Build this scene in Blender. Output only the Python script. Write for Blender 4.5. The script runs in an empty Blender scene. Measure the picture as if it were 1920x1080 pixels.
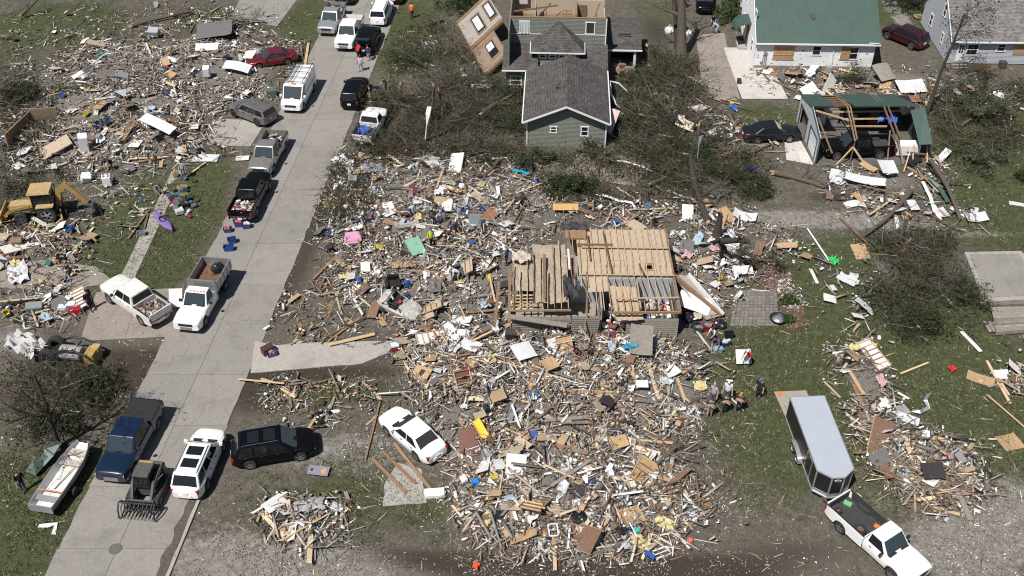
import bpy, bmesh, math, random
import numpy as np
from mathutils import Vector, Matrix, Euler
R = math.radians
rnd = random.Random(11)
nr = np.random.default_rng(5)
C = bpy.context.scene.collection
SC = bpy.context.scene

# ---------------------------------------------------------------- camera, sky, sun, exposure
F, TH, CH = 1950.0, R(39.5), 47.6          # focal length in photo pixels, downward pitch, height above ground
cam = bpy.data.cameras.new('camera'); co = bpy.data.objects.new('camera', cam); C.objects.link(co)
co.location = (0, 0, CH); co.rotation_euler = (R(90) - TH, 0, 0)
cam.sensor_width = 36; cam.lens = F / 1920 * 36; cam.clip_end = 3000; cam.clip_start = 0.5
SC.camera = co
SUN_EL, SUN_AZ = R(58.5), R(218)           # azimuth clockwise from +Y
w = bpy.data.worlds.new('World'); SC.world = w; w.use_nodes = True
sky = w.node_tree.nodes.new('ShaderNodeTexSky'); sky.sky_type = 'NISHITA'; sky.sun_disc = False
sky.sun_elevation = SUN_EL; sky.sun_rotation = SUN_AZ
bg = w.node_tree.nodes['Background']; bg.inputs[1].default_value = 0.05
w.node_tree.links.new(sky.outputs[0], bg.inputs[0])
sl = bpy.data.lights.new('sun', 'SUN'); sl.energy = 5.0; sl.angle = R(0.53); sl.color = (1, .955, .89)
so = bpy.data.objects.new('sun', sl); C.objects.link(so)
sd = Vector((math.sin(SUN_AZ) * math.cos(SUN_EL), math.cos(SUN_AZ) * math.cos(SUN_EL), math.sin(SUN_EL)))
so.rotation_euler = (-sd).to_track_quat('-Z', 'Y').to_euler(); so.location = sd * 100
SC.view_settings.view_transform = 'Standard'; SC.view_settings.look = 'None'
SC.view_settings.exposure = 0.2; SC.view_settings.gamma = 1; SC.view_settings.use_curve_mapping = False
SC.cycles.filter_width = 1.1; SC.cycles.max_bounces = 5; SC.cycles.diffuse_bounces = 3; SC.cycles.glossy_bounces = 2

# ---------------------------------------------------------------- helpers
def G(px, py, z=0.0):
 "place on the ground (or at height z) that the survey sheet's grid point stands for"
 u = (px - 960) / F; v = (py - 540) / F
 d = (u, math.cos(TH) - v * math.sin(TH), -math.sin(TH) - v * math.cos(TH))
 t = (CH - z) / -d[2]
 return Vector((d[0] * t, d[1] * t, z))
def srgb(r, g, b):
 f = lambda c: (c / 255 / 12.92) if c <= 10 else ((c / 255 + .055) / 1.055) ** 2.4
 return (f(r), f(g), f(b))

MATS = {}
def mat(name, col=None, rough=.7, metal=0.0, noise=0.0, scale=8.0, coat=0.0, bump=0.0, rand=0.0, spec=.5, alpha=1.0):
 if name in MATS: return MATS[name]
 m = bpy.data.materials.new(name); m.use_nodes = True; MATS[name] = m
 nt = m.node_tree; b = nt.nodes['Principled BSDF']
 b.inputs['Base Color'].default_value = (*col, 1); b.inputs['Roughness'].default_value = rough
 b.inputs['Metallic'].default_value = metal; b.inputs['Specular IOR Level'].default_value = spec
 if coat: b.inputs['Coat Weight'].default_value = coat; b.inputs['Coat Roughness'].default_value = .06
 src = None
 if noise or bump:
  tc = nt.nodes.new('ShaderNodeTexCoord'); n = nt.nodes.new('ShaderNodeTexNoise')
  n.inputs['Scale'].default_value = scale; n.inputs['Detail'].default_value = 6; n.inputs['Roughness'].default_value = .65
  nt.links.new(tc.outputs['Object'], n.inputs['Vector'])
  if noise:
   mr = nt.nodes.new('ShaderNodeMapRange'); mr.inputs[1].default_value = .25; mr.inputs[2].default_value = .75
   mr.inputs[3].default_value = 1 - noise; mr.inputs[4].default_value = 1 + noise
   nt.links.new(n.outputs[0], mr.inputs[0])
   vm = nt.nodes.new('ShaderNodeVectorMath'); vm.operation = 'SCALE'; vm.inputs[0].default_value = col
   nt.links.new(mr.outputs[0], vm.inputs['Scale']); src = vm.outputs[0]
  if bump:
   bp = nt.nodes.new('ShaderNodeBump'); bp.inputs['Strength'].default_value = bump; bp.inputs['Distance'].default_value = .03
   nt.links.new(n.outputs[0], bp.inputs['Height']); nt.links.new(bp.outputs[0], b.inputs['Normal'])
 if rand:
  oi = nt.nodes.new('ShaderNodeObjectInfo'); m2 = nt.nodes.new('ShaderNodeMapRange')
  m2.inputs[3].default_value = 1 - rand; m2.inputs[4].default_value = 1 + rand
  nt.links.new(oi.outputs['Random'], m2.inputs[0])
  v2 = nt.nodes.new('ShaderNodeVectorMath'); v2.operation = 'SCALE'; v2.inputs[0].default_value = col
  if src: nt.links.new(src, v2.inputs[0])
  nt.links.new(m2.outputs[0], v2.inputs['Scale']); src = v2.outputs[0]
 if src: nt.links.new(src, b.inputs['Base Color'])
 return m
def colmat(name, rough=.75, attr='col', noise=.25, scale=14):
 "colour comes with each piece (its own paint), broken up by fine dirt"
 if name in MATS: return MATS[name]
 m = bpy.data.materials.new(name); m.use_nodes = True; MATS[name] = m
 nt = m.node_tree; b = nt.nodes['Principled BSDF']; b.inputs['Roughness'].default_value = rough
 a = nt.nodes.new('ShaderNodeAttribute'); a.attribute_name = attr
 n = nt.nodes.new('ShaderNodeTexNoise'); n.inputs['Scale'].default_value = scale; n.inputs['Detail'].default_value = 4
 mr = nt.nodes.new('ShaderNodeMapRange'); mr.inputs[1].default_value = .3; mr.inputs[2].default_value = .7
 mr.inputs[3].default_value = 1 - noise; mr.inputs[4].default_value = 1 + noise
 vm = nt.nodes.new('ShaderNodeVectorMath'); vm.operation = 'SCALE'
 tc = nt.nodes.new('ShaderNodeTexCoord'); nt.links.new(tc.outputs['Object'], n.inputs['Vector'])
 nt.links.new(n.outputs[0], mr.inputs[0]); nt.links.new(a.outputs['Color'], vm.inputs[0]); nt.links.new(mr.outputs[0], vm.inputs['Scale'])
 nt.links.new(vm.outputs[0], b.inputs['Base Color'])
 return m

def tag(o, label=None, cat=None, group=None, kind=None):
 if label: o['label'] = label
 if cat: o['category'] = cat; o['kind'] = 'thing'
 if group: o['group'] = group
 if kind: o['kind'] = kind
 return o
def empty(name, loc=(0, 0, 0), rz=0.0, label=None, cat=None, group=None, rot=None):
 o = bpy.data.objects.new(name, None); C.objects.link(o); o.empty_display_size = .2
 o.location = loc; o.rotation_euler = rot if rot else (0, 0, rz)
 return tag(o, label, cat, group)
def link(name, me, parent=None, loc=None, rot=None, scale=None):
 o = bpy.data.objects.new(name, me); C.objects.link(o)
 if parent: o.parent = parent
 if loc is not None: o.location = loc
 if rot is not None: o.rotation_euler = rot
 if scale is not None: o.scale = scale
 return o
I3 = Matrix.Identity(3)
def rotz(a): return Matrix.Rotation(a, 3, 'Z')
def rot3(x, y, z): return Euler((x, y, z)).to_matrix()
class MB:
 "collects the geometry of ONE object"
 def __init__(s): s.v = []; s.f = []; s.mi = []; s.cur = 0
 def add(s, vs, fs):
  o = len(s.v); s.v += [tuple(p) for p in vs]; s.f += [tuple(i + o for i in q) for q in fs]; s.mi += [s.cur] * len(fs); return s
 def box(s, c, d, rot=None, taper=1.0):
  h = [x / 2 for x in d]; c = Vector(c); vs = []
  for sz in (-1, 1):
   k = taper if sz > 0 else 1
   for sx, sy in ((-1, -1), (1, -1), (1, 1), (-1, 1)):
    p = Vector((sx * h[0] * k, sy * h[1] * k, sz * h[2]))
    vs.append(c + (rot @ p if rot else p))
  return s.add(vs, [(3, 2, 1, 0), (4, 5, 6, 7), (0, 1, 5, 4), (1, 2, 6, 5), (2, 3, 7, 6), (3, 0, 4, 7)])
 def bar(s, a, b, w, h=None, up=(0, 0, 1)):
  a = Vector(a); b = Vector(b); d = b - a; L = d.length or 1e-4; x = d / L
  u = Vector(up); y = u.cross(x)
  if y.length < 1e-3: y = Vector((0, 1, 0)).cross(x)
  y.normalize(); z = x.cross(y)
  return s.box((a + b) / 2, (L, w, h or w), Matrix((x, y, z)).transposed())
 def tube(s, pts, rad, n=6, caps=True):
  pts = [Vector(p) for p in pts]; k = len(pts)
  if not hasattr(rad, '__len__'): rad = [rad] * k
  vs = []; nrm = None
  for i, p in enumerate(pts):
   t = (pts[min(i + 1, k - 1)] - pts[max(i - 1, 0)])
   if t.length < 1e-6: t = Vector((0, 0, 1))
   t.normalize()
   if nrm is None:
    nrm = t.orthogonal().normalized()
   else:
    nrm = (nrm - t * nrm.dot(t))
    nrm = nrm.normalized() if nrm.length > 1e-4 else t.orthogonal().normalized()
   b = t.cross(nrm)
   for j in range(n):
    a = 2 * math.pi * j / n
    vs.append(p + (nrm * math.cos(a) + b * math.sin(a)) * rad[i])
  fs = [(i * n + j, i * n + (j + 1) % n, (i + 1) * n + (j + 1) % n, (i + 1) * n + j) for i in range(k - 1) for j in range(n)]
  if caps: fs += [tuple(range(n - 1, -1, -1)), tuple((k - 1) * n + j for j in range(n))]
  return s.add(vs, fs)
 def lathe(s, prof, n=16, axis='Z', c=(0, 0, 0), cap=False):
  c = Vector(c); vs = []
  for r, z in prof:
   for j in range(n):
    a = 2 * math.pi * j / n; p = (r * math.cos(a), r * math.sin(a), z)
    if axis == 'Y': p = (p[0], p[2], p[1])
    if axis == 'X': p = (p[2], p[0], p[1])
    vs.append(c + Vector(p))
  k = len(prof)
  fs = [(i * n + j, i * n + (j + 1) % n, (i + 1) * n + (j + 1) % n, (i + 1) * n + j) for i in range(k - 1) for j in range(n)]
  if cap: fs += [tuple(range(n - 1, -1, -1)), tuple((k - 1) * n + j for j in range(n))]
  return s.add(vs, fs)
 def loft(s, secs, closed=True, caps=True):
  n = len(secs[0]); vs = [p for q in secs for p in q]
  m = n if closed else n - 1
  fs = [(i * n + j, i * n + (j + 1) % n, (i + 1) * n + (j + 1) % n, (i + 1) * n + j) for i in range(len(secs) - 1) for j in range(m)]
  if caps: fs += [tuple(range(n - 1, -1, -1)), tuple((len(secs) - 1) * n + j for j in range(n))]
  return s.add(vs, fs)
 def prism(s, poly, z0, z1):
  n = len(poly)
  vs = [(p[0], p[1], z0) for p in poly] + [(p[0], p[1], z1) for p in poly]
  return s.add(vs, [tuple(range(n - 1, -1, -1)), tuple(range(n, 2 * n))] + [(i, (i + 1) % n, n + (i + 1) % n, n + i) for i in range(n)])
 def slabquad(s, A, B, Cc, D, th):
  "flat panel through four corners, given thickness along its normal"
  A, B, Cc, D = map(Vector, (A, B, Cc, D)); nn = (B - A).cross(D - A).normalized() * th
  return s.add([A, B, Cc, D, A + nn, B + nn, Cc + nn, D + nn], [(3, 2, 1, 0), (4, 5, 6, 7), (0, 1, 5, 4), (1, 2, 6, 5), (2, 3, 7, 6), (3, 0, 4, 7)])
 def mesh(s, name, mats, smooth=False):
  me = bpy.data.meshes.new(name); me.from_pydata(s.v, [], s.f)
  for m in (mats if isinstance(mats, (list, tuple)) else [mats]): me.materials.append(m)
  if max(s.mi, default=0): me.polygons.foreach_set('material_index', s.mi)
  bm = bmesh.new(); bm.from_mesh(me); bmesh.ops.recalc_face_normals(bm, faces=bm.faces); bm.to_mesh(me); bm.free()
  if smooth:
   me.polygons.foreach_set('use_smooth', [True] * len(me.polygons))
   try: me.set_sharp_from_angle(angle=R(smooth if smooth is not True else 40))
   except Exception: pass
  return me
 def build(s, name, mats, parent=None, smooth=False, **k):
  return link(name, s.mesh(name, mats, smooth), parent, **k)

# ---------------------------------------------------------------- piles: gentle heaps the wreckage lies on
MOUNDS = []   # (x, y, rx, ry, rot, height)
def mound(px, py, rx, ry, h, rot=0.0):
 p = G(px, py); MOUNDS.append((p.x, p.y, rx, ry, R(rot), h))
for a in [(300, 130, 7, 4, .8, 10), (220, 190, 8, 3.5, .9, 0), (420, 120, 4, 3, .6, 0), (120, 260, 5, 2.5, .7, 0), (260, 270, 5, 2, .7, 0), (60, 470, 3, 2, .4, 0), (50, 560, 3, 1.5, .35, 0),
          (40, 640, 2.5, 1.5, .5, 0), (840, 400, 7, 3.5, .45, 0), (760, 340, 4, 2, .4, 0), (860, 520, 5, 4, .55, 0), (1000, 680, 5, 2.5, .8, 0), (1130, 680, 4, 2, .8, 0), (1000, 780, 6, 2.5, .7, 0), (1180, 740, 4, 2, .5, 0),
          (980, 890, 5, 2.5, .6, 0), (1090, 930, 5, 2.5, .5, 0), (1330, 510, 2.2, 3, .5, 0), (960, 360, 4, 2, .4, 0), (1620, 700, 1.3, 2.5, .4, 10), (1760, 890, 2.5, 1.5, .5, 0), (1680, 820, 1.2, 1.8, .35, 0),
          (1640, 340, 3.5, 1.3, .3, 0), (1680, 150, 3, 1.4, .5, 0), (1500, 140, 4, 1, .3, 0), (1290, 235, 3, 1.8, .5, 0), (575, 970, 1.6, 1.2, .25, 0), (330, 360, .9, 1.8, .25, 0), (880, 190, 4, 2.5, .5, 0), (1270, 180, 2.5, 3, .4, 0),
          (1700, 520, 2.4, 3, .3, 0)]:
 mound(*a)
FLATS = [(*G(px, py)[:2], rx, ry) for px, py, rx, ry in [(240, 595, 5, 4), (435, 250, 3.4, 2.6), (1350, 130, 2.6, 6), (1420, 140, 3, 5), (1395, 310, 3.5, 1.5), (1140, 315, 5, 3.5), (760, 910, 2.6, 3), (600, 670, 5.5, 2.2), (100, 515, 5, 2.2), (1500, 285, 2, 2.5), (280, 430, 2.5, 6), (1415, 580, 3, 3), (1060, 240, 4, 5)]]
def flatk(x, y):
 "1 on open heaps, 0 on the street and on paving"
 xl, xr = .0847 * y - 28.02, .0908 * y - 21.65
 k = np.clip((np.maximum(xl - x, x - xr) - .15) / 1.6, 0, 1)
 for (fx, fy, rx, ry) in FLATS:
  k = k * np.clip((np.sqrt(((x - fx) / rx) ** 2 + ((y - fy) / ry) ** 2) - .75) / .5, 0, 1)
 return k
def hz(x, y):
 z = 0.0
 for (mx, my, rx, ry, r, h) in MOUNDS:
  dx, dy = x - mx, y - my
  if abs(dx) > 14 or abs(dy) > 10: continue
  c, s_ = math.cos(r), math.sin(r)
  u = (dx * c + dy * s_) / rx; v = (-dx * s_ + dy * c) / ry
  z += h * math.exp(-(u * u + v * v) * 1.1)
 return min(z, 1.3) * float(flatk(x, y)) if z > .01 else 0.0
def GZ(px, py):
 p = G(px, py)
 for _ in range(3): p = G(px, py, hz(p.x, p.y))
 return p

# ---------------------------------------------------------------- ground sheet
def axis_pts(lo, hi, st, far):
 a = list(np.arange(lo, hi + st / 2, st)); d = st; b = []
 x = hi
 while x < far: d *= 1.5; x += d; b.append(x)
 d = st; x = lo; c = []
 while x > -far: d *= 1.5; x -= d; c.append(x)
 return np.array(c[::-1] + a + b)
def ground():
 xs = axis_pts(-58, 58, .45, 900); ys = axis_pts(24, 112, .45, 900)
 X, Y = np.meshgrid(xs, ys); nx, ny = len(xs), len(ys)
 Z = np.zeros_like(X)
 for (mx, my, rx, ry, r, h) in MOUNDS:
  c, s_ = math.cos(r), math.sin(r); dx, dy = X - mx, Y - my
  u = (dx * c + dy * s_) / rx; v = (-dx * s_ + dy * c) / ry
  g_ = h * np.exp(-(u * u + v * v) * 1.1); g_[(np.abs(dx) > 14) | (np.abs(dy) > 10)] = 0; Z += g_
 Z = np.minimum(Z, 1.3) * flatk(X, Y)
 # what grows or lies where: strokes (photo grid point, radius in m across and along, weight)
 A = {k: np.zeros_like(X) for k in ('grass', 'mud', 'gravel', 'trash')}
 A['grass'] += .38
 def st(k, px, py, rx, ry, s_=1.0):
  p = G(px, py); A[k] += s_ * np.exp(-(((X - p.x) / rx) ** 2 + ((Y - p.y) / ry) ** 2))
 for a in [(60, 60, 6, 5), (130, 40, 5, 4), (565, 60, 2.2, 9), (255, 400, 3, 5), (330, 440, 2.5, 5), (380, 350, 2, 5), (210, 470, 2.5, 3), (280, 500, 3, 3), (770, 40, 3, 6), (745, 110, 2, 4),
              (1560, 620, 6, 5), (1500, 700, 5, 4), (1750, 650, 6, 6), (1850, 780, 7, 5), (1860, 330, 5, 9), (1560, 500, 4, 3), (1480, 860, 3, 3, .6), (1850, 890, 4, 2.5), (1760, 790, 4, 3), (1900, 420, 4, 4), (1430, 800, 3, 3, .5),
              (40, 950, 5, 4), (30, 1050, 3, 3), (640, 920, 3.5, 2.5, .55), (620, 735, 3.5, 1.2), (780, 960, 3, 1.5, .5), (420, 40, 5, 3), (1650, 20, 3, 4), (1850, 210, 4, 4), (1450, 220, 3, 2), (1240, 30, 3, 6, .5), (1380, 250, 3, 3, .5), (940, 280, 4, 2, .5),
              (1720, 40, 2, 3), (1100, 300, 4, 2, .6), (1640, 470, 4, 2, .7)]:
  st('grass', *a)
 for a in [(600, 700, 6, .8, 1.2), (480, 740, 2.5, 2.2, 1), (710, 655, 2, 1.5, .9), (60, 430, 4, 1, 1.2), (130, 400, 3, 1.2, 1), (1000, 1066, 7, 1, 1.3), (1300, 1072, 6, 1, 1.1), (760, 1040, 4, .8, .6), (580, 450, 1.2, 8, .8), (520, 560, 1, 4, .7), (250, 690, 2.2, 2, .8),
              (150, 700, 4, 3, .7), (1560, 370, 3, 1, .9), (1500, 1030, 5, 1, .6), (1800, 960, 3, 1, .6), (1420, 500, 2.5, 2.5, .6), (900, 60, 2, 4, .8), (1230, 60, 2, 5, .8), (300, 690, 1.5, 2.5, .6), (1740, 420, 4, .8, .3), (380, 1060, 1.5, 2, .4), (820, 230, 5, 4, .8), (940, 220, 3, 4, .7), (1220, 220, 4, 5, .7), (1330, 310, 4, 4, .7), (1700, 520, 3, 4, .6), (1800, 230, 4, 4, .5), (90, 740, 4, 4, .7), (30, 230, 3, 4, .6)]:  # later strokes simply darken the ground beneath the brush
  st('mud', *a)
 for a in [(1440, 410, 4, 1.2), (1560, 410, 5, 1.1), (1680, 420, 5, .9), (1840, 440, 4, .6, .8), (1860, 990, 4, 2.4, 1.2), (1780, 1040, 4, 2, 1), (1900, 930, 3, 2, 1), (430, 1040, 4, 2, 1.1), (640, 1062, 6, 1, 1), (650, 835, 3, 1.2, .9), (1390, 270, 3, 1.5, 1),
              (880, 1070, 4, .7, .5), (1680, 20, 1, 6, 1.5), (1640, 940, 3, .8, .4), (740, 880, 3, 1.5, .5), (1400, 950, 4, 2, .35), (560, 870, 3, 1, .5), (140, 590, 4, 2.5, .5), (520, 1060, 5, 1.2, .8)]:
  st('gravel', *a)
 for (mx, my, rx, ry, r, h) in MOUNDS:
  A['trash'] += np.exp(-(((X - mx) / (rx * 1.25)) ** 2 + ((Y - my) / (ry * 1.35)) ** 2))
 A['trash'] *= flatk(X, Y)
 me = bpy.data.meshes.new('ground')
 idx = np.arange(nx * ny).reshape(ny, nx)
 q = np.stack([idx[:-1, :-1], idx[:-1, 1:], idx[1:, 1:], idx[1:, :-1]], -1).reshape(-1, 4)
 bumpz = nr.normal(0, .012, X.shape)
 me.vertices.add(nx * ny); me.vertices.foreach_set('co', np.stack([X, Y, Z + bumpz], -1).astype(np.float32).ravel())
 me.loops.add(q.size); me.loops.foreach_set('vertex_index', q.ravel().astype(np.int32))
 me.polygons.add(len(q)); me.polygons.foreach_set('loop_start', np.arange(0, q.size, 4, dtype=np.int32)); me.polygons.foreach_set('loop_total', np.full(len(q), 4, np.int32))
 me.update(); me.validate()
 me.polygons.foreach_set('use_smooth', [True] * len(q))
 for k, a in A.items():
  at = me.attributes.new(k, 'FLOAT', 'POINT'); at.data.foreach_set('value', np.clip(a, 0, 1.3).astype(np.float32).ravel())
 m = bpy.data.materials.new('ground_soil'); m.use_nodes = True; nt = m.node_tree; L = nt.links.new; N = nt.nodes.new
 b = nt.nodes['Principled BSDF']; b.inputs['Roughness'].default_value = .95; b.inputs['Specular IOR Level'].default_value = .15
 tc = N('ShaderNodeTexCoord')
 def noise(sc, det=6, ro=.65):
  n = N('ShaderNodeTexNoise'); n.inputs['Scale'].default_value = sc; n.inputs['Detail'].default_value = det; n.inputs['Roughness'].default_value = ro
  L(tc.outputs['Object'], n.inputs['Vector']); return n.outputs[0]
 def ramp(src, stops):
  r_ = N('ShaderNodeValToRGB'); L(src, r_.inputs[0]); e = r_.color_ramp.elements
  while len(e) < len(stops): e.new(.5)
  for i, (p, c) in enumerate(stops): e[i].position = p; e[i].color = (*c, 1)
  return r_.outputs[0]
 def mixc(f, a, b_):
  x = N('ShaderNodeMix'); x.data_type = 'RGBA'; L(f, x.inputs[0]); L(a, x.inputs[6]); L(b_, x.inputs[7]); return x.outputs[2]
 def attr(k): x = N('ShaderNodeAttribute'); x.attribute_name = k; return x.outputs['Fac']
 def mth(op, a, b_, clamp=False):
  x = N('ShaderNodeMath'); x.operation = op; x.use_clamp = clamp
  for i, v in enumerate((a, b_)):
   if isinstance(v, (int, float)): x.inputs[i].default_value = v
   else: L(v, x.inputs[i])
  return x.outputs[0]
 def edge(a, nz, lo, hi, amt):   # attribute + noise, sharpened
  x = mth('ADD', a, mth('MULTIPLY', mth('SUBTRACT', nz, .5), amt))
  r_ = N('ShaderNodeMapRange'); r_.interpolation_type = 'SMOOTHSTEP'; r_.inputs[1].default_value = lo; r_.inputs[2].default_value = hi; L(x, r_.inputs[0]); return r_.outputs[0]
 nf, nm, nb, nff = noise(9, 8, .8), noise(1.9, 9, .8), noise(.35, 6, .7), noise(24, 4, .85)
 dirt = ramp(mth('ADD', mth('MULTIPLY', nf, .6), mth('MULTIPLY', nm, .4)), [(.38, (.04, .034, .027)), (.5, (.105, .093, .077)), (.6, (.19, .172, .146))])
 grass = ramp(mth('ADD', mth('MULTIPLY', nff, .55), mth('MULTIPLY', nm, .45)), [(.38, (.02, .026, .012)), (.48, (.052, .061, .028)), (.56, (.088, .096, .047)), (.66, (.17, .158, .095))])
 gravel = ramp(mth('ADD', mth('MULTIPLY', nff, .5), mth('MULTIPLY', nm, .5)), [(.38, (.085, .077, .067)), (.47, (.17, .157, .14)), (.54, (.26, .245, .225)), (.64, (.40, .385, .365))])
 mud = ramp(nf, [(.3, (.026, .021, .017)), (.7, (.075, .062, .05))])
 trash = ramp(nff, [(.38, (.034, .029, .025)), (.48, (.115, .103, .089)), (.56, (.22, .203, .183)), (.64, (.5, .49, .48))])
 c = mixc(edge(attr('grass'), mth('ADD', mth('MULTIPLY', nf, .5), mth('MULTIPLY', nb, .5)), .42, 1.05, 3.2), dirt, grass)
 c = mixc(edge(attr('gravel'), mth('ADD', mth('MULTIPLY', nf, .45), mth('MULTIPLY', nm, .55)), .3, 1.05, 2.6), c, gravel)
 c = mixc(edge(attr('mud'), mth('ADD', mth('MULTIPLY', nf, .4), mth('MULTIPLY', nm, .6)), .3, .95, 1.9), c, mud)
 c = mixc(edge(attr('trash'), nf, .35, .85, 1.2), c, trash)
 L(c, b.inputs['Base Color'])
 bp = N('ShaderNodeBump'); bp.inputs['Strength'].default_value = .9; bp.inputs['Distance'].default_value = .06; L(nf, bp.inputs['Height']); L(bp.outputs[0], b.inputs['Normal'])
 me.materials.append(m)
 o = link('ground', me); o['kind'] = 'structure'; o['label'] = 'muddy lawn and bare soil strewn with litter between the houses'
ground()

# ---------------------------------------------------------------- road, pavements, slabs
def concrete_mat(name, lo, hi, stain, tint=1.0):
 if name in MATS: return MATS[name]
 m = bpy.data.materials.new(name); m.use_nodes = True; MATS[name] = m; nt = m.node_tree; L = nt.links.new; N = nt.nodes.new
 b = nt.nodes['Principled BSDF']; b.inputs['Roughness'].default_value = .88; b.inputs['Specular IOR Level'].default_value = .25
 tc = N('ShaderNodeTexCoord')
 def noise(sc, det, ro=.6, vec=None):
  n = N('ShaderNodeTexNoise'); n.inputs['Scale'].default_value = sc; n.inputs['Detail'].default_value = det; n.inputs['Roughness'].default_value = ro
  L(vec or tc.outputs['Object'], n.inputs['Vector']); return n.outputs[0]
 r_ = N('ShaderNodeValToRGB'); L(noise(7, 9, .75), r_.inputs[0]); e = r_.color_ramp.elements
 e[0].position = .28; e[0].color = (*lo, 1); e[1].position = .7; e[1].color = (*hi, 1)
 r2 = N('ShaderNodeMapRange'); L(noise(.55, 7, .7), r2.inputs[0]); r2.inputs[1].default_value = .5; r2.inputs[2].default_value = .78; r2.inputs[4].default_value = .75
 x = N('ShaderNodeMix'); x.data_type = 'RGBA'; L(r2.outputs[0], x.inputs[0]); L(r_.outputs[0], x.inputs[6]); x.inputs[7].default_value = (*stain, 1)
 # hairline cracks
 mp = N('ShaderNodeMapping'); L(tc.outputs['Object'], mp.inputs[0])
 ad = N('ShaderNodeVectorMath'); ad.operation = 'ADD'; L(mp.outputs[0], ad.inputs[0])
 nz = N('ShaderNodeTexNoise'); nz.inputs['Scale'].default_value = 1.2; nz.inputs['Detail'].default_value = 5; L(tc.outputs['Object'], nz.inputs['Vector'])
 L(nz.outputs['Color'], ad.inputs[1])
 vo = N('ShaderNodeTexVoronoi'); vo.feature = 'DISTANCE_TO_EDGE'; vo.inputs['Scale'].default_value = .11; L(ad.outputs[0], vo.inputs['Vector'])
 ck = N('ShaderNodeMapRange'); L(vo.outputs['Distance'], ck.inputs[0]); ck.inputs[1].default_value = .0; ck.inputs[2].default_value = .003; ck.inputs[3].default_value = .4; ck.inputs[4].default_value = 0
 y = N('ShaderNodeMix'); y.data_type = 'RGBA'; L(ck.outputs[0], y.inputs[0]); L(x.outputs[2], y.inputs[6]); y.inputs[7].default_value = (.06, .055, .05, 1)
 oi = N('ShaderNodeObjectInfo'); mr = N('ShaderNodeMapRange'); L(oi.outputs['Random'], mr.inputs[0]); mr.inputs[3].default_value = .93 * tint; mr.inputs[4].default_value = 1.06 * tint
 vm = N('ShaderNodeVectorMath'); vm.operation = 'SCALE'; L(y.outputs[2], vm.inputs[0]); L(mr.outputs[0], vm.inputs['Scale']); L(vm.outputs[0], b.inputs['Base Color'])
 bp = N('ShaderNodeBump'); bp.inputs['Strength'].default_value = .25; bp.inputs['Distance'].default_value = .01; L(noise(30, 3), bp.inputs['Height']); L(bp.outputs[0], b.inputs['Normal'])
 return m
CONC = concrete_mat('road_concrete', (.195, .182, .168), (.285, .268, .25), (.14, .13, .119))
CONC_L = concrete_mat('pale_concrete', (.42, .40, .37), (.58, .56, .53), (.3, .285, .26))
CONC_B = concrete_mat('brown_concrete', (.19, .165, .14), (.30, .265, .23), (.105, .088, .072))
CONC_W = concrete_mat('weathered_concrete', (.24, .225, .205), (.40, .375, .345), (.17, .155, .14))
SEAM = mat('joint_tar', (.05, .046, .042), .9, noise=.3)
xL = lambda y: .0847 * y - 28.02
xR = lambda y: .0908 * y - 21.65
def road():
 mb = MB(); ys = [20 + i * 5 for i in range(30)]
 mb.add([(xL(y), y, .012) for y in ys] + [(xR(y), y, .012) for y in ys], [(i, i + 30, i + 31, i + 1) for i in range(29)])
 r = mb.build('road', SEAM); tag(r, 'concrete village street with seams and cracks, cars parked along it', kind='structure')
 y = 21.0; k = 0
 while y < 150:
  d = rnd.uniform(4.2, 5.0)
  for s in (0, 1):
   def X(t, yy): return xL(yy) + (xR(yy) - xL(yy)) * t
   a, b_ = (0, .5) if s == 0 else (.5, 1); g = .012
   j = lambda: rnd.uniform(-.06, .06)
   m2 = MB(); n = 6; top = []
   y0, y1 = y + g, y + d - g
   lft = [(X(a, y0 + (y1 - y0) * i / n) + g + (j() if s == 0 else 0), y0 + (y1 - y0) * i / n) for i in range(n + 1)]
   rgt = [(X(b_, y0 + (y1 - y0) * i / n) - g + (j() if s == 1 else 0), y0 + (y1 - y0) * i / n) for i in range(n + 1)]
   m2.prism(lft[::-1] + rgt, -.05, .045 + rnd.uniform(-.003, .003))
   m2.build('slab', CONC, r)
  y += d; k += 1
road()
def rough_poly(pts, amp, sub):
 out = []
 n = len(pts)
 for i in range(n):
  a, b_ = pts[i], pts[(i + 1) % n]
  for k in range(sub):
   t = k / sub; q = a.lerp(b_, t)
   out.append((q.x + (rnd.uniform(-amp, amp) if k else 0), q.y + (rnd.uniform(-amp, amp) if k else 0)))
 return out
def flat(name, px, mtl, z=.03, amp=.0, sub=1, label=None, kind='structure', parent=None):
 pts = [G(*p) for p in px]
 mb = MB(); mb.prism(rough_poly(pts, amp, sub), -.06, z)
 o = mb.build(name, mtl, parent)
 if not parent: tag(o, label, kind=kind)
 return o
def slabs(name, px4, nu, nv, mtl, label, z=.04, gap=.012, amp=.02):
 "four grid points (a b along the near edge, c d along the far edge) paved with nu x nv slabs"
 a, b_, c, d = [G(*p) for p in px4]
 base = MB(); base.prism([(p.x, p.y) for p in (a, b_, c, d)], -.06, z - .025); r = base.build(name, SEAM); tag(r, label, kind='structure')
 def P(u, v): return a.lerp(b_, u).lerp(d.lerp(c, u), v)
 lu = (b_ - a).length; lv = (d - a).length
 for i in range(nu):
  for k in range(nv):
   e = gap / max(lu, .1); f_ = gap / max(lv, .1)
   q = [P(i / nu + e, k / nv + f_), P((i + 1) / nu - e, k / nv + f_), P((i + 1) / nu - e, (k + 1) / nv - f_), P(i / nu + e, (k + 1) / nv - f_)]
   mb = MB(); mb.prism([(p.x, p.y) for p in q], -.05, z + rnd.uniform(-.006, .006)); mb.build('slab', mtl, r)
 return r
slabs('sidewalk', [(218, 535), (245, 538), (348, 318), (322, 322)], 1, 9, CONC_W, 'narrow concrete sidewalk running past the purple kayak')
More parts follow.
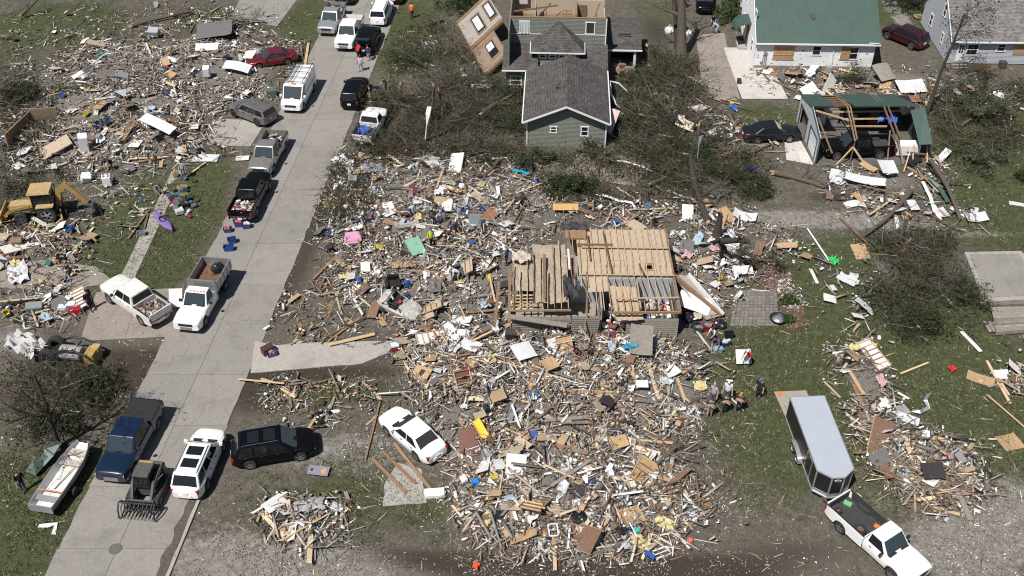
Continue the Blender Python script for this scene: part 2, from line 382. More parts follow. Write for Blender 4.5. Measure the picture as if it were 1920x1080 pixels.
flat('driveway', [(470, 700), (590, 690), (680, 682), (728, 662), (742, 640), (640, 641), (520, 648), (478, 640)], CONC_W, .05, .05, 4, 'short concrete driveway stub ending in mud beside the street')
slabs('garage_drive', [(1474, 300), (1527, 310), (1500, 262), (1470, 262)], 2, 2, CONC_L, 'pale concrete apron in front of the torn garage')
slabs('parking_pad', [(150, 640), (318, 632), (345, 540), (180, 548)], 2, 2, CONC_B, 'dirty concrete drive under the white crew cab pickup')
slabs('side_drive', [(385, 272), (470, 275), (500, 228), (404, 222)], 2, 1, CONC_W, 'concrete drive beside the grey wrecked car')
slabs('far_drive', [(432, 34), (520, 50), (572, -20), (470, -40)], 2, 2, CONC, 'concrete drive running off the top of the street')
slabs('brown_drive', [(1318, 188), (1388, 188), (1358, 62), (1305, 66)], 2, 3, CONC_B, 'brown stained concrete drive beside the white house')
slabs('pale_walk', [(1391, 186), (1478, 186), (1428, 90), (1356, 90)], 1, 2, CONC_L, 'clean pale concrete pad beside the white house', z=.055)
flat('floor_slab', [(718, 950), (800, 943), (790, 880), (745, 868), (722, 905)], CONC_W, .05, .06, 4, 'broken concrete slab below the white wrecked sedan')
flat('track_floor', [(0, 545), (0, 500), (90, 486), (180, 500), (215, 530), (120, 545)], CONC_B, .03, .08, 4, 'cracked floor of the vanished house on the street')
slabs('side_pad', [(1340, 325), (1440, 330), (1420, 300), (1345, 300)], 2, 1, CONC_W, 'grey pad among brush below the black sedan', z=.03)
slabs('garden_paving', [(1050, 330), (1190, 350), (1230, 300), (1095, 283)], 4, 3, CONC_B, 'brown flagstones showing through fallen branches', z=.05)
# gutter dirt and kerb
kb = MB(); ys = list(np.arange(22, 41.2, .6)); kb.prism([(xR(y) + .02, y) for y in ys] + [(xR(y) + .2, y) for y in ys[::-1]], -.05, .12); tag(kb.build('kerb', CONC_W), 'low concrete kerb along the lower right side of the street', kind='structure')
MUDM = mat('gutter_mud', (.085, .07, .056), .95, noise=.45, scale=5, bump=.8)
gm = MB(); ys = list(np.arange(22, 40, .5)); gm.prism([(xR(y) - .05 + rnd.uniform(-.03, .03), y) for y in ys] + [(xR(y) - .55 + rnd.uniform(-.16, .16), y) for y in ys[::-1]], 0, .055); tag(gm.build('gutter_mud', MUDM), 'strip of brown silt lying in the gutter', kind='structure')
mh = empty('manhole_cover', G(217, 1030) + Vector((0, 0, .045)), 0, 'round iron manhole cover sunk in the street', 'manhole')
IRON = mat('cast_iron', (.16, .15, .14), .6, .4, noise=.3, scale=20)
a = MB(); a.lathe([(0, .0), (.0, .012), (.3, .012), (.3, 0)], 24); a.build('cover', IRON, mh)
a = MB(); a.lathe([(.31, 0), (.31, .01), (.37, .01), (.37, 0)], 24); a.build('ring', IRON, mh)


# ================================================================ vehicles
GLASS = mat('tinted_glass', (.012, .015, .018), .06, spec=.5)
WSH = mat('windshield_glass', (.028, .04, .047), .05, spec=.9, coat=.25)  # lighter blue-grey base colour stands in for reflected sky
TYRE = mat('tyre_rubber', (.022, .022, .022), .85, noise=.3)
RIM = mat('alloy_rim', (.52, .53, .55), .3, .9)
RIMD = mat('dark_rim', (.10, .10, .105), .4, .8)
BLK = mat('black_plastic', (.02, .02, .021), .6)
BEDL = mat('bed_liner', (.04, .04, .042), .8, noise=.35, scale=6)
CHROME = mat('chrome_trim', (.6, .6, .6), .2, 1.0)
HLAMP = mat('headlamp_lens', (.65, .68, .7), .1, spec=.9)
TLAMP = mat('red_lamp', (.35, .012, .012), .2)
PLATE = mat('number_plate', (.7, .7, .68), .5)
def paint(name, c, metal=0.0, dirt=.06): return mat('paint_' + name, c, .3, metal, noise=dirt, scale=3, coat=.7)
P_WHITE = paint('white', (.80, .80, .80)); P_BLACK = mat('paint_black', (.004, .004, .005), .2, noise=.1, scale=3, spec=.25); P_SILVER = paint('silver', (.42, .43, .45), .5); P_TAN = paint('pewter', (.27, .255, .235), .4, .15)
P_RED = paint('dark_red', (.13, .014, .02), .2, .15); P_MAROON = paint('maroon', (.032, .006, .009), .1); P_BLUE = paint('navy', (.007, .02, .05), .2); P_GREY = paint('grey', (.16, .15, .145), .3, .3); P_DIRTYW = paint('muddy_white', (.66, .655, .63), 0, .22); P_CHAR = mat('paint_charcoal', (.012, .013, .016), .3, noise=.15, scale=3, spec=.4)
KIND = dict(
 sedan=dict(L=4.85, W=1.84, H=1.46, zb=.24, hood=(.66, .93), belt=.97, tail=1.0, cab=(.98, .22, -.98, -1.75), wx=(1.42, -1.38), wr=.33, nw=2),
 suv=dict(L=4.85, W=1.94, H=1.74, zb=.28, hood=(.82, 1.06), belt=1.10, tail=1.10, cab=(1.2, .52, -2.0, -2.3), wx=(1.5, -1.4), wr=.37, nw=3),
 cross=dict(L=4.95, W=1.96, H=1.74, zb=.26, hood=(.78, 1.05), belt=1.10, tail=1.08, cab=(1.3, .5, -1.85, -2.32), wx=(1.5, -1.45), wr=.38, nw=3),
 crew=dict(L=5.9, W=2.02, H=1.93, zb=.4, hood=(1.06, 1.2), belt=1.24, tail=1.24, cab=(1.35, .75, -.85, -.98), wx=(1.95, -1.75), wr=.41, nw=2, bed=(-1.04, -2.93)),
 ext=dict(L=5.75, W=2.0, H=1.86, zb=.38, hood=(1.0, 1.14), belt=1.18, tail=1.18, cab=(1.3, .72, -.4, -.52), wx=(1.85, -1.7), wr=.39, nw=2, bed=(-.58, -2.85)),
 reg=dict(L=5.6, W=2.0, H=1.85, zb=.38, hood=(1.02, 1.15), belt=1.18, tail=1.18, cab=(1.2, .62, -.12, -.22), wx=(1.8, -1.55), wr=.39, nw=1, bed=(-.28, -2.78)),
 van=dict(L=5.7, W=2.02, H=2.12, zb=.32, hood=(.95, 1.2), belt=1.24, tail=1.24, cab=(2.12, 1.3, -2.72, -2.8), wx=(1.95, -1.5), wr=.37, nw=0),
)
WHEEL_ME = {}
def wheel_mesh(r, w_, dark):
 k = (r, w_, dark)
 if k in WHEEL_ME: return WHEEL_ME[k]
 t = MB(); t.lathe([(r * .62, -w_ / 2), (r * .93, -w_ / 2), (r, -w_ * .32), (r, w_ * .32), (r * .93, w_ / 2), (r * .62, w_ / 2), (r * .62, -w_ / 2)], 22, 'Y')
 m = MB(); m.lathe([(r * .63, -w_ * .42), (r * .63, w_ * .44), (r * .56, w_ * .44), (r * .52, w_ * .2)], 18, 'Y')
 for i in range(5):
  a = 2 * math.pi * i / 5
  m.box((math.cos(a) * r * .31, w_ * .36, math.sin(a) * r * .31), (r * .6, .04, r * .17), Matrix.Rotation(-a, 3, 'Y'))
 m.lathe([(0, w_ * .42), (r * .14, w_ * .42), (r * .16, w_ * .2)], 10, 'Y')
 b = MB(); b.lathe([(0, w_ * .16), (r * .55, w_ * .16), (r * .55, w_ * .1), (0, w_ * .1)], 14, 'Y')
 WHEEL_ME[k] = (t.mesh('tyre', TYRE, 50), m.mesh('rim', RIMD if dark else RIM, 40), b.mesh('brake', BLK))
 return WHEEL_ME[k]
def add_wheel(root, x, y, r, w_=.24, dark=False, z=None, out=1):
 t, m, b = wheel_mesh(r, w_, dark)
 o = link('wheel', t, root, (x, y, r if z is None else z), (0, 0, 0 if out > 0 else math.pi))
 link('rim', m, o); link('brake_disc', b, o)
 return o
def rsec(x, w_, zb, zt, crown=.03):
 "closed body section at station x"
 h = [(w_ * .80, zb), (w_ * .95, zb + .05), (w_, zb + (zt - zb) * .38), (w_ * .99, zb + (zt - zb) * .62), (w_ * .955, zt - .1), (w_ * .9, zt - .04), (w_ * .82, zt - .008), (w_ * .5, zt + crown), (0, zt + crown * 1.5)]
 l = [(-y, z) for y, z in h[:-1]][::-1]
 return [(x, y, z) for y, z in h + l]
def vehicle(kind, name, label, cat, body, px_rear=None, px_front=None, heading=None, wheels=None, glass=True, dark_rim=False, rails=False, sunroof=False, mirrors=True, z=0.045, tilt=(0, 0), group=None, broken=(), hood=True, **kw):
 K = dict(KIND[kind]); K.update(kw); L_, W_, H_ = K['L'], K['W'], K['H']; hw = W_ / 2; hl = L_ / 2
 if wheels:
  a, b_ = G(*wheels[0]), G(*wheels[1]); d = b_ - a; rz_ = math.atan2(d.y, d.x) if heading is None else R(heading)
  fx = Vector((math.cos(rz_), math.sin(rz_), 0)); fy = Vector((-fx.y, fx.x, 0))
  ctr = (a + b_) / 2 - fy * (hw - .02) * wheels[2] - fx * sum(K['wx']) / 2
 elif heading is None:
  a, b_ = G(*px_rear), G(*px_front); d = b_ - a; rz_ = math.atan2(d.y, d.x); ctr = (a + b_) / 2
 else:
  rz_ = R(heading); d = Vector((math.cos(rz_), math.sin(rz_), 0))
  ctr = G(*px_front) - d * hl if px_front else G(*px_rear) + d * hl
 root = empty(name, (ctr.x, ctr.y, z), 0, label, cat, group, rot=(R(tilt[0]), R(tilt[1]), rz_))
 xb0, xt0, xt1, xb1 = K['cab']; h0, h1 = K['hood']; belt, tail = K['belt'], K['tail']; zb0 = K['zb']; wr = K['wr']
 bed = K.get('bed')
 def zt(x):
  if x > xb0: t = (x - xb0) / (hl - xb0); e = max(0, (x - hl + .16) / .16); return h1 + (h0 + .1 - h1) * t ** 1.6 - .1 * e * e
  if x > xb1: t = (x - xb1) / (xb0 - xb1); return belt + (h1 - belt) * t
  e = max(0, (-hl + .12 - x) / .12); t = (xb1 - x) / max(.01, hl + xb1); return tail - .04 * t - .12 * e * e
 def zb(x):
  z_ = zb0; q = max(0, (abs(x) - hl + .35) / .35); z_ += .08 * q * q
  for wx in K['wx']:
   e = wr * 1.17; dd = abs(x - wx)
   if dd < e: z_ = max(z_, wr + math.sqrt(e * e - dd * dd) * .98)
  return z_
 def hwx(x):
  e = max(0, (abs(x) - hl + .75) / .75); return hw * (1 - (.11 if bed or kind == 'van' else .24) * e ** 2.4)
 st = set(np.linspace(-hl, hl, 25).round(3)) | {hl - .04, hl - .1, -hl + .04, -hl + .1}
 for wx in K['wx']: st |= set((wx + np.linspace(-wr * 1.18, wr * 1.18, 13)).round(3))
 st = sorted(s_ for s_ in st if abs(s_) <= hl)
 # body shell
 mb = MB(); ss = [s_ for s_ in st if not bed or s_ >= bed[0] + .03]
 if bed: ss = [bed[0] + .04] + ss
 secs = []
 for x in ss:
  b0 = zb(x); t0 = max(zt(x), b0 + .12)
  secs.append(rsec(x, hwx(x), b0, t0))
 mb.loft(secs); bo = mb.build('body', body, root, 32)
 # cabin
 cw0, cw1 = hw * .925, hw * (.92 if kind == 'van' else .76)
 zc = min(zt(xb0), belt) - .02
 fr = [Vector((xb0, -cw0 * .95, zc)), Vector((xb0, cw0 * .95, zc)), Vector((xb1, cw0 * .96, zc)), Vector((xb1, -cw0 * .96, zc)),
          Vector((xt0, -cw1, H_)), Vector((xt0, cw1, H_)), Vector((xt1, cw1 * .97, H_ - .02)), Vector((xt1, -cw1 * .97, H_ - .02))]
 bm = bmesh.new(); vs = [bm.verts.new(p) for p in fr]
 for q in [(3, 2, 1, 0), (4, 5, 6, 7), (0, 1, 5, 4), (1, 2, 6, 5), (2, 3, 7, 6), (3, 0, 4, 7)]: bm.faces.new([vs[i] for i in q])
 bmesh.ops.recalc_face_normals(bm, faces=bm.faces)
 ed = [e for e in bm.edges if max(v.co.z for v in e.verts) > H_ - .1]
 bmesh.ops.bevel(bm, geom=ed, offset=.07 if bed or kind == 'van' else .12, segments=4, affect='EDGES', profile=.6)
 me = bpy.data.meshes.new('cabin'); bm.to_mesh(me); bm.free(); me.materials.append(body)
 me.polygons.foreach_set('use_smooth', [True] * len(me.polygons)); me.set_sharp_from_angle(angle=R(28))
 link('cabin', me, root)
 def pane(nm, q, s0, s1, t0, t1, m=GLASS, off=.006, t0b=None):
  off = .016
  A, B, Cc, D = q
  P = lambda s_, t_: A.lerp(B, s_).lerp(D.lerp(Cc, s_), t_)
  p4 = [P(s0, t0), P(s1, t0 if t0b is None else t0b), P(s1, t1), P(s0, t1)]
  n = (p4[1] - p4[0]).cross(p4[3] - p4[0]).normalized(); ce = sum(p4, Vector()) / 4
  if n.dot(ce - Vector(((xb0 + xb1) / 2, 0, belt))) < 0: n = -n
  if abs(n.x) > .4 and False: pass
  g = MB(); g.add([p - n * .03 for p in p4] + [p + n * off for p in p4], [(0, 1, 2, 3), (4, 5, 6, 7), (0, 1, 5, 4), (1, 2, 6, 5), (2, 3, 7, 6), (3, 0, 4, 7)])
  return g.build(nm, m, root)
 if glass:
  WS = BLK if 'windshield' in broken else WSH
  pane('windshield', (fr[0], fr[1], fr[5], fr[4]), .055, .945, .06, .9, WS)
  if kind == 'van':
   for s_ in (-1, 1): pane('rear_window', (fr[3], fr[2], fr[6], fr[7]), .1 if s_ < 0 else .53, .47 if s_ < 0 else .9, .3, .85)
  else: pane('rear_window', (fr[3], fr[2], fr[6], fr[7]), .07, .93, .12, .86, BLK if 'rear' in broken else GLASS)
  for q in ((fr[0], fr[3], fr[7], fr[4]), (fr[1], fr[2], fr[6], fr[5])):
   n = K['nw']
   if n == 0: pane('side_window', q, .02, .2, .08, .82); continue
   cuts = {1: [(.12, .9)], 2: [(.1, .5), (.54, .9)], 3: [(.1, .38), (.41, .66), (.69, .94)]}[n]
   for s0, s1 in cuts: pane('side_window', q, s0, s1, .1, .88)
 if sunroof:
  for (a0, a1) in ((.12, .4), (.52, .8)):
   g = MB(); xx0 = xt0 + (xt1 - xt0) * a0; xx1 = xt0 + (xt1 - xt0) * a1
   g.box(((xx0 + xx1) / 2, 0, H_ + .004), (abs(xx1 - xx0), cw1 * 1.25, .02)); g.build('sunroof', GLASS, root)
 if rails:
  for s_ in (-1, 1):
   g = MB(); g.tube([(xt0 - .1, s_ * cw1 * .86, H_ - .02), (xt0 - .22, s_ * cw1 * .86, H_ + .05), (xt1 + .2, s_ * cw1 * .86, H_ + .04), (xt1 + .1, s_ * cw1 * .86, H_ - .03)], .02, 6)
   g.build('roof_rail', BLK if body in (P_WHITE,) else CHROME, root)
 # bed
 if bed:
  b0, b1 = bed; sb = sorted({b0, b1} | {s_ for s_ in st if b1 < s_ < b0} | {b1 + .05})
  top = tail + .04; fl = wr * 2 - .02; th_ = .085; g = MB(); secs = []
  for x in sb:
   w1 = hwx(x); z0 = zb(x)
   o_ = [(w1 * .9, z0), (w1, z0 + .05 if z0 < top - .2 else z0), (w1, (z0 + top) / 2), (w1 * .985, top - .02), (w1 * .97, top), (w1 - th_, top), (w1 - th_ - .01, fl - .07)]
   secs.append([(x, y, z_) for y, z_ in o_] + [(x, -y, z_) for y, z_ in o_[::-1]])
  g.loft(secs, closed=False, caps=False); g.build('bed_sides', body, root, 30)
  f_ = MB(); f_.box(((b0 + b1) / 2, 0, fl - .03), (b0 - b1, W_ - .2, .06)); f_.build('bed_floor', BEDL, root)
  for s_ in (-1, 1):
   q = MB(); q.box((K['wx'][1], s_ * (hw - .2), fl + .1), (.9, .2, .24), taper=.85); q.build('wheel_housing', BEDL, root)
   q = MB(); q.box(((b0 + b1) / 2, s_ * (hw * .97 - .05), top + .012), (b0 - b1 - .04, .09, .02)); q.build('bed_rail', BLK, root)
  if K.get('liner'):
   for s_ in (-1, 1): q = MB(); q.box(((b0 + b1) / 2, s_ * (hw - th_ - .03), (top + fl) / 2 + .01), (b0 - b1 - .1, .025, top - fl)); q.build('bed_liner', BEDL, root)
   q = MB(); q.box((b1 + .1, 0, (top + fl) / 2), (.03, W_ - .28, top - fl)); q.build('bed_liner', BEDL, root); q = MB(); q.box((b0 - .07, 0, (top + fl) / 2), (.03, W_ - .28, top - fl)); q.build('bed_liner', BEDL, root)
  q = MB(); q.box((b1 + .045, 0, (top + fl) / 2 - .03), (.07, W_ - .22, top - fl + .2)); q.build('tailgate', body, root)
  q = MB(); q.box((b0 - .03, 0, (top + fl) / 2), (.05, W_ - .2, top - fl)); q.build('bulkhead', body, root)
 # trim
 fz = h0
 for s_ in (-1, 1):
  q = MB(); q.box((hl - (.17 if bed else .24), s_ * hw * (.70 if bed else .66), fz - .12), (.26, hw * .38, .17), rotz(-s_ * R(16 if bed else 26))); q.build('headlight', HLAMP, root)
  q = MB(); q.box(((-hl + .09 if not bed else -hl + .035), s_ * (hw * .72 if not bed else hw * .895), tail - .25), ((.16, .2, .3) if not bed else (.1, .09, .3)), rotz(s_ * R(9))); q.build('taillight', TLAMP, root)
  if mirrors:
   q = MB(); q.box((xb0 - .28, s_ * (hw + .09), belt + .08), (.13, .2, .17)); q.build('mirror', BLK if bed else body, root)
  for k in range(max(1, K['nw'] if K['nw'] < 3 else 2)):
   q = MB(); q.box((xb0 - 1.05 - k * .95, s_ * (hw * .985 + .01), belt - .13), (.17, .03, .035)); q.build('door_handle', CHROME if bed else BLK, root)
 big = bool(bed) or kind == 'van'
 q = MB(); q.box((hl - .05, 0, fz - .15), (.12, hw * (1.0 if big else .9), .22 if big else .16)); q.build('grille', BLK, root)
 q = MB(); q.loft([[(hl - .3 + (.33 if abs(t) < .8 else .1 if bed else -.02), hw * (.93 if bed else .84) * t, zz) for zz in (zb0 + .1, zb0 + .34)] + [(hl - .4, hw * (.93 if bed else .84) * t, zz) for zz in (zb0 + .34, zb0 + .1)] for t in (-1, -.85, -.4, 0, .4, .85, 1)]); q.build('front_bumper', CHROME if bed else body, root)
 q = MB(); q.loft([[(-hl + .25 - (.29 if abs(t) < .8 else .05), hw * (.93 if bed else .86) * t, zz) for zz in (zb0 + .1, zb0 + .32)] + [(-hl + .35, hw * (.93 if bed else .86) * t, zz) for zz in (zb0 + .32, zb0 + .1)] for t in (-1, -.85, -.4, 0, .4, .85, 1)]); q.build('rear_bumper', (CHROME if bed else body), root)
 q = MB(); q.box((-hl - .01 if not bed else -hl - .02, 0, tail - .38 if not bed else .62), (.06, .32, .16)); q.build('number_plate', PLATE, root)
 q = MB(); q.box((0, 0, zb0 + .02), (L_ * .93, W_ * .7, .16)); q.build('underbody', BLK, root)
 if hood and kind != 'van':
  for s_ in (-1, 1):
   q = MB(); q.bar((xb0 + .15, s_ * hw * .52, zt(xb0 + .15) + .022), (hl - .3, s_ * hw * .4, zt(hl - .3) + .022), .05, .02); q.build('hood_crease', body, root)
 q = MB(); q.box((xb0 + .03, 0, zt(xb0 + .03) + .025), (.16, cw0 * 1.6, .03)); q.build('wiper_cowl', BLK, root)
 for wx in K['wx']:
  for s_ in (-1, 1): add_wheel(root, wx, s_ * (hw - .13), wr, .24, dark_rim, out=s_)
 root['fl'] = wr * 2
 return root, K
RD, UP = 265.0, 85.0       # headings along the street
vehicle('ext', 'silver_pickup_truck', 'silver older pickup parked behind the white pickup, red items in its bed', 'pickup truck', P_SILVER, px_front=(613, 71), heading=RD)
vehicle('crew', 'white_pickup_truck', 'white pickup with a dark hood scoop facing down the street', 'pickup truck', P_WHITE, px_front=(645, 100), heading=RD)
vehicle('suv', 'white_suv', 'white car seen from behind at the top of the street', 'car', P_WHITE, px_rear=(708, 53), heading=UP, rails=True)
vehicle('ext', 'dark_pickup_truck', 'dark pickup cut off by the top edge on the street', 'pickup truck', P_CHAR, px_front=(645, 13), heading=RD)
vehicle('sedan', 'maroon_sedan', 'dark red car beyond the white one, mostly out of the picture', 'car', P_MAROON, px_rear=(739, 11), heading=UP)
vehicle('suv', 'black_suv', 'black car with its tailgate raised and people loading behind', 'car', P_BLACK, px_rear=(682, 108), heading=UP, L=5.1, H=1.8, broken=('rear',))
vehicle('sedan', 'red_sedan', 'dusty dark red sedan pushed onto the lawn by the rubble', 'car', P_RED, px_rear=(556, 113), px_front=(466, 128), broken=('rear',))
van, KV = vehicle('van', 'white_cargo_van', 'white work van with a ladder rack on its roof', 'van', P_WHITE, wheels=((590.5, 172), (571.6, 207.5), 1))
vehicle('suv', 'black_suv', 'black car with closed tailgate parked beside the camera tripod', 'car', P_BLACK, px_rear=(656, 210), heading=85, dark_rim=True, H=1.68)
vehicle('reg', 'wrecked_pickup_truck', 'wrecked white pickup off the street with blue tarp in its bed', 'pickup truck', P_DIRTYW, px_rear=(680, 279), heading=80, broken=('windshield', 'rear'), z=.1, tilt=(2, -2), L=5.0, cab=(1.1, .55, -.12, -.22), bed=(-.28, -2.46), wx=(1.55, -1.4))
vehicle('suv', 'grey_wrecked_suv', 'dusty grey car with dark roof beside the rubble and driveway', 'car', P_GREY, px_rear=(512, 236), px_front=(441, 208), dark_rim=True, H=1.62, broken=('rear',), L=4.5)
vehicle('ext', 'pewter_pickup_truck', 'pewter pickup truck with junk in its bed, parked below the van', 'pickup truck', P_TAN, wheels=((538.3, 281), (514.9, 327), 1))
vehicle('crew', 'black_pickup_truck', 'black pickup truck with clothes heaped in its open bed', 'pickup truck', P_BLACK, wheels=((484.4, 406.5), (507.8, 358.5), -1))
dump, KD = vehicle('reg', 'white_dump_truck', 'white truck with a rusty dump bed facing the camera', 'truck', P_WHITE, wheels=((424, 549), (391.3, 608), 1), L=6.2, bed=(-.32, -.4), cab=(1.3, .72, .1, -.05), wx=(2.05, -1.9), H=1.9)
vehicle('crew', 'muddy_pickup_truck', 'white crew cab pickup on the drive with rubble in its bed', 'pickup truck', P_DIRTYW, wheels=((266, 611), (207, 571), 1), broken=('rear',), z=.06)
vehicle('crew', 'blue_pickup_truck', 'dark blue pickup with a black bed cover by the aluminium boat', 'pickup truck', P_BLUE, px_front=(213, 913), heading=263)
vehicle('cross', 'white_crossover', 'white car with roof rails and twin sunroofs seen from behind', 'car', P_WHITE, wheels=((391, 921.8), (423.6, 843.5), -1), rails=True, sunroof=True)
vehicle('cross', 'black_crossover', 'black car parked across the grass below the driveway stub', 'car', P_BLACK, wheels=((475.4, 880.8), (560.8, 866.4), -1), rails=True, sunroof=True, z=.02)
vehicle('sedan', 'white_sedan', 'white sedan with broken windows at the edge of the lumber heap', 'car', P_WHITE, px_rear=(822, 868), px_front=(728, 788), broken=('rear', 'windshield'), z=.1)
vehicle('reg', 'white_pickup_truck', 'white pickup with a black bed liner hitched to the trailer', 'pickup truck', P_WHITE, wheels=((1575, 1002), (1662, 1082), -1), liner=True, L=6.0, bed=(-.2, -2.98), cab=(1.35, .75, .0, -.12), wx=(1.9, -1.75), z=.0)
vehicle('sedan', 'black_sedan', 'dusty black sedan in front of the torn garage', 'car', P_CHAR, px_rear=(1391, 262), px_front=(1497, 258), L=5.0)
vehicle('crew', 'garaged_pickup_truck', 'black pickup standing inside the roofless garage', 'pickup truck', P_BLACK, px_rear=(1672, 287), px_front=(1534, 292))
vehicle('suv', 'maroon_suv', 'maroon car with a smashed tail on the gravel lane', 'car', P_MAROON, px_rear=(1726, 93), px_front=(1664, 66), H=1.66, L=4.6)
vehicle('suv', 'black_suv', 'black car behind the big broken tree trunk', 'car', P_BLACK, px_front=(1321, 30), heading=263)

# ladder rack on the van
def van_rack():
 g0 = van; hw = KV['W'] / 2
 for s_ in (-1, 1):
  q = MB(); q.tube([(1.1, s_ * .78, 2.32), (-2.65, s_ * .78, 2.32)], .03, 6); q.build('rack_rail', BLK, g0)
 for x in (1.0, .1, -.9, -1.8, -2.6):
  q = MB(); q.tube([(x, -.85, 2.1), (x, -.85, 2.3), (x, .85, 2.3), (x, .85, 2.1)], .028, 6); q.build('rack_bar', BLK, g0)
 q = MB()
 q.box((1.15, 0, 2.15), (.2, .4, .08)); q.build('beacon', mat('amber', (.75, .22, .03), .4), g0)
 r = empty('ladder', (0, 0, 0), 0, 'dark extension ladder lying on the van roof rack', 'ladder')
 r.matrix_world = g0.matrix_basis @ Matrix.Translation((-.8, -.45, 2.37))
 for s_ in (-1, 1):
  q = MB(); q.box((0, s_ * .2, 0), (3.6, .04, .08)); q.build('rail', RIMD, r)
 for k in range(11):
  q = MB(); q.tube([(-1.7 + k * .34, -.2, 0), (-1.7 + k * .34, .2, 0)], .018, 5); q.build('rung', RIMD, r)
van_rack()
RUST = mat('rusty_steel', (.16, .085, .05), .8, .2, noise=.6, scale=4, bump=.4)
GALV = mat('galvanised_steel', (.42, .43, .44), .45, .7, noise=.15, scale=3)
def dump_bed():
 g = dump
 for s_ in (-1, 1):
  q = MB(); q.box((-1.75, s_ * 1.03, 1.5), (2.9, .06, .75)); q.build('dump_side', GALV, g)
  for k in range(5):
   q = MB(); q.box((-.5 - k * .62, s_ * 1.085, 1.5), (.08, .05, .75)); q.build('stake', GALV, g)
 q = MB(); q.box((-1.75, 0, 1.12), (2.9, 2.0, .06)); q.build('dump_floor', RUST, g)
 q = MB(); q.box((-.3, 0, 1.62), (.06, 2.0, 1.0)); q.build('headboard', GALV, g)
 q = MB(); q.box((-3.18, 0, 1.5), (.06, 2.12, .7)); q.build('dump_gate', GALV, g)
 q = MB(); q.box((-1.75, 0, .8), (2.8, .9, .4)); q.build('chassis', BLK, g)
 for x in (.6, .36, .12, -.12, -.36): 
  q = MB(); q.box((.72 - .02, x, 1.92), (.1, .1, .05)); q.build('cab_lamp', mat('amber', (.75, .22, .03), .4), g)
dump_bed()


# ================================================================ buildings
S_GREEN = mat('green_siding', (.165, .18, .15), .75, noise=.12, scale=3)
S_WHITE = mat('white_siding', (.70, .70, .71), .6, noise=.13, scale=5)
S_BLUE = mat('blue_grey_siding', (.38, .40, .44), .7, noise=.1, scale=3)
S_TAUPE = mat('taupe_siding', (.19, .172, .145), .8, noise=.25, scale=4)
TRIM = mat('white_trim', (.72, .73, .74), .5, noise=.08)
PLY = mat('plywood', (.36, .235, .125), .8, noise=.3, scale=3)
OSB = mat('osb_board', (.40, .27, .155), .85, noise=.35, scale=18)
WOOD = mat('fresh_lumber', (.46, .33, .20), .8, noise=.25, scale=5, rand=.25)
WOODB = mat('brown_lumber', (.20, .125, .075), .85, noise=.35, scale=5, rand=.3)
WOODG = mat('grey_lumber', (.22, .20, .175), .9, noise=.3, scale=5, rand=.3)
DRYW = mat('drywall_back', (.40, .325, .245), .9, noise=.14, scale=2.5)
PLAST = mat('cream_plaster', (.42, .36, .27), .9, noise=.1)
PLASTP = mat('pale_plaster', (.30, .27, .24), .9, noise=.18, scale=3)
PLASTT = mat('tan_plaster', (.23, .178, .128), .9, noise=.18, scale=3)
INSUL = mat('blown_insulation', (.33, .285, .22), .98, noise=.4, scale=6, bump=1.0)
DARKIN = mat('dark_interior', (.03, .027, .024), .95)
CLOTHW = mat('white_cloth', (.5, .51, .53), .85, noise=.08)
def shingle(name, c):
 if name in MATS: return MATS[name]
 m = bpy.data.materials.new(name); m.use_nodes = True; MATS[name] = m; nt = m.node_tree; L = nt.links.new; N = nt.nodes.new
 b = nt.nodes['Principled BSDF']; b.inputs['Roughness'].default_value = .95; b.inputs['Specular IOR Level'].default_value = .2
 uv = N('ShaderNodeUVMap'); br = N('ShaderNodeTexBrick'); L(uv.outputs[0], br.inputs['Vector'])
 br.inputs['Scale'].default_value = 1.0; br.inputs['Brick Width'].default_value = .32; br.inputs['Row Height'].default_value = .15; br.inputs['Mortar Size'].default_value = .012; br.inputs['Bias'].default_value = 0
 br.inputs['Color1'].default_value = (*[x * .72 for x in c], 1); br.inputs['Color2'].default_value = (*[x * 1.3 for x in c], 1); br.inputs['Mortar'].default_value = (*[x * .4 for x in c], 1)
 n = N('ShaderNodeTexNoise'); n.inputs['Scale'].default_value = .8; n.inputs['Detail'].default_value = 8; L(uv.outputs[0], n.inputs['Vector'])
 mr = N('ShaderNodeMapRange'); L(n.outputs[0], mr.inputs[0]); mr.inputs[1].default_value = .3; mr.inputs[2].default_value = .7; mr.inputs[3].default_value = .78; mr.inputs[4].default_value = 1.2
 vm = N('ShaderNodeVectorMath'); vm.operation = 'SCALE'; L(br.outputs['Color'], vm.inputs[0]); L(mr.outputs[0], vm.inputs['Scale']); L(vm.outputs[0], b.inputs['Base Color'])
 bp = N('ShaderNodeBump'); bp.inputs['Strength'].default_value = .6; bp.inputs['Distance'].default_value = .02; L(br.outputs['Fac'], bp.inputs['Height']); bp.invert = True; L(bp.outputs[0], b.inputs['Normal'])
 return m
SH_A = shingle('grey_brown_shingles', (.095, .088, .086)); SH_D = shingle('grey_shingles', (.19, .18, .178))
def planar_uv(o, u_axis, v_axis):
 me = o.data; uvl = me.uv_layers.new(name='UVMap'); U = Vector(u_axis).normalized(); V = Vector(v_axis).normalized()
 for l in me.loops:
  p = me.vertices[l.vertex_index].co; uvl.data[l.index].uv = (p.dot(U), p.dot(V))
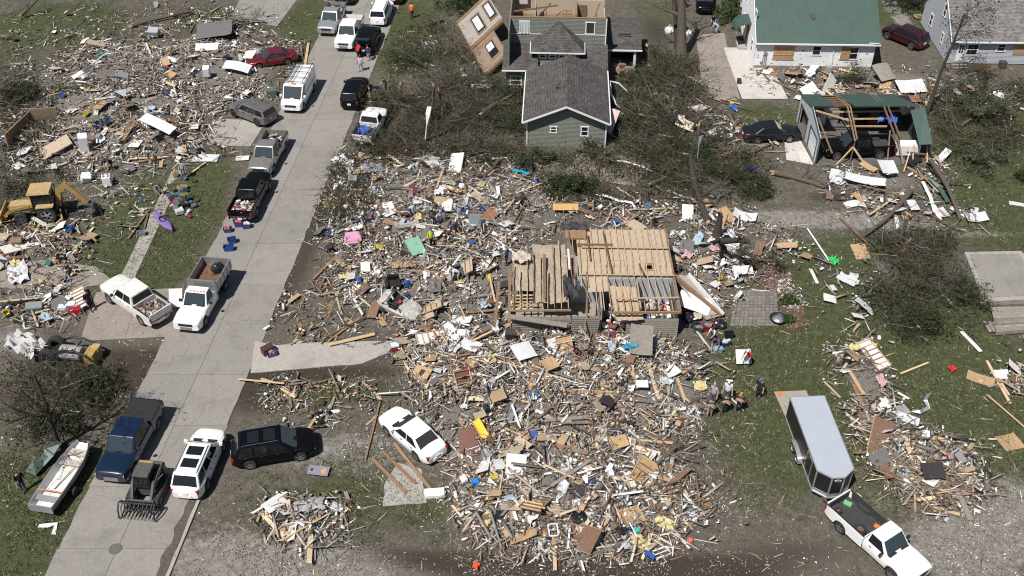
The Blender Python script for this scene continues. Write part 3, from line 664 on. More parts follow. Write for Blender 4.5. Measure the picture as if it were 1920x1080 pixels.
def roof_plane(parent, q, mtl, name='roof', th=.09, ribs=0.0, rib_mat=None):
 "q: eave-left, eave-right, ridge-right, ridge-left (local)"
 A, B, Cc, D = map(Vector, q); n = (B - A).cross(D - A).normalized()
 if n.z < 0: n = -n
 mb = MB(); poly = [A, B, Cc, D]
 mb.add([p - n * th for p in poly] + poly, [(0, 1, 2, 3), (4, 5, 6, 7), (0, 1, 5, 4), (1, 2, 6, 5), (2, 3, 7, 6), (3, 0, 4, 7)])
 o = mb.build(name, mtl, parent); planar_uv(o, (B - A), (D - A) - (B - A).normalized() * (D - A).dot((B - A).normalized()))
 if ribs:
  w_ = (B - A).length; k = int(w_ / ribs); rb = MB()
  for i in range(k + 1):
   t = i / k; rb.bar(A.lerp(B, t) + n * .012, D.lerp(Cc, t) + n * .012, .045, .035, up=n)
  r_ = rb.build('seams', rib_mat or mtl, o); r_['kind'] = 'stuff'
 return o
def siding(parent, x0, x1, z0, z1, y, mtl, course=.15, name='wall', top=None, axis='x', out=-1, depth=.1):
 "lapped boards as a saw-tooth sheet; top(x) may cut the sheet (gables)"
 mb = MB(); n = max(1, round((z1 - z0) / course)); lap = .028 if course < .16 else .06
 P = (lambda a, d, z: (a, y + out * d, z)) if axis == 'x' else (lambda a, d, z: (y + out * d, a, z))
 for i in range(n):
  za, zb_ = z0 + (z1 - z0) * i / n, z0 + (z1 - z0) * (i + 1) / n
  a0, a1 = x0, x1
  if top:
   r_ = top(za), top(zb_)
   q = [P(r_[0][0], lap, za), P(r_[0][1], lap, za), P(r_[1][1], .004, zb_), P(r_[1][0], .004, zb_)]
  else: q = [P(a0, lap, za), P(a1, lap, za), P(a1, .004, zb_), P(a0, .004, zb_)]
  mb.add(q, [(0, 1, 2, 3)])
  mb.add([q[0], q[1], P((r_[0][1] if top else a1), .0, za), P((r_[0][0] if top else a0), .0, za)], [(0, 1, 2, 3)])
 if not top:
  mb.add([P(x0, 0, z0), P(x1, 0, z0), P(x1, 0, z1), P(x0, 0, z1), P(x0, -depth, z0), P(x1, -depth, z0), P(x1, -depth, z1), P(x0, -depth, z1)], [(0, 1, 2, 3), (4, 5, 6, 7), (0, 1, 5, 4), (1, 2, 6, 5), (2, 3, 7, 6), (3, 0, 4, 7)])
 return mb.build(name, mtl, parent)
def window(parent, x0, x1, z0, z1, y, out=-1, axis='x', muntin='h', pane=None, curtain=False, fw=.09, frame=None, name='window'):
 P = (lambda a, d, z: (a, y + out * d, z)) if axis == 'x' else (lambda a, d, z: (y + out * d, a, z))
 D = (lambda w_, h_, t: (w_, t, h_)) if axis == 'x' else (lambda w_, h_, t: (t, w_, h_))
 mb = MB(); cx, cz = (x0 + x1) / 2, (z0 + z1) / 2
 mb.box(P(cx, .045, z0), D(x1 - x0 + fw * 2, fw, .07)); mb.box(P(cx, .045, z1), D(x1 - x0 + fw * 2, fw, .07))
 mb.box(P(x0, .045, cz), D(fw, z1 - z0 - fw, .065)); mb.box(P(x1, .045, cz), D(fw, z1 - z0 - fw, .065))
 if muntin == 'h': mb.box(P(cx, .042, cz), D(x1 - x0 - fw, .05, .05))
 if muntin == '+':
  mb.box(P(cx, .042, cz), D(x1 - x0 - fw, .04, .05)); mb.box(P(cx, .042, cz), D(.04, z1 - z0 - fw, .048))
 o = mb.build(name, frame or TRIM, parent)
 g = MB(); g.box(P(cx, .025, cz), D(x1 - x0 - .02, z1 - z0 - .02, .03)); g.build('pane', pane or GLASS, o)
 if curtain:
  c = MB(); n = 8; xs = [x0 + (x1 - x0) * (.08 + .84 * i / n) for i in range(n + 1)]
  vs = [P(a, .075 + .02 * math.sin(i * 2.1), z1 - .05) for i, a in enumerate(xs)] + [P(a + rnd.uniform(-.03, .03), .10 + .05 * math.sin(i * 1.7), z0 - .05 + rnd.uniform(-.1, .06)) for i, a in enumerate(xs)]
  c.add(vs, [(i, i + 1, n + 2 + i, n + 1 + i) for i in range(n)]); c.build('curtain', CLOTHW, o)
 return o
def board(parent, a, b_, w_, h_, m=WOOD, name='board', up=(0, 0, 1)):
 mb = MB(); mb.bar(a, b_, w_, h_, up); return mb.build(name, m, parent)
def panel(parent, q, th, m, name='panel'):
 mb = MB(); mb.slabquad(*q, th); return mb.build(name, m, parent)

# ---- A: green two-storey house, upper roof torn off
HA = empty('green_house', (1.34, 77.1, 0), R(-2.5), 'sage green two storey house with its upper roof torn off', 'house')
def house_a():
 h = HA
 # front addition
 ridge = 4.2; sl = (ridge - 2.7) / 3.7
 top = lambda z: (0 if z < 2.55 else (z - 2.55) / .45 * .96, 6.6 if z < 2.55 else 6.6 - (z - 2.55) / .45 * .96)
 siding(h, 0, 6.6, 0, 2.55, 0, S_GREEN, .13)
 siding(h, 0, 6.6, 2.55, 4.0, 0, S_GREEN, .13, 'gable', top=lambda z: ((z - 2.55) / 1.5 * 3.3, 6.6 - (z - 2.55) / 1.5 * 3.3))
 siding(h, 0, 9.0, 0, 2.7, 0, S_GREEN, .13, axis='y', out=-1); siding(h, 0, 9.4, 0, 2.7, 6.6, S_GREEN, .13, axis='y', out=1)
 roof_plane(h, [(-.42, -.55, 2.62), (-.42, 8.6, 2.62), (3.25, 8.6, ridge), (3.25, -.55, ridge)], SH_A)
 roof_plane(h, [(6.95, -.55, 2.62), (6.95, 9.0, 2.62), (3.25, 9.0, ridge), (3.25, -.55, ridge)], SH_A)
 for s_ in (-1, 1):
  board(h, (3.25, -.58, ridge - .07), (3.25 + s_ * 3.72, -.58, 2.53), .05, .16, TRIM, 'barge_board')
 board(h, (-.46, -.55, 2.55), (-.46, 8.3, 2.55), .1, .11, TRIM, 'gutter'); board(h, (7.0, -.5, 2.55), (7.0, 8.9, 2.55), .1, .11, TRIM, 'gutter')
 board(h, (-.06, -.06, 0), (-.06, -.06, 2.5), .1, .1, TRIM, 'downspout'); board(h, (6.66, -.06, 0), (6.66, -.06, 2.5), .1, .1, TRIM, 'corner_board')
 window(h, 1.95, 2.45, 1.35, 1.95, 0, pane=DARKIN); window(h, 4.55, 5.15, 1.1, 2.0, 0)
 board(h, (2.3, 2.9, 4.03), (2.7, 3.9, 4.18), .05, .05, BLK, 'fallen_bracket'); board(h, (2.35, 3.05, 3.98), (2.6, 2.95, 4.06), .05, .05, BLK, 'fallen_bracket')
 # lower front rooms and skirt roof
 siding(h, -2.3, 0, 0, 2.4, 9.5, S_GREEN, .13); siding(h, 9.5, 19, 0, 6.0, -2.1, S_GREEN, .13, axis='y', out=-1)
 siding(h, 6.6, 6.85, 0, 2.5, 9.5, S_GREEN, .13)
 window(h, -1.9, -.9, .7, 1.6, 9.5, pane=DARKIN)
 roof_plane(h, [(-2.65, 9.0, 2.42), (.62, 9.0, 2.42), (.62, 12.5, 3.42), (-2.65, 12.5, 3.42)], SH_A)
 roof_plane(h, [(4.2, 8.9, 2.42), (7.05, 8.9, 2.42), (7.05, 12.5, 3.42), (4.2, 12.5, 3.42)], SH_A)
 board(h, (-2.68, 8.98, 2.36), (.6, 8.98, 2.36), .1, .12, TRIM, 'gutter'); board(h, (4.3, 8.86, 2.36), (7.05, 8.86, 2.36), .1, .12, TRIM, 'gutter')
 # bay with four small windows under a hip roof
 siding(h, .5, 4.4, 2.3, 3.6, 10.75, S_GREEN, .13, 'bay_wall'); siding(h, 10.75, 12.5, 2.4, 3.6, .5, S_GREEN, .13, 'bay_wall', axis='y'); siding(h, 10.75, 12.5, 2.4, 3.6, 4.4, S_GREEN, .13, 'bay_wall', axis='y', out=1)
 for k in range(4): window(h, .75 + k * .9, 1.3 + k * .9, 2.85, 3.42, 10.75, pane=DARKIN if k in (1, 2) else GLASS)
 ap = Vector((2.42, 12.35, 5.75)); e = [Vector((-.1, 10.35, 3.58)), Vector((4.88, 10.35, 3.58)), Vector((4.88, 12.6, 3.58)), Vector((-.1, 12.6, 3.58))]
 for nm, (a, b_) in (('f', (e[0], e[1])), ('r', (e[1], e[2])), ('l', (e[3], e[0]))):
  roof_plane(h, [a, b_, ap + Vector((.02, 0, 0)), ap - Vector((.02, 0, 0))], SH_A, 'hip_roof')
 board(h, (-.1, 10.33, 3.52), (4.88, 10.33, 3.52), .08, .12, TRIM, 'gutter'); board(h, (4.9, 10.33, 3.52), (4.9, 12.5, 3.52), .08, .12, TRIM, 'gutter'); board(h, (-.12, 10.33, 3.52), (-.12, 12.5, 3.52), .08, .12, TRIM, 'gutter')
 # upper storey front wall and interior
 siding(h, -2.1, 6.8, 3.3, 5.95, 12.55, S_GREEN, .13, 'upper_wall'); board(h, (-2.15, 12.6, 5.99), (6.85, 12.6, 5.99), .16, .07, WOODB, 'top_plate')
 board(h, (-2.1, 12.5, 4.35), (6.8, 12.5, 4.35), .03, .06, TRIM, 'belt_trim'); board(h, (6.82, 12.48, 3.3), (6.82, 12.48, 5.95), .1, .1, TRIM, 'corner_board')
 window(h, -1.15, -.3, 4.45, 5.6, 12.55, curtain=True, pane=GLASS); window(h, 4.95, 5.75, 4.45, 5.6, 12.55, pane=DARKIN, muntin='')
 mb = MB(); mb.box((2.35, 15.9, 3.25), (8.8, 6.5, .12)); mb.build('upper_floor', WOODB, h)
 mb = MB(); mb.box((2.35, 19.2, 4.6), (8.8, .12, 2.6)); mb.build('back_wall', PLAST, h)
 mb = MB(); mb.box((6.75, 16, 4.1), (.1, 6.4, 1.7)); mb.build('side_wall', PLAST, h)
 mb = MB(); mb.box((4.1, 16.2, 4.4), (.1, 3.5, 2.2)); mb.build('partition', PLASTT, h)
 mb = MB(); mb.box((.2, 16.0, 4.4), (.1, 4.4, 2.2)); mb.build('partition', PLASTP, h)
 mb = MB(); mb.box((5.4, 17.2, 4.5), (2.6, .08, 2.3)); mb.build('partition', PLAST, h)
 mb = MB(); mb.box((4.65, 17.1, 4.25), (.8, .08, 1.9)); mb.build('door', WOODB, h)
 for i in range(8): board(h, (2.7, 14.6 + i * .27, 3.5 + i * .2), (3.7, 14.6 + i * .27, 3.5 + i * .2), .28, .05, WOODB, 'stair_tread')
 for i in range(9): board(h, (-1.6 + i * .95, 13.4 + (i % 3) * .9, 3.3), (-1.6 + i * .95, 13.4 + (i % 3) * .9, 5.2 + (i % 4) * .35), .09, .09, WOODB, 'stud')
 for a, b_ in [((-1.2, 13.5, 3.6), (1.6, 16.5, 5.6)), ((.3, 14, 4), (2.6, 14.6, 5.6)), ((5, 13.5, 3.5), (6.2, 16, 5.9)), ((-1.8, 15, 5.4), (2.3, 15.4, 5.9))]: board(h, a, b_, .1, .14, WOODB, 'fallen_rafter')
 window(h, -1.5, -.6, 4.4, 5.6, 18.9, frame=WOODB, pane=CLOTHW)
 # side porch with its own roof
 roof_plane(h, [(6.95, 13.5, 2.42), (10.35, 13.5, 2.42), (10.45, 19.3, 3.0), (6.95, 19.3, 3.0)], SH_A)
 board(h, (6.9, 13.46, 2.36), (10.4, 13.46, 2.36), .08, .14, TRIM, 'gutter'); board(h, (9.75, 13.75, 0), (9.75, 13.75, 2.4), .22, .22, TRIM, 'porch_post'); board(h, (7.3, 13.75, 2.2), (9.7, 13.75, 2.2), .1, .3, S_GREEN, 'porch_beam')
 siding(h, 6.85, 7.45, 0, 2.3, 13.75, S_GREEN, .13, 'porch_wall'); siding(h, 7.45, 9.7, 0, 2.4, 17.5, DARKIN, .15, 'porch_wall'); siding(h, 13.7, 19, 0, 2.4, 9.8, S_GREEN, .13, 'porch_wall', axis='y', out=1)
 mb = MB(); mb.box((8.6, 14.9, .12), (2.6, 2.8, .24)); mb.build('porch_floor', WOODG, h)
 for k in range(2): board(h, (8.2, 15.9 + k * .35, 2.76 + k * .035), (9.4, 15.8 + k * .35, 2.75 + k * .035), .16, .03, mat('dark_shingle_strip', (.06, .06, .07), .9), 'loose_shingles')
 mb = MB(); mb.box((2.3, 15.8, 1.6), (8.7, 6.5, 3.1)); mb.build('lower_core', S_GREEN, h)
 mb = MB(); mb.box((2.4, 11, 1.15), (8.6, 3, 2.25)); mb.build('front_core', S_GREEN, h)
 mb = MB(); mb.box((3.3, 4.5, 1.25), (6.45, 8.7, 2.4)); mb.build('addition_core', S_GREEN, h)
house_a()
# twisted gutter metal hanging beside the addition
def strip(name, pts, w_, m, label, cat, th=.012, up=(0, 0, 1), group=None):
 mb = MB(); pts = [Vector(p) for p in pts]; n = len(pts); o_ = pts[0].copy()
 for i in range(n):
  t = (pts[min(i + 1, n - 1)] - pts[max(i - 1, 0)]).normalized(); s_ = t.cross(Vector(up)); s_ = s_.normalized() if s_.length > 1e-3 else Vector((1, 0, 0))
  tw = math.sin(i * 1.3) * .6; s_ = (Matrix.Rotation(tw, 3, t) @ s_) * w_ / 2; u = s_.cross(t).normalized() * th
  for q in (pts[i] - s_ - u, pts[i] + s_ - u, pts[i] + s_ + u, pts[i] - s_ + u): mb.v.append(tuple(q - o_))
 mb.f += [(i * 4 + j, i * 4 + (j + 1) % 4, i * 4 + 4 + (j + 1) % 4, i * 4 + 4 + j) for i in range(n - 1) for j in range(4)] + [(0, 1, 2, 3), (n * 4 - 1, n * 4 - 2, n * 4 - 3, n * 4 - 4)]; mb.mi += [0] * len(mb.f)
 o = mb.build(name, m, None, loc=o_); return tag(o, label, cat, group)
def pz(L): return [G(*p) for p in L]
strip('bent_gutter', pz([(1143, 152, 2.3), (1160, 156, 1.8), (1175, 170, 1.0), (1181, 181, .3)]), .22, TRIM, 'upper curl of torn white gutter beside the sage addition', 'gutter')
strip('bent_gutter', pz([(1143, 155, 2.2), (1145, 175, 1.6), (1155, 195, .8), (1166, 205, .3)]), .2, TRIM, 'lower curl of torn white gutter beside the sage addition', 'gutter')
panel_o = None
# blown-off interior wall with two curtained windows, leaning beside the green house
def blown_wall():
 P0, P1, P2, P3 = G(911, 138, .25), G(950, 101, 1.4), G(968, -22, 2.6), G(862, 50, .5)
 P2 = P1 + (P3 - P0)          # keep it a flat parallelogram
 r = empty('blown_out_wall', P0, 0, 'tan and cream interior wall with two curtained windows, torn off', 'wall')
 u, v = P1 - P0, P3 - P0; n = u.cross(v).normalized()
 if n.z < 0: n = -n
 Q = lambda a, b_, d=0: u * a + v * b_ + n * d
 def pan(nm, a0, a1, b0, b1, m, d0=0, d1=.1, par=r):
  mb = MB(); mb.add([Q(a, b_, d) for d in (d0, d1) for a, b_ in ((a0, b0), (a1, b0), (a1, b1), (a0, b1))], [(3, 2, 1, 0), (4, 5, 6, 7), (0, 1, 5, 4), (1, 2, 6, 5), (2, 3, 7, 6), (3, 0, 4, 7)]); return mb.build(nm, m, par)
 pan('lower_panel', 0, 1, 0, .47, PLASTT); pan('upper_panel', 0, 1.55, .53, 1.05, PLASTP); pan('floor_plate', -.02, 1.5, .47, .53, WOODB, -.05, .2)
 pan('edge_stud', -.05, 0, 0, 1.05, WOODB, -.1, .14); pan('edge_stud', 0, 1.55, 1.05, 1.1, WOODB, -.1, .14); pan('edge_stud', 0, 1, -.04, 0, WOODB, -.1, .14); pan('edge_stud', 1, 1.04, 0, .47, WOODB, -.1, .14); pan('cornice', 0, 1, .38, .45, WOODB, .1, .13)
 for b0, b1, a0, a1 in ((.1, .36, .45, .8), (.62, .92, .5, .85), (.66, .96, 1.15, 1.45)):
  w_ = pan('window', a0 - .05, a1 + .05, b0 - .03, b1 + .03, WOODB, .1, .15); pan('pane', a0, a1, b0, b1, GLASS, .15, .155, w_); pan('curtain', a0 + .03, a1 - .05, b0 + (b1 - b0) * .45 if b0 < .2 else b0 + .03, b1 - .02, CLOTHW, .16, .18, w_)
blown_wall()

# ---- C: white house with green metal roof
GREENM = mat('green_metal_roof', (.055, .095, .08), .5, .1, noise=.12, scale=1.2)
HC = empty('white_house', (23.3, 91.25, 0), R(-1.7), 'white clapboard house under a green ribbed metal roof', 'house')
def on_wall(h, px, py, y_local=0.0):
 "point of a front wall (its own plane) behind a grid point -> local x, z"
 o = Vector((0, 0, CH)); u = (px - 960) / F; v = (py - 540) / F
 d = Vector((u, math.cos(TH) - v * math.sin(TH), -math.sin(TH) - v * math.cos(TH)))
 M = Matrix.Translation(h.location) @ Matrix.Rotation(h.rotation_euler.z, 4, 'Z'); Mi = M.inverted()
 o2 = Mi @ o; d2 = Mi.to_3x3() @ d; t = (y_local - o2.y) / d2.y; p = o2 + d2 * t; return p.x, p.z
def house_c():
 h = HC; Wd = 11.3
 siding(h, 0, Wd, .1, 2.85, 0, S_WHITE, .11); mb = MB(); mb.box((Wd / 2, .1, .05), (Wd - .1, .4, .5)); mb.build('foundation', CONC_B, h)
 # side gable seen from the left
 siding(h, 0, 10.6, .1, 2.85, 0, S_WHITE, .11, axis='y', out=-1)
 siding(h, 0, 10.6, 2.85, 6.6, 0, S_WHITE, .11, 'gable', axis='y', out=-1, top=lambda z: ((z - 2.85) / 3.75 * 5.3, 10.6 - (z - 2.85) / 3.75 * 5.2))
 siding(h, 0, 10.6, .1, 2.85, Wd, S_WHITE, .11, axis='y', out=1)
 roof_plane(h, [(-.12, -.35, 2.8), (Wd + .3, -.35, 2.8), (Wd + .3, 5.3, 6.75), (-.12, 5.3, 6.75)], GREENM, ribs=.3)
 roof_plane(h, [(-.12, 10.95, 2.8), (Wd + .3, 10.95, 2.8), (Wd + .3, 5.3, 6.75), (-.12, 5.3, 6.75)], GREENM)
 board(h, (-.15, -.4, 2.72), (Wd + .3, -.4, 2.72), .12, .13, TRIM, 'gutter'); board(h, (-.14, -.35, 2.74), (-.14, 5.3, 6.69), .06, .16, TRIM, 'barge_board')
 board(h, (Wd + .1, -.45, 2.95), (Wd - .8, -.3, 2.9), .1, .04, TRIM, 'loose_trim')
 def W(px, py): return on_wall(h, px, py)
 (a, z1), (b_, z0) = W(1453, 83), W(1486, 112); 
 mb = MB(); mb.box(((a + b_) / 2, -.06, (z0 + z1) / 2), (b_ - a, .04, z1 - z0), rot3(0, R(2), 0)); mb.build('window_boarding', PLY, h)
 mb = MB(); mb.box(((a + b_) / 2, -.1, (z0 + z1) / 2 - .25), ((b_ - a) * .96, .03, .05)); mb.build('board_batten', WOOD, h)
 (a, z1), (b_, z0) = W(1525, 86), W(1537, 103); window(h, a, b_, z0, z1, 0)
 (a, z1), (b_, z0) = W(1579, 88), W(1606, 111); window(h, a, b_, z0, z1, 0, muntin='+'); mb = MB(); mb.box((a + (b_ - a) * .26, -.1, (z0 + z1) / 2), ((b_ - a) * .55, .03, z1 - z0)); mb.build('window_boarding', PLY, h)
 (a, z1), (b_, z0) = W(1565, 79), W(1558, 126); board(h, (a, -.08, 2.7), (b_, -.08, .15), .09, .07, TRIM, 'downspout')
 (a, z1) = W(1435, 98); mb = MB(); mb.box((a, -.1, z1), (.28, .16, .32)); mb.build('electric_meter', GALV, h)
 for d in (-.14, 0, .14): board(h, (a + d, -.09, z1 - .1), (a + d * 1.3, -.09, .1), .05, .05, GALV, 'conduit')
 holes = mat('torn_hole', (.07, .06, .055), .9)
 for k in range(46):   # gashes where debris struck the boards
  x, z = rnd.uniform(.2, Wd - .2), rnd.uniform(.3, 2.6); mb = MB(); s_ = rnd.uniform(.04, .13); mb.box((x, -.03, z), (s_ * 1.6, .02, s_ * .7), rot3(0, rnd.uniform(-.6, .6), 0)); mb.build('gash', holes, h)
 mb = MB(); mb.add([(5.0, 2.2, 4.63), (5.5, 2.15, 4.62), (5.65, 1.75, 4.33), (5.35, 1.6, 4.24), (5.1, 1.85, 4.4)], [(0, 1, 2, 3, 4)]); mb.v = [(x + .02, y, z + .03) for x, y, z in mb.v]; mb.build('roof_gash', holes, h)
 window(h, 1.6, 2.4, 3.6, 5.0, 0, axis='y', pane=GLASS, muntin='h'); window(h, 1.4, 2.2, .8, 2.1, 0, axis='y'); window(h, 6.6, 7.4, .9, 2.2, 0, axis='y'); window(h, 7.0, 7.8, 3.4, 4.6, 0, axis='y')
 # arched green awning over the side door
 mb = MB(); n = 8; P = []
 for i in range(n + 1):
  t = math.pi * .5 * i / n; P.append((-1.5 * math.sin(t) * 1.0, 2.15 + .85 * math.cos(t)))
 mb.loft([[(x, y, z) for (x, z) in P] + [(x * .97, y, z - .05) for (x, z) in P[::-1]] for y in (3.4, 5.6)]); mb.build('awning', GREENM, h)
 mb = MB(); mb.box((-.06, 4.5, 1.1), (.08, 1.0, 2.1)); mb.build('side_door', WOODB, h)
 mb = MB(); mb.box((-.5, 4.5, .1), (.9, 1.6, .3)); mb.build('door_step', CONC_W, h)
 mb = MB(); mb.box((Wd / 2, 5.3, 1.4), (Wd - .2, 10.3, 2.7)); mb.build('core', S_WHITE, h)
house_c()
# ---- D: blue-grey house
HD = empty('grey_house', (42.3, 92.1, 0), R(-1.5), 'pale blue grey house with shingle roof and white front door', 'house')
def house_d():
 h = HD; Wd = 14
 siding(h, 0, Wd, .1, 2.6, 0, S_BLUE, .13); siding(h, 0, 9, .1, 2.6, 0, S_BLUE, .13, axis='y', out=-1)
 siding(h, 0, 9, 2.6, 5.9, 0, S_BLUE, .13, 'gable', axis='y', out=-1, top=lambda z: ((z - 2.6) / 3.35 * 4.5, 9 - (z - 2.6) / 3.35 * 4.5))
 roof_plane(h, [(-.2, -.35, 2.52), (Wd, -.35, 2.52), (Wd, 4.5, 6.0), (-.2, 4.5, 6.0)], SH_D); roof_plane(h, [(-.2, 9.35, 2.52), (Wd, 9.35, 2.52), (Wd, 4.5, 6.0), (-.2, 4.5, 6.0)], SH_D)
 board(h, (-.2, -.4, 2.46), (Wd, -.4, 2.46), .12, .12, TRIM, 'gutter'); board(h, (-.22, -.35, 2.46), (-.22, 4.5, 5.94), .06, .16, TRIM, 'barge_board'); board(h, (-.05, -.05, .1), (-.05, -.05, 2.5), .1, .1, TRIM, 'corner_board')
 def W(px, py): return on_wall(h, px, py)
 (a, z1), (b_, z0) = W(1794, 80), W(1803, 113)
 a, b_ = W(1790, 112)[0], W(1802, 112)[0]
 mb = MB(); mb.box(((a + b_) / 2, -.05, 1.2), (b_ - a, .08, 2.1)); dr = mb.build('door', TRIM, h)
 for i in range(2):
  for k in range(3): mb = MB(); mb.box((a + (b_ - a) * (.3 + .4 * i), -.1, 1.35 + k * .27), ((b_ - a) * .28, .02, .22)); mb.build('pane', GLASS, dr)
 mb = MB(); mb.box(((a + b_) / 2 + .25, -.12, 1.05), (.06, .05, .06)); mb.build('handle', CHROME, dr)
 for p in ((1816, 82, 1830, 103), (1872, 82, 1883, 96)):
  (a, z1), (b_, z0) = W(p[0], p[1]), W(p[2], p[3]); window(h, min(a, b_), max(a, b_), z0, z1, 0, pane=DARKIN if p[0] > 1850 else GLASS)
 (a, z1), (b_, z0) = W(1905, 80), W(1925, 102); mb = MB(); mb.box(((a + b_) / 2, -.06, (z0 + z1) / 2), (b_ - a, .04, z1 - z0)); mb.build('window_boarding', PLY, h)
 for i in range(3): mb = MB(); mb.box((.95, -.35 - i * .32, .42 - i * .16), (1.5, .3, .08)); mb.build('door_step', WOODG, h)
 window(h, 3.2, 3.9, 3.3, 4.5, 0, axis='y'); window(h, 2.3, 2.8, 1.0, 2.0, 0, axis='y'); window(h, 6, 6.7, 1.0, 2.2, 0, axis='y', pane=DARKIN)
 mb = MB(); mb.box((Wd / 2, 4.5, 1.3), (Wd - .2, 8.7, 2.4)); mb.build('core', S_BLUE, h)
house_d()
# ---- E: garage with most of its roof gone
HE = empty('torn_garage', (25.45, 74.0, 0), R(0), 'pale metal garage with most of its green roof ripped away', 'garage')
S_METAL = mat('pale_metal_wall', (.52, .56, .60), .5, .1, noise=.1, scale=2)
def garage():
 h = HE; Wd, Dp = 9.3, 7.2; rg = Dp / 2
 mb = MB(); mb.box((Wd / 2, Dp / 2 - .1, .04), (Wd + .3, Dp + .2, .14)); mb.build('floor_slab', mat('shaded_floor', (.10, .092, .083), .8, noise=.4, scale=2), h)  # slab colour darkened to carry the gloom of the interior
 # end wall with two door openings, slightly leaning
 w_ = MB(); sec = lambda y0, y1, z0, z1: w_.box((0, (y0 + y1) / 2, (z0 + z1) / 2), (.1, y1 - y0, z1 - z0))
 sec(0, .5, .1, 2.6); sec(2.9, 3.9, .1, 2.6); sec(6.5, 7.2, .1, 2.6); sec(.5, 2.9, 2.1, 2.6); sec(3.9, 6.5, 2.1, 2.6)
 w_.add([(-.05, 0, 2.6), (-.05, 7.2, 2.6), (-.05, rg, 3.5), (.05, 0, 2.6), (.05, 7.2, 2.6), (.05, rg, 3.5)], [(0, 1, 2), (3, 4, 5), (0, 2, 5, 3), (1, 2, 5, 4), (0, 1, 4, 3)]); w_.build('end_wall', S_METAL, h)
 mb = MB(); mb.box((.03, 1.7, 1.05), (.05, 2.3, 1.95)); d1 = mb.build('garage_door', TRIM, h)
 for k in range(3): mb = MB(); mb.box((-.01, 1.7, .55 + k * .5), (.03, 2.3, .03)); mb.build('door_groove', GALV, d1)
 for y0, y1 in ((.5, 2.9), (3.9, 6.5)):
  for yy in (y0, y1): board(h, (-.07, yy, .1), (-.07, yy, 2.15), .1, .06, GREENM, 'door_trim')
  board(h, (-.07, y0, 2.12), (-.07, y1, 2.12), .06, .1, GREENM, 'door_trim')
 board(h, (-.08, -.05, 2.62), (-.08, rg, 3.55), .08, .12, GREENM, 'barge_trim'); board(h, (-.08, 7.25, 2.62), (-.08, rg, 3.55), .08, .12, GREENM, 'barge_trim'); board(h, (-.03, -.05, .1), (-.03, -.05, 2.6), .1, .1, GREENM, 'corner_trim')
 mb = MB(); mb.box((Wd / 2, Dp - .05, 1.35), (Wd, .08, 2.5)); mb.build('back_wall', mat('shaded_metal_wall', (.05, .052, .056), .6, noise=.2), h)  # interior shade put into the wall colour, near-black version of the pale metal
 mb = MB(); mb.box((Wd, 4.6, 1.35), (.08, 5.2, 2.5)); mb.build('far_wall', MATS['shaded_metal_wall'], h)
 RR = lambda x0, x1, y0, y1: [(x0, y0, 2.62 + (Dp - y0) / rg * .95 if y0 > rg else 2.62 + y0 / rg * .95), (x1, y0, 2.62 + (Dp - y0) / rg * .95 if y0 > rg else 2.62 + y0 / rg * .95), (x1, y1, 2.62 + .95), (x0, y1, 2.62 + .95)]
 roof_plane(h, [(-.15, Dp + .2, 2.58), (1.5, Dp + .2, 2.58), (1.75, rg, 3.57), (-.15, rg, 3.57)], GREENM, ribs=.3, th=.03); roof_plane(h, [(2.9, Dp + .2, 2.58), (8.0, Dp + .2, 2.58), (8.95, rg, 3.57), (3.5, rg, 3.57)], GREENM, ribs=.3, th=.03)
 roof_plane(h, [(8.35, .1, 1.9), (9.3, -.1, 2.1), (9.35, rg - .1, 3.6), (8.2, rg - .4, 3.35)], GREENM, 'hanging_roof', ribs=.3, th=.03)
 for k in range(6): board(h, (1.5, Dp - .1 - k * .62, 2.6 + k * .165), (3.3, Dp - .1 - k * .62, 2.6 + k * .165), .09, .05, WOODB, 'purlin')
 for x in (2.9, 3.15, 6.0, 6.35):
  board(h, (x, rg, 3.5), (x + rnd.uniform(-.1, .5), .3, 2.2 + rnd.uniform(-.6, .4)), .08, .16, WOODB, 'rafter'); board(h, (x, rg, 3.48), (x, Dp, 2.6), .08, .14, WOODB, 'rafter')
 for (a, b_) in [((.1, 5.6, 2.3), (8.9, 5.7, 2.35)), ((.2, 4.8, 2.25), (8.7, 5.0, 2.3)), ((2.7, 3.6, 2.3), (6.2, 3.5, 2.4)), ((2.8, 2.6, 2.2), (6.2, 2.4, 2.3)), ((6, 5.4, 2.5), (9, 5.6, 2.4))]: board(h, a, b_, .06, .14, WOOD, 'tie_beam')
 for (a, b_) in [((.2, 3.3, 3.3), (3.3, 2.9, 2.5)), ((.3, 2.6, 3.0), (1.3, .2, 1.0)), ((3.1, .5, 2.2), (3.0, .3, .2)), ((3.0, .4, 1.5), (1.7, -.3, .2)), ((3.0, .4, 1.5), (4.1, -.2, .2)), ((6.6, 1.5, 2.8), (7.3, -.2, .2)), ((6.2, 1.6, 2.4), (6.1, .2, .1)), ((9.3, 3.4, 3.4), (9.6, .9, 1.2)), ((9.5, 1.4, 1.6), (9.3, -.2, .1)), ((7.6, .4, 1.0), (9.2, .2, .9)), ((7.9, -.6, .3), (8.3, 1.0, 1.4)), ((7.0, -1.4, .2), (7.9, .5, 1.5))]:
  board(h, a, b_, .09, .13, WOOD if rnd.random() < .5 else WOODB, 'broken_stud')
 mb = MB(); mb.box((8.0, 1.5, .75), (1.9, 1.0, .9)); mb.build('workbench', TRIM, h)
 for x, zz in ((.8, 1.2), (1.9, .8), (3.0, 1.4), (4.6, 1.0), (6.6, 1.3), (8.3, 1.5)): mb = MB(); mb.box((x, Dp - .5, zz / 2 + .1), (.8, .6, zz)); mb.build('shelf_unit', rnd.choice([WOODB, GALV, BLK, TRIM]), h)
garage()
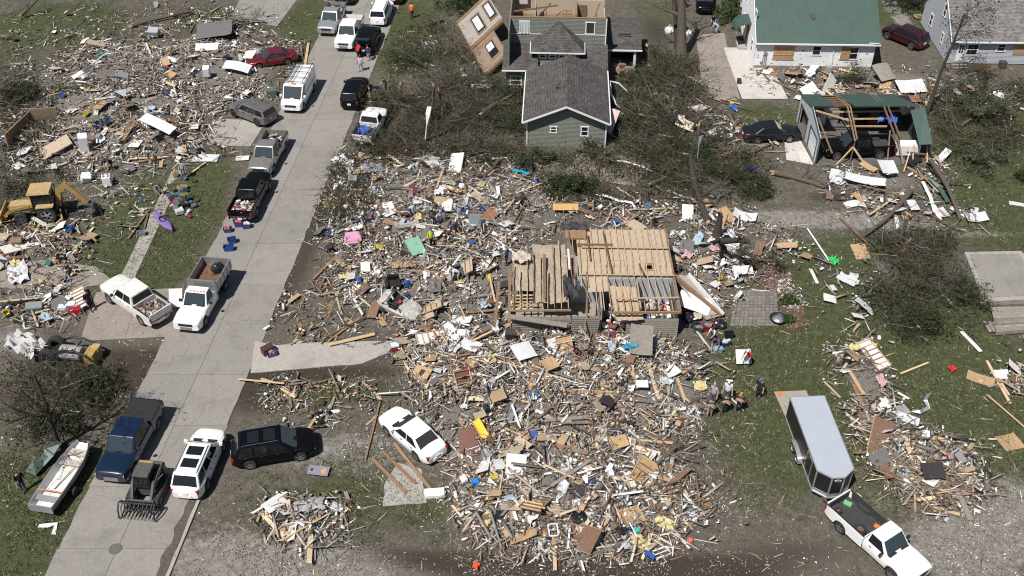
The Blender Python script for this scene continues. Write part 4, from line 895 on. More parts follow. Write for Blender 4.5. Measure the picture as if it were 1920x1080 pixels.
# ---- F: the ruined house in the middle
HF = empty('ruined_house', (0, 52.6, 0), R(0), 'roofless taupe house with bare ceiling joists, ringed by wreckage', 'house')
def ruin():
 h = HF
 # main block: front y 0, back y 8.9, x 4.1..11.2, ceiling 2.45
 X0, X1, D, Z = 4.05, 11.15, 8.9, 2.45
 for (x0, x1, z1, tilt) in ((4.0, 5.8, 1.9, 0), (7.7, 11.2, 1.55, 6)):
  s_ = siding(h, x0, x1, 0, z1, -.2, S_TAUPE, .17, 'front_wall'); s_.rotation_euler = (R(-tilt), 0, 0)
 siding(h, 0, 3.9, .2, 1.5, .2, S_TAUPE, .17, 'front_wall')
 siding(h, 0, D, 0, 2.4, X1, S_TAUPE, .17, 'side_wall', axis='y', out=1)
 mb = MB(); mb.box((7.6, D, 1.2), (7.1, .12, 2.4)); mb.build('back_wall', PLASTP, h)
 mb = MB(); mb.box((5.6, 4.4, .06), (11, 9, .14)); mb.build('floor', WOODG, h)
 for x, y0, y1 in ((6.0, 0.2, 3.2), (8.6, .2, 3.4)): mb = MB(); mb.box((x, (y0 + y1) / 2, 1.2), (.12, y1 - y0, 2.35)); mb.build('partition', PLASTP, h)
 mb = MB(); mb.box((7.6, 3.35, 1.2), (7, .12, 2.35)); mb.build('partition', S_BLUE, h)
 # ceiling boards (drywall seen from above) with the attic hatch left open
 n = 6; xs = [X0 + .6 + (X1 - X0 - .6) * i / n for i in range(n + 1)]
 for i in range(n):
  for (y0, y1) in ((3.4, 5.2), (5.2, 7.0), (7.0, D)):
   a, b_ = xs[i] + .008, xs[i + 1] - .008
   if i == 4 and y0 == 3.4:     # hatch in this board
    for q in ((a, b_, y0, 4.0), (a, a + .25, 4.0, 4.7), (b_ - .25, b_, 4.0, 4.7), (a, b_, 4.7, y1)):
     mb = MB(); mb.box(((q[0] + q[1]) / 2, (q[2] + q[3]) / 2, Z), (q[1] - q[0], q[3] - q[2], .014)); mb.build('ceiling_board', DRYW, h)
    continue
   mb = MB(); mb.box(((a + b_) / 2, (y0 + y1) / 2, Z + rnd.uniform(-.01, .01)), (b_ - a, y1 - y0 - .012, .014)); mb.build('ceiling_board', DRYW, h)
 a, b_ = xs[4] + .27, xs[5] - .27
 for q in (((a, 4.0, Z + .09), (b_, 4.0, Z + .09)), ((a, 4.7, Z + .09), (b_, 4.7, Z + .09)), ((a, 4.0, Z + .09), (a, 4.7, Z + .09)), ((b_, 4.0, Z + .09), (b_, 4.7, Z + .09))): board(h, *q, .04, .2, WOOD, 'hatch_frame')
 k = 0; x = X0 + .25
 while x < X1:
  y0 = -.3 + rnd.uniform(-.1, .2) if x > 5.5 else 2.2
  board(h, (x, y0, Z + .085 + (-.25 if y0 < 0 and rnd.random() < .3 else 0)), (x + rnd.uniform(-.04, .04), 4.6, Z + .085), .042, .15, WOOD, 'joist'); board(h, (x + .045, 4.4, Z + .09), (x + .045, D + .05, Z + .09), .042, .15, WOOD, 'joist')
  x += .46; k += 1
 board(h, (X0 + .9, 6.55, Z + .19), (X1, 6.4, Z + .19), .14, .04, WOOD, 'runner'); board(h, (6.9, .85, Z + .18), (X1 + .1, .95, Z + .18), .13, .04, WOOD, 'runner'); board(h, (X0 + .6, 3.45, Z + .18), (X1 + .05, 3.3, Z + .18), .1, .04, WOOD, 'runner'); board(h, (6.5, -.3, 2.36), (X1 + .1, -.25, 2.36), .14, .14, WOODB, 'top_plate'); board(h, (X1 + .05, -.3, 2.45), (X1 + .05, D, 2.45), .12, .16, WOODB, 'top_plate')
 # dropped ceiling boards over the front rooms
 for i in range(5):
  a = 6.75 + i * .36; mb = MB(); mb.box((a + .25, .95, 2.12), (.36, 2.9 + rnd.uniform(-.2, .1), .014), rot3(R(14), R(4), R(9))); mb.build('fallen_ceiling_board', DRYW, h); board(h, (a + .2, -.5, 1.85), (a - .15, 2.5, 2.55), .04, .12, WOOD, 'fallen_joist')
 mb = MB(); mb.box((5.9, 2.6, 2.42), (1.6, 1.5, .014), rot3(R(3), 0, R(4))); mb.build('fallen_ceiling_board', DRYW, h)
 for a, b_ in [((5.4, 7.9, 2.9), (5.5, 5.0, 2.65)), ((6.6, 8.2, 2.75), (6.9, 3.5, 2.72)), ((4.6, 6.7, 2.75), (7.2, 6.6, 2.8)), ((5.0, -.4, 2.2), (5.15, 3.6, 2.65)), ((4.85, -.9, 1.3), (5.1, 1.6, 2.6)), ((4.1, 3.2, 2.7), (4.1, 8.3, 2.75)), ((4.35, 3.1, 2.7), (4.35, 6.2, 2.75)), ((8.9, 4.6, 2.6), (9.0, 3.0, 3.1))]: board(h, a, b_, .07, .16, WOODB, 'broken_rafter')
 # chimney side / hall: brown boards with white blocks, black roofing felt
 mb = MB(); mb.box((4.6, 8.1, 2.6), (1.5, 1.0, .2), rot3(R(4), 0, 0)); mb.build('roof_remnant', WOODB, h)
 FELT = mat('black_roof_felt', (.035, .036, .04), .7, noise=.5, scale=3, bump=.5)
 crumple('roof_felt', h, (4.6, 8.95, 2.75), 1.9, 1.0, FELT, .12); crumple('roof_felt', h, (4.05, 2.2, 2.55), 1.1, 2.2, FELT, .22)
 for i in range(7): mb = MB(); mb.box((4.05, 4.3 + i * .33, 2.52), (.22, .27, .12)); mb.build('block', TRIM, h)
 # left wing: ceiling full of blown insulation between joists
 mb = MB(); nx, ny = 16, 22
 vs = [(.05 + 3.8 * i / nx, .4 + 7.2 * j / ny, 2.05 + .09 * math.sin(i * .9 + j * .35) * math.sin(j * .6) + rnd.uniform(-.06, .08)) for j in range(ny + 1) for i in range(nx + 1)]
 mb.add(vs, [(j * (nx + 1) + i, j * (nx + 1) + i + 1, (j + 1) * (nx + 1) + i + 1, (j + 1) * (nx + 1) + i) for j in range(2, ny) for i in range(nx) if not (j > 16 and i < 6) and not (j < 6 and i < 6)]); mb.build('insulation', INSUL, h, True)
 for i in range(9): board(h, (.1 + i * .46, .3, 2.2), (.12 + i * .46 + rnd.uniform(-.1, .1), rnd.uniform(4.0, 7.8), 2.3 + rnd.uniform(-.1, .15)), .045, .15, WOOD if i % 3 else WOODB, 'joist')
 for j in range(5): board(h, (0, .5 + j * .35, 2.0), (1.4, .55 + j * .35, 2.0), .14, .03, WOOD, 'sheathing_board')
 board(h, (-.5, .1, 1.75), (3.7, -.45, 1.35), .45, .05, WOODG, 'fallen_fascia'); board(h, (-.1, .2, 2.1), (3.95, .2, 2.15), .14, .1, WOODB, 'top_plate')
 for a, b_ in [((-.2, .2, .1), (-.15, 4.2, 2.5)), ((-1.2, .3, .2), (-.9, 3.2, 2.2)), ((2.2, 1.0, 2.5), (2.3, 5.8, 2.55))]: board(h, a, b_, .2, .06, WOODB, 'broken_stud')
 crumple('torn_sheathing', h, (.65, 5.6, 2.5), 1.3, 1.2, mat('pale_sheathing', (.45, .40, .34), .9, noise=.2), .15)
 # wall fallen outward on the right
 q = [Vector(p) - h.location for p in (G(1262, 520, 2.0), G(1268, 516, 2.2), G(1352, 590, .3), G(1330, 600, .2))]
 board(h, Vector(G(1258, 512, 2.2)) - h.location, Vector(G(1352, 592, .25)) - h.location, .2, .3, WOODB, 'fallen_wall_stud')
 panel(h, [Vector(G(*p)) - h.location for p in ((1262, 515, 2.0), (1300, 518, 1.7), (1356, 590, .3), (1325, 600, .2))], .1, PLASTP, 'fallen_wall')
 board(h, Vector(G(1290, 514, 1.9)) - h.location, Vector(G(1356, 590, .4)) - h.location, .06, .4, TRIM, 'fallen_wall_edge')
def crumple(name, parent, c, w_, d, m, amp, n=7, loc=True):
 mb = MB(); c = Vector(c)
 sx, sy = rnd.uniform(0, 6), rnd.uniform(0, 6)
 vs = [c + Vector((w_ * (i / n - .5) + rnd.uniform(-.04, .04) * w_, d * (j / n - .5) + rnd.uniform(-.04, .04) * d, amp * (math.sin(i * 1.7 + sx) * math.cos(j * 1.4 + sy)) + rnd.uniform(-.7, .7) * amp)) for j in range(n + 1) for i in range(n + 1)]
 k = n + 1
 mb.add(vs, [(j * k + i, j * k + i + 1, (j + 1) * k + i + 1, (j + 1) * k + i) for j in range(n) for i in range(n) if not ((i in (0, n - 1)) and (j in (0, n - 1)) and rnd.random() < .7)])
 return mb.build(name, m, parent, True)
ruin()
# ---- G: house pad with steps of a wooden deck
PD = empty('foundation_pad', G(1870, 520), 0, 'bare pale concrete house pad beside the wooden deck', 'foundation')
def pad():
 o = PD.location; P = [G(*p) - o for p in ((1806, 480), (1912, 478), (1990, 566), (1842, 573))]
 mb = MB(); mb.prism([(p.x, p.y) for p in P], 0, .38); mb.build('slab', CONC_W, PD)
 mb = MB(); mb.prism([(P[0].x * .99 + .25, P[0].y - .35), (P[1].x - .4, P[1].y - .35), (P[2].x - .5, P[2].y + .4), (P[3].x + .4, P[3].y + .4)], .38, .405); mb.build('screed', CONC, PD)
pad()
DK = empty('wooden_deck', G(1890, 600), 0, 'weathered grey wooden deck with steps below the concrete pad', 'deck')
def deck():
 o = DK.location
 a, b_, c, d = [G(*p, .42) - o for p in ((1868, 622), (1985, 612), (1975, 574), (1858, 576))]
 n = 13
 for i in range(n):
  p0, p1 = a.lerp(d, (i + .04) / n), a.lerp(d, (i + .96) / n); q0, q1 = b_.lerp(c, (i + .04) / n), b_.lerp(c, (i + .96) / n)
  mb = MB(); mb.prism([(p.x, p.y) for p in (p0, q0, q1, p1)], .40, .44); mb.build('deck_board', WOODG, DK)
 for t in (0, 1): board(DK, a.lerp(d, t) - Vector((0, 0, .15)), b_.lerp(c, t) - Vector((0, 0, .15)), .06, .3, WOODG, 'skirt')
 for k in range(3):
  p, q = G(1846 + k * 8, 602 + 0 * k, .12 + .1 * k) - o, G(1858 + k * 8, 622, .12 + .1 * k) - o
  board(DK, p, q, .28, .04, WOODG, 'stair_tread')
 for t in (.15, .5, .85): board(DK, a.lerp(b_, t) - Vector((0, 0, .44)), a.lerp(b_, t) - Vector((0, 0, .05)), .1, .1, WOODG, 'post')
deck()
# ---- paved patio with mulch bed and fire pit
PV = mat('patio_paver', (.17, .155, .145), .9, noise=.25, scale=6, rand=.18)
PA = empty('patio', G(1415, 580), 0, 'square of grey brown pavers beside the mulch bed', 'patio')
def patio():
 o = PA.location; a, b_, c, d = [G(*p) - o for p in ((1368, 612), (1460, 612), (1456, 545), (1380, 545))]
 mb = MB(); mb.prism([(p.x, p.y) for p in (a, b_, c, d)], -.05, .03); mb.build('bed', MUDM, PA)
 mb = MB(); mb.prism([(0, 0)] * 4, 0, 1)
 nu, nv = 11, 12
 for i in range(nu):
  for j in range(nv):
   P = lambda u, v: a.lerp(b_, u / nu).lerp(d.lerp(c, u / nu), v / nv)
   q = [P(i + .05, j + .05), P(i + .95, j + .05), P(i + .95, j + .95), P(i + .05, j + .95)]
   mb = MB(); mb.prism([(p.x, p.y) for p in q], 0, .055 + rnd.uniform(-.008, .008)); mb.build('paver', PV, PA)
patio()
MULCH = mat('red_mulch', (.10, .058, .045), .95, noise=.5, scale=14, bump=1)
tag(flat('mulch_bed', [(1466, 545), (1490, 550), (1508, 575), (1510, 605), (1492, 618), (1468, 612)], MULCH, .05, .12, 6, 'curved bed of red brown mulch beside the pavers'), 'curved bed of red brown mulch beside the pavers', kind='structure')
tag(flat('mulch_bed', [(1390, 528), (1400, 510), (1440, 500), (1480, 508), (1478, 533), (1440, 542)], MULCH, .05, .25, 7, 'wide red brown mulch bed behind the pavers'), 'wide red brown mulch bed behind the pavers', kind='structure')
FP = empty('fire_pit', G(1458, 602), 0, 'round dark metal fire pit bowl at the edge of the patio', 'fire pit')
mb = MB(); mb.lathe([(.3, 0), (.45, .12), (.52, .3), (.56, .3), (.56, .27), (.5, .22), (.1, .12), (0, .12)], 20); mb.build('bowl', RIMD, FP, True)
mb = MB(); mb.lathe([(.56, .29), (.6, .3), (.6, .33), (.54, .33), (.54, .3)], 20); mb.build('rim_ring', BLK, FP)
mb = MB(); mb.lathe([(.0, .34), (.22, .3), (.4, .2)], 12); mb.build('mesh_lid', GALV, FP)


# ================================================================ machines, trailer, boats
YEL = mat('machine_yellow', (.32, .21, .07), .55, noise=.3, scale=4); YELC = mat('faded_yellow', (.40, .29, .14), .6, noise=.25, scale=3)
MGREY = mat('machine_grey', (.075, .075, .072), .6, noise=.3, scale=5); TRK = mat('track_rubber', (.035, .034, .033), .9, noise=.4, scale=10)
ALU = mat('aluminium', (.50, .51, .53), .4, .6, noise=.1, scale=2); ALUR = mat('trailer_roof', (.42, .46, .52), .5, .15, noise=.06, scale=1.5)
def put(px, py, z=0.0): p = G(px, py, z); return p
def skid():
 rz_ = R(264); fx = Vector((math.cos(rz_), math.sin(rz_), 0)); c = put(270, 953) - fx * 1.0
 r = empty('track_loader', (c.x, c.y, .045), rz_, 'dark tracked skid loader with a grapple rake in front', 'loader')
 for s_ in (-1, 1):
  mb = MB(); prof = []
  for i in range(24):
   a = 2 * math.pi * i / 24; prof.append((.72 * (1 if math.cos(a) > 0 else -1) + .33 * math.cos(a), .36 + .34 * math.sin(a)))
  mb.loft([[(x, s_ * .74 + d, z) for x, z in prof] for d in (-.22, .22)]); t = mb.build('track', TRK, r)
  for k in range(26):
   tt = k / 26; L_ = 1.44 + 2.1
   x = -.95 + 1.9 * (k % 13) / 12; zz = .715 if k < 13 else .01; q = MB(); q.box((x, s_ * .74, zz), (.06, .44, .05)); q.build('track_lug', TRK, t)
  q = MB(); q.lathe([(0, -.24), (.2, -.24), (.2, .24), (0, .24)], 12, 'Y', (.68, s_ * .74, .36)); q.build('sprocket', MGREY, r)
  q = MB(); q.loft([[(x, s_ * .66 + y, z) for y, z in ((-.07, -.1), (.07, -.1), (.07, .1), (-.07, .1))] for x, z in ((0, 0),)] + []) if False else None
  q = MB(); q.bar((-1.15, s_ * .62, 1.5), (.3, s_ * .62, 1.35), .14, .26); q.bar((.25, s_ * .62, 1.4), (1.05, s_ * .55, .45), .14, .24); q.build('lift_arm', MGREY, r)
  q = MB(); q.box((-1.05, s_ * .62, .95), (.3, .22, 1.1)); q.build('arm_tower', MGREY, r)
  q = MB(); q.tube([(-.8, s_ * .62, .9), (.1, s_ * .62, 1.3)], .05, 8); q.build('lift_cylinder', CHROME, r)
 q = MB(); q.box((-.45, 0, .75), (1.6, 1.05, .8)); q.build('chassis', MGREY, r)
 q = MB(); q.box((-1.0, 0, 1.2), (.6, 1.1, .55), taper=.9); q.build('engine_cover', MGREY, r)
 q = MB(); q.box((-.1, 0, 1.55), (1.15, .95, .95), taper=.9); cb = q.build('cab', BLK, r)
 q = MB(); q.box((-.1, 0, 2.06), (1.15, .92, .08)); q.build('cab_roof', MGREY, r)
 q = MB(); q.box((-.62, 0, 2.11), (.14, .8, .04)); q.build('yellow_band', YEL, r)
 q = MB(); q.slabquad((.49, -.38, 1.15), (.49, .38, 1.15), (.44, .36, 1.95), (.44, -.36, 1.95), .02); q.build('front_window', GLASS, r)
 for s_ in (-1, 1): q = MB(); q.box((-.1, s_ * .47, 1.55), (.8, .02, .6)); q.build('side_window', GLASS, r)
 q = MB(); q.box((1.05, 0, .45), (.12, 1.5, .5)); q.build('coupler_plate', MGREY, r)
 # grapple: lower tines, back frame, upper clamps
 g = MB(); g.box((1.2, 0, .6), (.08, 2.1, .1)); g.box((1.2, 0, .2), (.08, 2.1, .1)); g.build('grapple_frame', BLK, r)
 for k in range(11):
  y = -1.02 + k * .204; q = MB(); q.tube([(1.2, y, .75), (1.12, y, .45), (1.2, y, .15), (1.5, y, .05), (1.95, y, .09)], [.035, .035, .035, .03, .015], 5); q.build('lower_tine', BLK, r)
 for k in range(8):
  y = -.86 + k * .246; q = MB(); q.tube([(1.2, y, .75), (1.45, y, .95), (1.75, y, .8), (1.9, y, .45)], [.04, .04, .035, .015], 5); q.build('upper_tine', BLK, r)
 q = MB(); q.tube([(1.48, -.95, .95), (1.48, .95, .95)], .05, 6); q.build('clamp_bar', BLK, r)
 q = MB()
 for s_ in (-1, 1): 
  q = MB(); q.tube([(1.2, s_ * 1.04, .75), (1.5, s_ * 1.04, 1.0), (1.8, s_ * 1.04, .75), (1.95, s_ * 1.04, .1)], .045, 6); q.build('side_plate', BLK, r)
skid()
def backhoe():
 a, b_ = put(88, 419), put(40, 423); d = b_ - a; rz_ = math.atan2(d.y, d.x); fx = d.normalized(); fy = Vector((-fx.y, fx.x, 0))
 c = (a + b_) / 2 - fy * 1.05
 c = (a + b_) / 2 + Vector((0, 1.05, 0))
 r = empty('backhoe_loader', (c.x, c.y, 0), rz_, 'dirty yellow backhoe loader at work among the rubble', 'backhoe')
 for s_ in (-1, 1): add_wheel(r, -1.0, s_ * .9, .72, .42, out=s_); add_wheel(r, 1.0, s_ * .85, .5, .34, out=s_)
 q = MB(); q.box((.9, 0, 1.05), (1.9, .85, .75), taper=.92); q.build('hood', YELC, r)
 q = MB(); q.box((-.1, 0, .75), (3.0, .7, .4)); q.build('chassis', MGREY, r)
 q = MB(); q.box((-.75, 0, 1.75), (1.4, 1.35, 1.5), taper=.92); q.build('cab', GLASS, r)
 for sx in (-.68, .68):
  for sy in (-.66, .66): board(r, (-.75 + sx, sy, 1.0), (-.75 + sx * .94, sy * .94, 2.5), .09, .09, BLK, 'cab_post')
 q = MB(); q.box((-.75, 0, 2.56), (1.75, 1.6, .14), taper=.93); q.build('cab_roof', YELC, r)
 for s_ in (-1, 1):
  q = MB(); q.box((-1.0, s_ * .9, 1.5), (1.3, .5, .08)); q.build('fender', YELC, r)
  q = MB(); q.bar((.2, s_ * .6, 1.4), (1.7, s_ * .6, 1.15), .12, .2); q.bar((1.7, s_ * .6, 1.15), (2.4, s_ * .6, .5), .12, .2); q.build('loader_arm', YEL, r)
  q = MB(); q.tube([(.3, s_ * .6, .9), (1.8, s_ * .6, 1.0)], .05, 6); q.build('loader_cylinder', CHROME, r)
  q = MB(); q.bar((-1.9, s_ * .5, .9), (-2.0, s_ * 1.0, .1), .14, .14); q.build('stabiliser', YEL, r)
 q = MB(); pr = [(2.4, 1.0), (2.35, .5), (2.5, .15), (3.2, .1), (3.2, .14), (2.58, .22), (2.45, .5), (2.5, 1.0)]
 q.loft([[(x, y, z) for x, z in pr] for y in (-1.15, 1.15)]); q.build('loader_bucket', YEL, r)
 bp = [(-1.75, 0, 1.1), (-2.1, .1, 2.2), (-2.5, .2, 3.0), (-3.1, .3, 3.1)]
 for i, (p, q_) in enumerate([((-1.8, 0, 1.0), (-2.15, .1, 2.4)), ((-2.15, .1, 2.3), (-2.9, .25, 3.05))]):
  q = MB(); q.bar(p, q_, .3, .42); q.build('boom', YEL, r)
 q = MB(); q.bar((-2.75, .25, 3.05), (-4.1, .5, 1.3), .26, .34); q.build('dipper_arm', YEL, r)
 q = MB(); q.tube([(-2.3, .12, 2.9), (-3.3, .3, 2.75)], .06, 6); q.build('boom_cylinder', CHROME, r)
 q = MB(); pr = [(-4.0, 1.3), (-4.5, 1.15), (-4.6, .7), (-4.3, .4), (-3.9, .5), (-3.85, .55), (-4.25, .5), (-4.5, .75), (-4.4, 1.08), (-4.0, 1.2)]
 q.loft([[(x, .5 + y, z) for x, z in pr] for y in (-.35, .35)]); q.build('digging_bucket', MGREY, r)
backhoe()
def wreck_machine():
 c = put(150, 672); r = empty('overturned_yellow_machine', (c.x, c.y, 0), R(172), 'small yellow machine with curved dark roll bars behind bare branches', 'machine')
 q = MB(); q.box((-1.1, .1, .55), (.7, 1.1, .75), rot3(0, R(8), 0)); q.build('engine_box', YEL, r)
 q = MB(); q.box((-1.25, -.25, .9), (.5, .5, .3)); q.build('fuel_tank', YELC, r)
 q = MB(); q.lathe([(0, -.75), (.42, -.75), (.5, -.6), (.5, .6), (.42, .75), (0, .75)], 16, 'X', (.25, .25, .75)); q.build('grey_drum', mat('drum_grey', (.28, .28, .27), .6, noise=.25), r)
 for y in (-.55, .75):
  q = MB(); q.tube([(1.3, y, .3), (1.15, y, 1.0), (.5, y, 1.35), (-.3, y, 1.35), (-1.0, y, 1.05), (-1.4, y, .6)], .08, 7); q.build('roll_bar', BLK, r)
 for x in (1.0, -.2): q = MB(); q.tube([(x, -.55, 1.2), (x, .75, 1.2)], .05, 6); q.build('cross_bar', BLK, r)
 for s_ in (-1, 1): add_wheel(r, 1.7, .1 + s_ * .65, .62, .4, True, out=s_)
 q = MB(); q.box((.1, .1, .4), (2.6, .7, .3)); q.build('frame', YEL, r)
wreck_machine()
def enclosed_trailer():
 rz_ = R(-86.6); fx = Vector((math.cos(rz_), math.sin(rz_), 0)); c = Vector((18.15, 41.75, 0))
 r = empty('cargo_trailer', c, rz_, 'black cargo trailer with a grey roof and its ramp lowered', 'trailer')
 hl, hw, z0, z1 = 2.9, 1.04, .48, 2.2
 BLKS = mat('black_sheet_metal', (.016, .016, .017), .35, noise=.1)
 q = MB(); out = [(-hl, -hw), (hl - .05, -hw), (hl + .55, -.35), (hl + .55, .35), (hl - .05, hw), (-hl, hw)]
 q.prism(out, z0, z1 - .03); q.build('box', BLKS, r)
 q = MB(); o2 = [(x * 1.004 + (.01 if x > 0 else -.01), y * 1.02) for x, y in out]; q.prism(o2, z1 - .03, z1 + .02); rf = q.build('roof', ALUR, r)
 for k in range(9): q = MB(); q.box((-hl + .35 + k * .66, 0, z1 + .024), (.05, hw * 2.0, .012)); q.build('roof_seam', ALUR, rf)
 for (a, b_) in zip(o2, o2[1:] + o2[:1]):
  q = MB(); q.bar((*a, z1 + .0), (*b_, z1 + .0), .05, .07); q.build('roof_edge', ALU, r); 
  q = MB(); q.bar((*a, z0 + .03), (*b_, z0 + .03), .05, .1); q.build('floor_edge', ALU, r)
 for (a, b_) in ((out[1], out[2]), (out[3], out[4])): q = MB(); q.bar((*a, .62), (*b_, .62), .03, .38); q.build('stone_guard', ALU, r)
 q = MB(); q.bar((*out[2], .62), (*out[3], .62), .03, .38); q.build('stone_guard', ALU, r)
 for p in out[1:5]: q = MB(); q.bar((*p, z0), (*p, z1), .07, .07); q.build('corner_post', ALU, r)
 # side door on the visible side (-y is the left of the picture when nose points down)
 s_ = -1
 for x in (1.15, 2.05): q = MB(); q.box((x, s_ * (hw + .012), 1.25), (.05, .025, 1.45)); q.build('door_edge', ALU, r)
 q = MB(); q.box((1.6, s_ * (hw + .012), 1.98), (.9, .025, .05)); q.build('door_edge', ALU, r); q = MB(); q.box((1.2, s_ * (hw + .04), 1.2), (.1, .05, .14)); q.build('door_latch', CHROME, r)
 q = MB(); q.tube([(1.0, s_ * (hw + .06), 2.0), (1.0, s_ * (hw + .06), .9)], .02, 6); q.build('grab_bar', CHROME, r)
 for s_ in (-1, 1):
  for x in (-.55, .3): add_wheel(r, x, s_ * (hw + .12), .33, .2, out=s_)
  q = MB(); n = 14; arc = [(-.13 + .86 * math.cos(math.pi * i / n) , .38 + .46 * math.sin(math.pi * i / n) ** .55) for i in range(n + 1)]
  q.loft([[(x, s_ * (hw + y), z) for y, z in ((.0, zz), (.26, zz), (.26, zz - .05), (.0, zz - .04))] for x, zz in arc]); q.build('fender', ALU, r)
 q = MB(); q.bar((hl + .5, -.55, .42), (hl + 1.5, 0, .42), .09, .12); q.bar((hl + .5, .55, .42), (hl + 1.5, 0, .42), .09, .12); q.build('tongue', MGREY, r)
 q = MB(); q.tube([(hl + 1.15, .1, .1), (hl + 1.15, .1, .95)], .05, 8); q.build('jack', BLK, r)
 q = MB(); q.slabquad((-hl, -hw, z0 - .05), (-hl, hw, z0 - .05), (-hl - 2.6, hw, .05), (-hl - 2.6, -hw, .05), .05); q.build('ramp_door', mat('ramp_plywood', (.33, .29, .245), .8, noise=.15), r)
 for y in (-.8, .8): q = MB(); q.tube([(-hl - .7, y, .36), (-hl - .7, y, .44), (-hl - 1.1, y, .36), (-hl - 1.1, y, .28)], .02, 5); q.build('ramp_handle', CHROME, r)
 for x, y in ((hl - .1, -hw), (hl - .1, hw), (-hl + .05, -hw), (-hl + .05, hw), (0, -hw)): q = MB(); q.box((x, y * 1.02, z1 - .1), (.12, .04, .05)); q.build('marker_lamp', TLAMP, r)
 # oval emblem on the nose
 q = MB(); q.lathe([(0, 0), (.2, 0), (.2, .012), (0, .012)], 20, 'X', (0, 0, 0)); e = q.build('emblem', TRIM, r, loc=(hl + .556, .02, 1.95), scale=(1, 1.0, .42))
 q = MB(); q.lathe([(0, 0), (.14, 0), (.14, .012), (0, .012)], 20, 'X'); q.build('emblem_centre', mat('emblem_blue', (.05, .12, .3), .5), e, loc=(.008, 0, 0))
 q = MB(); q.box((-hl - 2.3, -.75, .16), (.25, .3, .12)); q.build('orange_chock', mat('orange_plastic', (.75, .17, .04), .5), r)
enclosed_trailer()
def boat():
 a, b_ = put(93, 950), put(152, 862); d = b_ - a; rz_ = math.atan2(d.y, d.x); c = (a + b_) / 2; L_ = 4.9
 r = empty('aluminium_boat', (c.x + .1, c.y - .1, .0), rz_, 'open aluminium flat boat with white floor on a trailer', 'boat')
 st = [(-L_ / 2, .72, .5, 1.0), (-1.4, .78, .47, 1.0), (0, .8, .45, 1.0), (1.2, .74, .47, 1.02), (1.95, .58, .6, 1.06), (L_ / 2, .36, .85, 1.12)]
 q = MB(); q.loft([[(x, y, z) for y, z in ((w_, zt), (w_ * .84, zb), (-w_ * .84, zb), (-w_, zt), (-w_ + .05, zt), (-w_ * .84 + .04, zb + .05), (w_ * .84 - .04, zb + .05), (w_ - .05, zt))] for x, w_, zb, zt in st]); q.build('hull', ALU, r)
 q = MB(); q.loft([[(x, y, z) for y, z in ((w_ * .8, zb + .07), (-w_ * .8, zb + .07), (-w_ * .8, zb + .09), (w_ * .8, zb + .09))] for x, w_, zb, zt in st[:5]]); q.build('deck_floor', mat('worn_white_floor', (.60, .60, .58), .8, noise=.35, scale=3), r)
 for x, w_ in ((-1.75, .35), (.95, .4), (1.75, .5)): q = MB(); q.box((x, 0, .8), (w_, 1.36 if x < 1.5 else 1.1, .08)); q.build('bench', ALU if x < 0 else mat('bench_tan', (.42, .38, .32), .8, noise=.2), r)
 q = MB(); q.box((-L_ / 2 - .02, 0, .76), (.05, 1.45, .55)); q.build('transom', ALU, r)
 q = MB(); q.tube([(-1.35, -.74, 1.02), (-1.35, .74, 1.02)], .03, 6); q.build('orange_strap', mat('orange_plastic', (.75, .17, .04), .5), r)
 q = MB(); q.tube([(-.9, .1, .6), (1.0, -.3, .66)], .025, 6); q.build('oar', WOODB, r)
 for s_ in (-1, 1): q = MB(); q.bar((-2.0, s_ * .55, .4), (2.6, s_ * .2, .42), .07, .1); q.build('trailer_rail', GALV, r); add_wheel(r, -.6, s_ * .92, .28, .18, True, out=s_)
 q = MB(); q.bar((-.6, -.9, .3), (-.6, .9, .3), .07, .07); q.build('axle', GALV, r); q = MB(); q.bar((2.5, 0, .42), (3.4, 0, .4), .08, .1); q.build('trailer_tongue', GALV, r)
boat()
def kayak():
 a, b_ = put(290, 401), put(325, 437); c = (a + b_) / 2; d = b_ - a; L_ = d.length * .98
 r = empty('kayak', (c.x, c.y, .02), math.atan2(d.y, d.x), 'purple plastic kayak lying on the lawn by the sidewalk', 'kayak')
 PUR = mat('purple_plastic', (.19, .13, .36), .4, noise=.1); secs = []
 for i in range(17):
  t = i / 16 * 2 - 1; w_ = .36 * (1 - abs(t) ** 2.4) + .015; h_ = .3 + .1 * t * t
  secs.append([(t * L_ / 2, w_ * math.cos(a2), .17 + (h_ / 2) * math.sin(a2) + .06 * t ** 4) for a2 in [2 * math.pi * k / 14 for k in range(14)]])
 q = MB(); q.loft(secs); q.build('hull', PUR, r, True)
 q = MB(); q.lathe([(.0, .0), (.2, .0), (.23, .05), (.26, .05), (.26, .0)], 18, 'Z'); q.build('cockpit_rim', BLK, r, loc=(-.1, 0, .31), scale=(1.6, .95, 1))
 q = MB(); q.box((-.35, 0, .38), (.08, .3, .16)); q.build('seat_back', BLK, r)
 for x in (-L_ * .33, L_ * .33): q = MB(); q.lathe([(0, 0), (.09, 0), (.09, .03), (0, .03)], 12); q.build('hatch', BLK, r, loc=(x, 0, .31))
kayak()
strip('torn_green_canoe', pz([(58, 888, .3), (72, 868, .5), (92, 848, .7), (112, 828, .9)]), .75, mat('dark_green_plastic', (.045, .075, .06), .5, noise=.4, scale=3), 'torn dark green hull sheet next to the aluminium boat', 'canoe', .03)
# black cover on the blue pickup, loads in the beds
def near_obj(label): return next(o for o in bpy.data.objects if o.get('label') == label)
bp_ = near_obj('dark blue pickup with a black bed cover by the aluminium boat')
q = MB(); q.box((-1.97, 0, 1.30), (1.86, 1.86, .05)); q.build('bed_cover', BLK, bp_)
hp = near_obj('black car with its tailgate raised and people loading behind')
q = MB(); q.slabquad((-2.1, -.75, 1.78), (-2.1, .75, 1.78), (-3.0, .7, 1.95), (-3.0, -.7, 1.95), .06); q.build('raised_tailgate', P_BLACK, hp)


